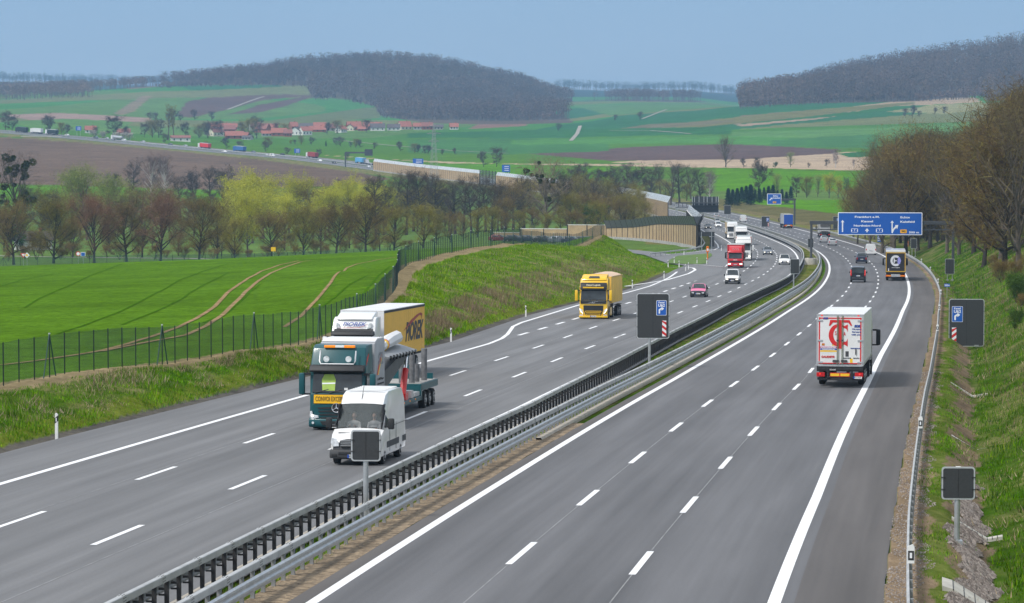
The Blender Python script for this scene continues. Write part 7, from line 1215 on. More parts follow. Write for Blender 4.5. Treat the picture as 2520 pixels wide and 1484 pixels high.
ol=[(1075,520),(1110,515),(1140,525),(1175,510),(1210,505),(1245,520),(1280,515),(1310,505),(1345,520),(1380,500),(1410,512),(1440,505),(1475,490),(1500,478),(1530,485),(1560,478),(1585,490),(1240,480),(1400,470),(1450,468),(1540,470)]
for i,(x,yt) in enumerate(ol): tree(('olive%d','round%d','shrub%d')[(i*5)%3]%(i%3) if i%4 else 'olive%d'%(i%3),x,(830 if x<1480 else 900)+(i*31)%60,yt,label='olive-brown bushy bare tree between the green fence and the noise wall',group='olive-brown trees by the noise wall')
for i,(x,yt) in enumerate([(1265,440),(1290,425),(1310,432),(1375,430),(1395,418),(1420,425),(1445,430),(1468,440),(1490,436),(1515,445),(1535,450),(1560,455),(1580,470),(1235,442),(1080,445),(1095,470)]): tree(('round%d','alder%d','olive%d')[i%3]%(i%3),x,1000+(i*61)%190,yt,label='bare tree screening the middle of the long noise wall',group='bare trees screening the noise wall',wide=1.1)
tree('green',1462,850,500,label='small fresh-green bush among olive-brown trees',wide=1.1,name='shrub',cat='shrub'); tree('green',1450,900,512,label='second fresh-green bush, left of the small one',name='shrub',cat='shrub')
for i,(x,yt,k) in enumerate([(1375,415,'alder1'),(1410,405,'small0'),(1440,400,'alder0'),(1462,415,'alder2'),(1490,408,'small1'),(1515,412,'alder1'),(1545,400,'alder0'),(1575,408,'small0'),(1600,410,'alder2'),(1625,402,'alder1'),(1650,396,'sparse1'),(1672,402,'alder0'),(1700,404,'sparse0'),(1725,412,'alder2'),(1745,420,'birch1'),(1600,440,'olive1'),(1560,445,'olive2'),(1640,440,'olive0'),(1690,450,'olive1'),(1730,455,'olive2')]):
    tree(k,x,1330+(i*47)%150,yt,label='tall bare tree in the belt behind the long noise wall',group='bare trees behind the noise wall',wide=1.15)
for i,x in enumerate(range(1792,1948,11)): tree('conifer%d'%(i%2),x,1290+(i*37)%60,452+(i*29)%16+(10 if i in(0,13) else 0),label='dark conifer in the dense clump behind the Echte sign',group='dark conifers behind the Echte sign',name='conifer_tree',wide=1.3)
for i,(x,yt,Y,k,lab) in enumerate([(1865,395,1400,'small0','bare tree rising behind the left of the conifers'),(1912,425,1400,'lime1','bare greyish tree right of it behind the conifers'),(1985,432,1370,'olive1','olive bare tree right of the conifers'),(2012,428,1380,'lime0','pale yellow-green tree right of the conifers'),(2040,425,1360,'willow1','yellowish tree near the right end of the belt'),(2062,440,1350,'willow0','low yellowish tree at the right end of the belt'),(2085,435,1340,'alder1','dark slim tree at the right end of the belt'),(1960,430,1380,'small1','thin bare tree just right of the conifers')]): tree(k,x,Y,yt,label=lab)
for i,(x,yt,Y,k,lab) in enumerate([(1786,332,1860,'wood0','lone tall vase-shaped bare tree in the pale stubble field'),(1830,388,1840,'small0','small rounded bush just right of the lone tall tree'),(1862,385,1850,'small1','bare tree on the stubble edge, second right of the lone tree'),(1907,398,1830,'green','small green bush at the stubble field edge'),(1945,373,1860,'lime0','pale round tree on the stubble field edge'),(1990,400,1840,'small0','low dark bush on the stubble field edge'),(2056,365,1850,'birch0','pinkish tall bare tree on the stubble field edge'),(2035,390,1860,'small1','greenish bush left of the pinkish tree'),(2100,392,1850,'birch1','pinkish shrub right of the pinkish tree')]): tree(k,x,Y,yt,label=lab,wide=1.15)
# wood on the right-hand slope
prof=lambda x: np.interp(x,[2090,2120,2160,2185,2215,2250,2300,2340,2380,2420,2450,2480,2510,2560,2700],[440,425,420,360,322,308,312,335,322,298,272,255,215,190,170])
rs=random.Random(5); k=0
for Y,x0,x1,stp in ((760,2100,2560,24),(690,2110,2560,26),(610,2170,2600,28),(540,2330,2640,32),(460,2420,2700,38),(400,2470,2760,46)):
    x=x0
    while x<x1:
        top=float(prof(x))+rs.uniform(-8,26); tree('wood%d'%(k%3) if k%4 else 'round%d'%(k%3),x,Y+rs.uniform(-30,30),top,label='tall bare brown tree in the dense roadside wood on the right',group='trees of the right-hand wood',wide=rs.uniform(.85,1.15)); k+=1; x+=stp*rs.uniform(.75,1.2)
for i in range(30): tree(('alder%d','round%d','olive%d')[i%3]%(i%3),60+i*33+rs.uniform(-12,12),1020+(i*67)%210,rs.uniform(440,485),label='bare tree in the dense valley belt below the ploughed field',group='bare trees of the valley belt',wide=1.15)
for i in range(46):
    x=2085+i*10.5+rs.uniform(-8,8); Y=rs.uniform(560,790) if x<2380 else rs.uniform(470,640); P=at(x,Y); o=float(roff(np.array([P[0]]),np.array([P[1]]))[0][0])-float(oPR(Y))
    if o<9: continue
    tree('shrub%d'%(i%3),x,Y,h=rs.uniform(4,7),label='brown leafless undergrowth bush below the right-hand wood',group='undergrowth of the right-hand wood',name='shrub',cat='shrub',wide=1.3)
for i in range(34):
    x=rs.uniform(2300,2560); Y=rs.uniform(240,430); P=at(x,Y); o=float(roff(np.array([P[0]]),np.array([P[1]]))[0][0])-float(oPR(Y))
    if o<7.5: continue
    tree('shrub%d'%(i%3),x,Y,h=rs.uniform(1.2,3.2),label='low brown leafless shrub on the right-hand grassy slope',group='shrubs on the right-hand slope',name='shrub',cat='shrub')
for i,(x,Y,h) in enumerate(((2500,300,3.2),(2515,285,2.6),(2498,250,1.8))): tree('green',x,Y,h=h,label=('bright green leafing bush at the right edge of the slope','green bush just right of the bright leafing one','lowest green bush at the right edge of the slope')[i],name='shrub',cat='shrub')
# far hedgerows and trees round the village
far=[A_(55,650)+(2560,),A_(120,690)+(2570,),A_(490,690)+(2560,),A_(600,760)+(2500,),A_(650,780)+(2480,),A_(1100,690)+(2560,),A_(1230,800)+(2560,),A_(1480,730)+(2650,),A_(1540,730)+(2660,),A_(1400,760)+(2640,),A_(1800,760)+(2700,),A_(1930,780)+(2720,),A_(2010,760)+(2750,),A_(930,800)+(2560,),A_(1600,870)+(2400,),A_(2000,945)+(2330,),B_(235,905)+(2380,),B_(365,940)+(2350,),B_(615,945)+(2330,),B_(640,905)+(2450,),B_(825,1005)+(2290,),B_(1130,1020)+(2250,),B_(1405,1050)+(2200,),B_(450,720)+(2780,),B_(530,700)+(2790,),B_(60,750)+(2740,),B_(1060,905)+(2600,),B_(960,890)+(2600,),B_(1340,900)+(2560,),B_(1300,905)+(2570,),B_(1440,950)+(2520,),B_(1490,920)+(2520,),B_(1530,930)+(2520,),B_(1675,955)+(2460,),B_(1920,945)+(2420,),B_(2060,965)+(2380,),B_(2090,975)+(2380,),B_(2160,980)+(2350,),B_(2190,985)+(2350,),B_(860,935)+(2600,),B_(900,930)+(2600,),B_(1590,730)+(3000,),B_(370,760)+(2850,),B_(800,770)+(2900,),B_(160,740)+(2850,),B_(720,760)+(2950,),B_(1210,760)+(2950,),B_(1310,740)+(2950,),B_(2450,1010)+(2330,),B_(2330,1020)+(2330,)]
for i,(x,yt,Y) in enumerate(far): tree(('small0','small1','small0','olive1')[i%4],x,Y,yt,label='small far bare tree near the village or the distant motorway',group='far scattered trees around the village',wide=1.1+.3*(i%3)/2)
tree('conifer0',*((lambda p:(p[0],2560,p[1]))(B_(1200,940))),label='dark conifer alone in the green field below the village',name='conifer_tree'); tree('poplar',*((lambda p:(p[0],2560,p[1]))(A_(1630,585))),label='tall thin poplar, left of the pair near the farm',name='poplar_tree'); tree('poplar',*((lambda p:(p[0],2570,p[1]))(A_(1690,600))),label='tall thin poplar, right of the pair near the farm',name='poplar_tree',rot=2.)
for i,(x,y) in enumerate(((920,820),(1010,815),(1130,830),(1180,820),(1240,850))): p=A_(x,y); tree('blossom',p[0],2480,h=6.5,label='pale blossoming bush beyond the distant motorway',group='pale blossoming bushes',name='shrub',cat='shrub',wide=1.3)
for i,p in enumerate(((1640,505,3400),(1500,690,3300),(1690,545,3400),(1750,550,3400),(1890,480,3500),(2050,490,3500),(1450,530,3450))): x,y=A_(p[0],p[1]); tree('small%d'%(i%2),x,p[2],h=(9,12,13,8,12,11,8)[i],label='bare tree in the sloping fields beyond the village',group='bare trees in the sloping fields',wide=1.3)
for i,(x,Y,h) in enumerate(((1575,3300,9),(1515,3300,7),(1375,3000,8),(2228,2950,9),(2245,2950,11),(2262,2950,6),(2300,3000,7),(2325,3000,8),(1190,2050,10),(1222,2040,13))): tree('small%d'%(i%2),x,Y,h=h,label='dark bush or small tree alone on the far green slope',group='bushes on the far green slopes',wide=1.2)
# ------------------------------------------------------------------ wooded hills
def clump_tone(m):  # brightness noise by clump, painted in place of light and shade on the canopy
    nt=m.node_tree; b=nt.nodes['Principled BSDF']; src=b.inputs['Base Color'].links[0].from_socket; g=nd(nt,'ShaderNodeNewGeometry'); n=nd(nt,'ShaderNodeTexNoise'); n.inputs['Scale'].default_value=.011; n.inputs['Detail'].default_value=6; n.inputs['Roughness'].default_value=.7; nt.links.new(g.outputs['Position'],n.inputs['Vector']); mr=nd(nt,'ShaderNodeMapRange'); mr.inputs[1].default_value=.36; mr.inputs[2].default_value=.64; mr.inputs[3].default_value=.55; mr.inputs[4].default_value=1.4; nt.links.new(n.outputs['Fac'],mr.inputs[0]); vs=nd(nt,'ShaderNodeVectorMath',operation='SCALE'); nt.links.new(src,vs.inputs[0]); nt.links.new(mr.outputs[0],vs.inputs['Scale']); nt.links.new(vs.outputs[0],b.inputs['Base Color'])
clump_tone(T_far)
def forest(name,polys,Yr,spacing,Hr,m,seed,label):
    rn=np.random.default_rng(seed); allx=[];ally=[]
    for poly in polys:
        P=np.array(poly,float); x0,x1=P[:,0].min(),P[:,0].max(); ys=np.arange(Yr[0],Yr[1],spacing); 
        for Y in ys:
            n=int((x1-x0)/F*Y/spacing)+1; x=rn.uniform(x0,x1,n); Yy=Y+rn.uniform(-spacing/2,spacing/2,n); X=(x-1260)/F*Yy; Z=terrain(X,Yy); d=Yy*CP-(Z-ZC)*SP; px=1260+F*X/d; py=742-F*(Yy*SP+(Z-ZC)*CP)/d; k=inpoly(px,py,poly); allx.append(X[k]); ally.append(Yy[k])
    X=np.concatenate(allx); Y=np.concatenate(ally); Z=terrain(X,Y); n=len(X); H=rn.uniform(Hr[0],Hr[1],n); V=[];Q=[]
    nt_=44; t=rn.uniform(.42,1.0,(n,nt_)); a=rn.uniform(0,2*PI,(n,nt_)); Rc=H[:,None]*.23*np.sin(PI*np.clip(t*.9-.28,0.05,.95)/.72*1.0)**.6*rn.uniform(.4,1.05,(n,nt_)); c=np.stack([X[:,None]+np.cos(a)*Rc,Y[:,None]+np.sin(a)*Rc,Z[:,None]+t*H[:,None]],-1).reshape(-1,3); N=len(c)
    d=rn.normal(0,1,(N,3)); d[:,2]=abs(d[:,2])*.8+.3; d/=np.linalg.norm(d,axis=1,keepdims=True); w=np.cross(d,rn.normal(0,1,(N,3))); w/=np.linalg.norm(w,axis=1,keepdims=True); L=rn.uniform(1.0,2.3,(N,1)); w*=rn.uniform(.25,.6,(N,1)); V1=np.stack([c-w,c+w,c+d*L+w*.4,c+d*L-w*.4],1).reshape(-1,3)
    tr=np.stack([np.stack([X-.35,Y,Z-1],-1),np.stack([X+.35,Y,Z-1],-1),np.stack([X+.15,Y+.2,Z+H*.8],-1),np.stack([X-.15,Y+.2,Z+H*.8],-1)],1).reshape(-1,3); V=np.concatenate([V1,tr]); Qn=np.arange(len(V)).reshape(-1,4); mi=np.concatenate([np.zeros(N,int),np.ones(n,int)])
    o=fastmesh(name,V,Qn,[m,B_grey],mi=mi); tag(o,label,'wood',kind='stuff'); return n
hp=[[(385,214),(460,211),(640,209),(758,212),(765,241),(850,244),(925,262),(935,285),(1050,303),(1200,307),(1412,304),(1400,292),(1290,262),(1412,250),(1395,234),(1250,203),(1060,163),(900,154),(640,176),(500,190),(400,205)]]
forest('wooded_hill',hp,(3900,5700),13,(15,24),T_far,1,'broad hill covered in bare grey-brown woodland in the middle distance')
ex=lambda poly,d: [(x,y+(d if y>200 else 0)) for x,y in poly]
forest('wood_edge_scrub',[ex(hp[0],5)],(3900,5300),15,(4,9),T_far,11,'low scrub fringing the foot of the broad wooded hill')
forest('wood_edge_scrub',[ex(WOODS[1],5)],(3500,4300),13,(4,10),T_far,12,'low scrub fringing the foot of the steep right-hand hill')
forest('woodland',[[(-200,250),(60,246),(230,240),(200,228),(300,220),(390,213),(388,204),(250,212),(60,222),(-200,226)],[(100,240),(220,236),(150,230)]],(3600,5400),16,(12,18),T_far,2,'low purple-brown woodland strip left of the wooded hill')
forest('woodland',[[(1418,247),(1600,250),(1812,252),(1812,244),(1600,243),(1415,240)]],(4700,6300),18,(16,22),T_far,3,'thin woodland belt in the gap between the two hills')
forest('wooded_hill',[[(1818,264),(1900,258),(2000,254),(2240,250),(2330,242),(2425,236),(2430,262),(2700,270),(2900,90),(2519,108),(2300,150),(2100,186),(1950,230),(1822,258)]],(3550,4700),12.5,(14,32),T_far,4,'steep wooded hill of tall bare trees rising at the upper right')
forest('far_ridge_wood',[[(-600,212),(-600,200),(0,196),(330,203),(700,219),(700,226),(0,215)],[(1350,224),(1420,216),(1560,222),(1700,219),(1810,230),(1810,240),(1350,232)]],(8600,9400),30,(16,30),islandmat('far_dark_wood',[(0,(.03,.05,.045)),(1,(.06,.08,.06))]),5,'distant bluish ridge with scattered trees on the skyline')
# ------------------------------------------------------------------ village
M_rr=mat('orange_red_roof_tiles',(.34,.12,.085),.8,var=.2,scale=1); M_rd=mat('dull_red_roof_tiles',(.25,.10,.08),.8,var=.2,scale=1); M_rk=mat('dark_slate_roof',(.10,.085,.085),.8,var=.2,scale=1); M_wc=mat('cream_render',(.66,.60,.45),.85,var=.08); M_ww=mat('white_render',(.72,.71,.68),.85,var=.08); M_wb=mat('red_brick_wall',(.30,.10,.06),.85,var=.15); M_wg=mat('grey_rendered_wall',(.40,.39,.37),.85); M_win=mat('dark_window_pane',(.04,.045,.05),.2)
def house(p,Y,w,d,hw,hr,rz,wm,rm,label,name='house',cat='house'):
    w*=.88; d*=.85; hw*=.85; hr*=.78; P=at(p[0],Y,-.3); r=empty(name,P,rz); tag(r,label,cat,'houses of the far village'); part(r,'wall',wm,lambda mb: mb.prism([(-d/2,-2),(-d/2,hw),(0,hw+hr*.94),(d/2,hw),(d/2,-2)],-w/2,w/2)); e=.5
    rf=part(r,'roof',rm,lambda mb: (mb.plate([(-w/2-e,-d/2-e,hw-e*hr/(d/2)+.1),(w/2+e,-d/2-e,hw-e*hr/(d/2)+.1),(w/2+e,0,hw+hr+.1),(-w/2-e,0,hw+hr+.1)],.25),mb.plate([(w/2+e,d/2+e,hw-e*hr/(d/2)+.1),(-w/2-e,d/2+e,hw-e*hr/(d/2)+.1),(-w/2-e,0,hw+hr+.1),(w/2+e,0,hw+hr+.1)],.25)))
    if name=='house': part(rf,'chimney',M_wb,lambda mb: mb.box(w*.2-.4,w*.2+.4,-.4,.4,hw+hr-.6,hw+hr+1.1))
    for k in range(3): 
        x0=-w/2+w*(k+.5)/3; part(r,'window',M_win,lambda mb: mb.box(x0-.55,x0+.55,-d/2-.06,-d/2+.05,hw*.35,hw*.35+1.4))
    for k in (-1,1): part(r,'window',M_win,lambda mb: mb.box(-w/2-.06,-w/2+.05,k*d*.2-.5,k*d*.2+.5,hw*.35,hw*.35+1.4))
H_=[(130,900,15,9,4.5,5,.9,M_wc,M_rd,'cream farmhouse with brown-red roof, nearest on the village left'),(310,925,17,10,3.5,4.5,.2,M_wb,M_rr,'bright orange-red roofed barn nearest on the village left'),(405,925,10,8,3.5,3.5,-.3,M_wb,M_rr,'small orange roofed outbuilding right of the bright barn'),(440,935,9,7,2.5,2,-.3,M_wg,M_rk,'low grey shed at the corner below the village'),(265,870,12,9,4.5,4.5,.1,M_wb,M_rd,'dull red roofed house behind the bright barn'),(110,830,10,8,4,4,.3,M_ww,M_rr,'small red roof between trees, leftmost in the village'),(215,820,13,8,4,4,.2,M_ww,M_rr,'pale red roof behind the farmhouse'),(290,810,11,8,4,4,.1,M_wb,M_rr,'red roof peeking over the treetops left of the tall tree'),(510,835,11,9,4.5,5,.4,M_ww,M_rr,'red roof just right of the tall grey tree'),(585,865,15,10,4.5,6,-.5,M_wb,M_rd,'large brick barn with dull red roof'),(650,825,10,8,4,4,.8,M_ww,M_rk,'dark roofed house behind the large brick barn'),(690,820,9,8,4,4,.1,M_ww,M_rr,'small bright red roof right of the dark roof'),(625,900,10,8,3,3,.2,M_wg,M_rr,'low red roof below the dark roofed house'),(745,900,15,10,4,5,.05,M_wb,M_rr,'wide red barn in the village foreground'),(830,905,8,8,4,4,.1,M_wb,M_rd,'narrow red house right of the wide barn'),(905,890,7,10,5,4,1.4,M_ww,M_rk,'white gabled house with dark roof'),(1000,890,11,9,5,4.5,.6,M_ww,M_rr,'white house with orange roof in front centre'),(885,810,8,9,5,5,.5,M_wb,M_rr,'red roof standing high behind the white gabled house'),(1040,820,22,9,4,4.5,.0,M_wb,M_rk,'long barn with dark purple roof'),(1140,835,13,9,4.5,5,.1,M_ww,M_rr,'broad red roof right of the long dark barn'),(1120,860,18,8,3,4,.0,M_wb,M_rr,'low bright red roof below the broad one'),(1265,800,8,8,4,4,1.2,M_ww,M_rr,'small white gable with red roof'),(1255,850,12,9,3.5,4,.2,M_wg,M_rd,'dull grey barn in the village middle'),(1345,865,9,9,4,4,.9,M_ww,M_rr,'white gabled cottage with red roof'),(1435,850,6,9,4,4,1.4,M_wc,M_rd,'narrow cream gabled house in the village'),(1470,808,15,10,4.5,5.5,.3,M_wb,M_rr,'large orange roof on the village skyline'),(1555,850,10,8,2.5,3,.0,M_wb,M_rr,'low red shed below the large orange roof'),(1650,805,20,10,4,5,.0,M_wb,M_rr,'very long red roof on the skyline'),(1700,848,15,9,4,4.5,.1,M_ww,M_rk,'dark brown roofed house with white wall'),(1855,845,13,9,3.5,4,.1,M_ww,M_rk,'dark roofed white bungalow'),(1960,838,13,11,4,6,.5,M_wc,M_rr,'tall bright orange roof with cream gable'),(2095,830,11,8,4,4,.1,M_wg,M_rr,'red roof third from the village right end'),(2180,830,12,9,4,4.5,.2,M_wb,M_rd,'dull red roof second from the village right end'),(2290,830,10,8,3,3,.0,M_wg,M_rk,'grey shed at the village right end'),(2440,830,9,8,3.5,4,.1,M_ww,M_rr,'isolated cottage with orange roof far right of the village')]
for (x,y,w,d,hw,hr,rz,wm,rm,lab) in H_:
    p=B_(x,y); ys=np.linspace(2500,3100,400); X=(p[0]-1260)/F*ys; py=742-F*((ys*SP+(terrain(X,ys)-ZC)*CP)/(ys*CP-(terrain(X,ys)-ZC)*SP)); k=int(np.argmin(abs(py-p[1]))); house(p,float(ys[k]),w,d,hw,hr,rz,wm,rm,lab,name='barn' if 'barn' in lab or 'shed' in lab else 'house')
house(A_(1750,890),2540.,17,12,3.5,2.2,.15,M_ww,M_rd,'long white farm building with flat reddish roof left of the village',name='barn'); house(A_(880,795),2700.,10,8,3.5,4,.2,M_ww,M_rr,'red roof among trees far left of the village'); house(A_(1200,790),2700.,12,8,3,3.5,.1,M_wb,M_rd,'dull red roof hidden in trees left of the poplars')
# house behind the left trees
house((82,560),870.,11,7,3.5,2.5,.2,M_ww,M_rk,'white house glimpsed behind the trees at the left edge')
# lattice pylon
P=at(1068,1600.); s=s_of(P[1],P[2]); Hh=(pxy(P)[1]-306)/s; r=empty('lattice_pylon',P,.3); tag(r,'slender steel lattice pylon rising in front of the village fields','pylon'); mb=MB(); W0=2.2
for sx_ in (-1,1):
    for sy_ in (-1,1): mb.tube([(sx_*W0,sy_*W0,-1),(sx_*.35,sy_*.35,Hh)],.07,n=4)
lv=np.linspace(0,1,15)**.85
for i in range(14):
    z0,z1=lv[i]*Hh,lv[i+1]*Hh; w0=W0+(.35-W0)*lv[i]; w1=W0+(.35-W0)*lv[i+1]
    for sg in (-1,1): mb.tube([(-w0,sg*w0,z0),(w1,sg*w1,z1)],.035,n=4); mb.tube([(w0,sg*w0,z0),(-w1,sg*w1,z1)],.035,n=4); mb.tube([(sg*w0,-w0,z0),(sg*w1,w1,z1)],.035,n=4)
mb.build('lattice_mast',M_midpost,r); 
for f_,w_ in ((.97,2.6),(.86,3.6),(.75,2.8)): part(r,'cross_arm',M_midpost,lambda mb: (mb.tube([(-w_,0,Hh*f_),(w_,0,Hh*f_)],.12,n=4),mb.tube([(-w_,0,Hh*f_),(0,0,Hh*f_+1)],.08,n=4),mb.tube([(w_,0,Hh*f_),(0,0,Hh*f_+1)],.08,n=4)))
# light farm path behind the fields and tramlines in the crop
M_path=mat('pale_gravel_path',(.33,.31,.27),.95,var=.15,scale=1,spec=0); M_soil=mat('bare_soil_track',(.27,.19,.10),.95,var=.35,scale=.8,bump=.3,spec=0)
def tline(name,pts,w,m,Yw,dz=.06,n=3): return pline(pts,w,dz=dz,m=m,Yw=Yw,name=name,flat=False)
tline('path',[(-60,630),(60,632),(250,635),(480,637),(560,639)],4.2,M_path,(700,1100),.12)
for k,(pts,w) in enumerate((([(735,642.5),(690,652),(643,668),(610,686),(575,710),(528,756),(481,786),(440,806),(372,830),(305,850),(240,866),(150,880),(60,893),(0,900)],.36),([(765,642),(740,645),(694,661),(664,674),(636,692),(596,729),(548,776),(508,803),(457,826),(338,848),(250,866)],.38),([(985,632),(930,640),(880,650),(853,660),(812,699),(779,739),(741,779),(700,806)],.30))): tline('field_track',pts,w,M_soil,(140,600),.05)
M_dkcrop=mat('darker_crop_line',(.052,.135,.004),1,var=.25,scale=.6,spec=0)
for pts in ([(560,650),(500,668),(440,690),(400,715),(350,740),(290,770),(210,800),(140,822)],[(300,650),(220,680),(150,712),(60,758)],[(0,705),(50,690),(130,675)],[(900,680),(860,700),(820,735),(780,765)],[(560,672),(500,702),(450,735),(400,760),(300,800)],[(640,700),(600,735),(560,770),(500,795)],[(960,655),(930,680),(900,715),(880,745)]): tline('crop_line',pts,.2,M_dkcrop,(140,600),.04)
for pts,w,yw in (([(1580,293),(1640,270),(1668,256)],3,(3000,4800)),([(1405,347),(1420,330),(1428,310)],3.5,(2000,3300)),([(1700,330),(1600,322),(1500,322)],3,(2200,3600)),([(560,270),(600,255),(650,238)],3.5,(2900,4600)),([(1150,318),(1185,293)],3.5,(2600,3600)),([(820,345),(1000,362),(1120,372),(1250,378)],3,(1900,3000))): tline('field_path',pts,w,M_path,yw,.3)
# valley road signs behind the crest
def mini(x,y,kind,lab):
    P=at(x,632.); r=empty('valley_road_sign',P,0); tag(r,lab,'road sign'); part(r,'post',M_zinc,lambda mb: mb.cyl((0,.05,1.1),.04,2.2,n=6))
    if kind=='tri': part(r,'panel',M_red,lambda mb: mb.prism([(-.55,2.4),(.55,2.4),(0,1.45)],-.03,0,axis='y')); part(r,'white_field',M_wtxt,lambda mb: mb.prism([(-.32,2.28),(.32,2.28),(0,1.7)],-.05,-.031,axis='y'))
    elif kind=='dia': part(r,'panel',M_wtxt,lambda mb: mb.prism([(-.55,2.),(0,2.55),(.55,2.),(0,1.45)],-.03,0,axis='y')); part(r,'yellow_field',M_ryel,lambda mb: mb.prism([(-.28,2.),(0,2.28),(.28,2.),(0,1.72)],-.05,-.031,axis='y'))
    elif kind=='round': part(r,'panel',M_red,lambda mb: mb.cyl((0,0,2.),.45,.03,axis='y',n=20)); part(r,'white_field',M_wtxt,lambda mb: mb.cyl((0,-.03,2.),.32,.03,axis='y',n=20))
    else: c={'blue':M_blue,'yel':M_ryel}[kind]; part(r,'panel',M_wtxt if kind=='blue' else c,lambda mb: mb.box(-.45,.45,-.03,0,1.5,2.3)); part(r,'inner_field',c,lambda mb: mb.box(-.36,.36,-.05,-.031,1.58,2.22))
mini(58,664,'tri','red and white triangular give-way sign behind the green field'); mini(67,663,'dia','yellow diamond priority sign beside the triangular sign'); mini(193,660,'round','round red-rimmed sign behind the green field'); mini(205,660,'blue','small square blue sign behind the green field'); mini(673,629,'yel','small square yellow sign at a tree trunk behind the field')
# ------------------------------------------------------------------ grass, dead stalks, stones
def blades(name,n,zone,hr,w,m,label,seed,lean=.5,clump=0):
    rn=np.random.default_rng(seed); X,Y=zone(rn,n); Z=terrain(X,Y); n=len(X); a=rn.uniform(0,2*PI,n); h=rn.uniform(hr[0],hr[1],n); nz_=.6+.4*np.sin(X*1.7+2*np.sin(Y*.6))*np.sin(Y*.8+X*.5)+.2*np.sin(X*.31+Y*.23); h*=np.clip(nz_,.25,1.3)
    ln=rn.uniform(.1,lean,n)*h; la=rn.uniform(0,2*PI,n); c=np.stack([X,Y,Z-.03],-1); wv=np.stack([np.cos(a),np.sin(a),0*a],-1)*w/2*rn.uniform(.6,1.4,(n,1)); top=c+np.stack([np.cos(la)*ln,np.sin(la)*ln,h],-1); V=np.stack([c-wv,c+wv,top],1).reshape(-1,3)
    o=fastmesh(name,V,np.arange(3*n).reshape(-1,3),m,nside=3); tag(o,label,'grass',kind='stuff'); return o
def grassmat(name,stops):
    m=islandmat(name,stops,1); nt=m.node_tree; b=nt.nodes['Principled BSDF']; src=b.inputs['Base Color'].links[0].from_socket; b.inputs['Specular IOR Level'].default_value=0
    g=nd(nt,'ShaderNodeNewGeometry'); n=nd(nt,'ShaderNodeTexNoise'); n.inputs['Scale'].default_value=.55; n.inputs['Detail'].default_value=5; n.inputs['Roughness'].default_value=.65; nt.links.new(g.outputs['Position'],n.inputs['Vector']); mr=nd(nt,'ShaderNodeMapRange'); mr.inputs[1].default_value=.34; mr.inputs[2].default_value=.66; mr.inputs[3].default_value=.42; mr.inputs[4].default_value=1.5; nt.links.new(n.outputs['Fac'],mr.inputs[0]); vs=nd(nt,'ShaderNodeVectorMath',operation='SCALE'); nt.links.new(src,vs.inputs[0]); nt.links.new(mr.outputs[0],vs.inputs['Scale']); nt.links.new(vs.outputs[0],b.inputs['Base Color']); return m
G1=grassmat('grass_blades',[(0,(.040,.11,.003)),(.5,(.085,.22,.004)),(.85,(.14,.29,.006)),(1,(.24,.32,.02))]); G5=grassmat('bright_bank_grass',[(0,(.065,.15,.003)),(.5,(.135,.275,.004)),(.85,(.20,.35,.006)),(1,(.34,.36,.04))]); G2=islandmat('dead_grass_blades',[(0,(.20,.15,.09)),(.5,(.34,.27,.17)),(1,(.46,.38,.26))]); G3=islandmat('dead_brown_stalks',[(0,(.11,.075,.05)),(1,(.32,.24,.15))])  # high bank gets a brighter, yellower green than the other grass
def zleft(y0,y1,t0,t1,dp=1.6,thr=None):
    def f(rn,n):
        Y=y0+(y1-y0)*rn.uniform(0,1,n)**dp; fx=FX(Y); toe=np.where(Y<470,ROADX(Y)+oPL(Y)-1.0,np.minimum(TOE(Y),ROADX(Y)+oPL(Y)-1)); t=rn.uniform(t0,t1,n); X=toe+(fx-toe)*t
        if thr is not None: v=np.sin(X*.9+Y*.35+2*np.sin(Y*.21))+np.sin(Y*.5-X*1.3)*.8+rn.normal(0,.5,n); k=v>thr; X,Y=X[k],Y[k]
        return X,Y
    return f
def zright(y0,y1,q0,q1,dp=1.6,thr=None):
    def f(rn,n):
        Y=y0+(y1-y0)*rn.uniform(0,1,n)**dp; o=oPR(Y)+rn.uniform(q0,q1,n)+.22*np.sin(Y*.35)+.14*np.sin(Y*1.3); P=rp(Y,o); X,Y=P[:,0],P[:,1]
        if thr is not None: v=np.sin(X*.9+Y*.35+2*np.sin(Y*.21))+np.sin(Y*.5-X*1.3)*.8+rn.normal(0,.5,len(X)); k=v>thr; X,Y=X[k],Y[k]
        return X,Y
    return f
blades('grass',70000,zleft(108,260,.04,.86),(.12,.42),.035,G1,'tufty green grass on the roadside bank below the fence, lower left',1); blades('grass',52000,zleft(230,590,.42,.9,1.2),(.2,.55),.06,G5,'green grass on the upper part of the high bank',2); blades('grass',24000,zleft(230,590,.03,.42,1.2),(.2,.5),.06,G5,'green grass along the foot of the high bank',22); blades('dead_grass',22000,zleft(105,260,.15,.8,1.6,.5),(.2,.6),.035,G2,'matted dead straw-coloured grass on the lower left bank',3,1.3); blades('dead_grass',14000,zleft(235,520,.1,.85,1.2,.5),(.2,.7),.05,G2,'dead straw-coloured grass streaks on the high bank',4,1.0); blades('dead_stalks',20000,zleft(236,440,.10,.46,1.1,-.2),(.4,1.2),.035,G3,'brown dead weed stalks low on the high bank',5,.7); blades('dead_stalks',4500,zleft(105,240,.2,.8,1.5,.9),(.4,1.0),.03,G3,'brown dead weed stalks on the lower left bank',6,.8)
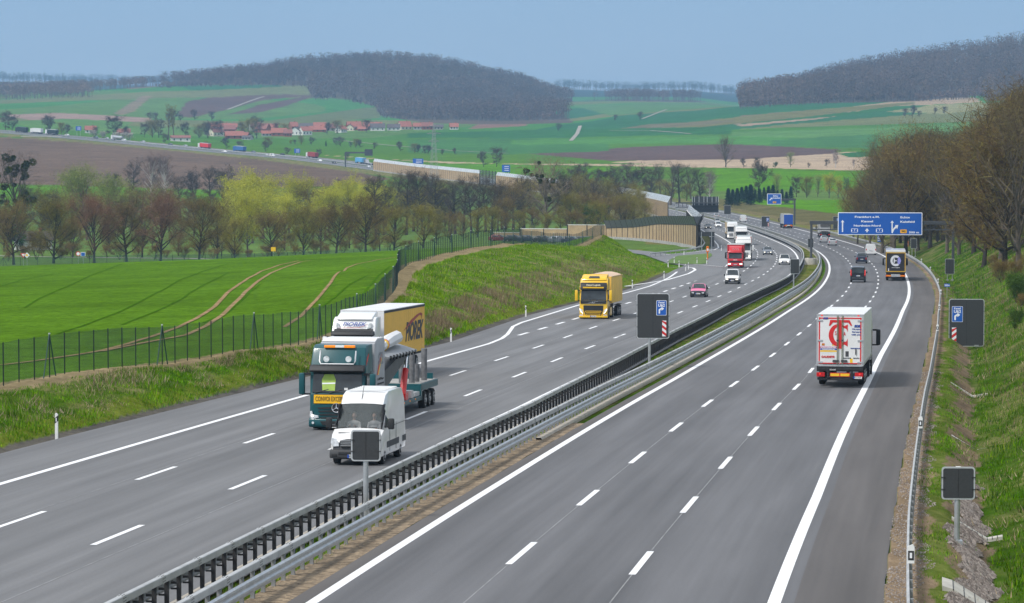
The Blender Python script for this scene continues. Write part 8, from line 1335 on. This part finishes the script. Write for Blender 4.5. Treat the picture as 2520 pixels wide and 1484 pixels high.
blades('grass',80000,zright(70,330,3.2,14,1.5),(.15,.5),.04,G1,'thick green grass on the slope right of the ditch',7); blades('grass',22000,zright(70,250,.9,2.4,1.3,-.3),(.06,.22),.03,G1,'short grass strip behind the right-hand guardrail',8); blades('grass',5000,zright(68,180,1.7,3.0,1.3,.6),(.08,.3),.04,G1,'grass tufts growing among the rubble in the ditch',23); blades('dead_grass',4000,zright(68,200,.1,1.1,1.3,.2),(.04,.15),.03,G2,'short dead grass along the shoulder edge',24); blades('dead_grass',20000,zright(75,330,2.2,14,1.3,.7),(.2,.6),.04,G2,'dead straw grass patches on the right-hand slope',9,1.2); blades('dead_stalks',12000,zright(150,420,4,18,1.,.5),(.5,1.5),.04,G3,'brown dead stalks on the upper right-hand slope',10,.6); blades('grass',30000,zright(330,560,2,26,1.),(.2,.6),.08,G1,'grass on the far part of the right-hand slope',11)
def zmed(rn,n): Y=66+(420-66)*rn.uniform(0,1,n)**1.4; o=rn.uniform(0,1,n)*(oBR(Y)-oBL(Y)-.2)+oBL(Y)+.3; o=np.where(Y<150,np.maximum(o,-3.2),o); P=rp(Y,o,0); return P[:,0],P[:,1]
blades('grass',26000,zmed,(.10,.32),.03,G1,'grass growing between the two median barriers',12)
def stones(name,n,zone,r0,r1,m,label,seed):
    rn=np.random.default_rng(seed); X,Y=zone(rn,n); Z=terrain(X,Y); n=len(X); base=np.array([(1,0,0),(0,1,0),(-1,0,0),(0,-1,0),(0,0,.8),(0,0,-.5)],float); R=rn.uniform(r0,r1,(n,1,1)); V=base[None]*R*rn.uniform(.55,1.3,(n,6,3)); a=rn.uniform(0,6.28,n); c,s=np.cos(a)[:,None],np.sin(a)[:,None]; V=np.stack([V[...,0]*c-V[...,1]*s,V[...,0]*s+V[...,1]*c,V[...,2]],-1)+np.stack([X,Y,Z+r0*.4],-1)[:,None]; T=np.array([(0,1,4),(1,2,4),(2,3,4),(3,0,4),(1,0,5),(2,1,5),(3,2,5),(0,3,5)]); Q=(T[None]+6*np.arange(n)[:,None,None]).reshape(-1,3); o=fastmesh(name,V.reshape(-1,3),Q,m,nside=3); tag(o,label,'gravel',kind='stuff')
G4=islandmat('pinkish_rubble',[(0,(.16,.135,.12)),(.5,(.25,.215,.195)),(1,(.37,.33,.30))])
stones('rubble',9500,zright(68,128,1.95,2.85,1.2),.05,.13,G4,'pinkish stone rubble beside the ditch on the right',1); stones('verge_grit',9000,zright(66,200,.02,1.0,1.4),.015,.04,G4,'fine grit along the shoulder edge on the right',2)
# concrete drain steps in the ditch
def drain(Y,label,w=2.6):
    p=rp(Y,float(oPR(Y))+2.4,.0); r=empty('drain_step',tuple(p),-float(np.arctan2(*rdir(Y)))); tag(r,label,'drain step','concrete steps across the ditch')
    qs=np.linspace(-w*.35,w*.75,11); zz=[float(np.interp(2.4+q,[0,.9,1.7,3.0,4.3,6.2,9.5],[0,-.02,-.15,-.95,-.7,.35,2.2]))+(.24 if Y<100 else .12) for q in qs]
    hw_=.8 if Y<100 else .22
    mb=MB(); mb.prism([(q,z) for q,z in zip(qs,zz)]+[(q,z-.3) for q,z in zip(qs[::-1],zz[::-1])],-hw_,hw_,axis='y'); a=mb.build('channel_slab',M_conc,r); part(a,'slab_joint',M_frm,lambda mb: [mb.box(q-.012,q+.012,-hw_-.01,hw_+.01,z-.04,z+.006) for q,z in zip(qs[1:-1],zz[1:-1])])
drain(88.,'curved concrete channel lining at the foot of the nearest blank sign'); drain(190.,'pale concrete step across the ditch below the large Kassel sign',1.9); drain(109.,'pale concrete step across the ditch, second nearest',1.5); drain(148.,'concrete step across the ditch, third nearest',1.4)
# ------------------------------------------------------------------ haze
m=bpy.data.materials.new('thin_haze'); m.use_nodes=True; nt=m.node_tree; nt.nodes.remove(nt.nodes['Principled BSDF']); v=nd(nt,'ShaderNodeVolumePrincipled'); v.inputs['Color'].default_value=(.38,.67,1,1); v.inputs['Density'].default_value=.000098; v.inputs['Anisotropy'].default_value=.0; nt.links.new(v.outputs[0],nt.nodes['Material Output'].inputs['Volume'])
mb=MB(); mb.box(-9500,9500,-250,17500,-120,560); h_=mb.build('haze',m); tag(h_,kind='stuff')
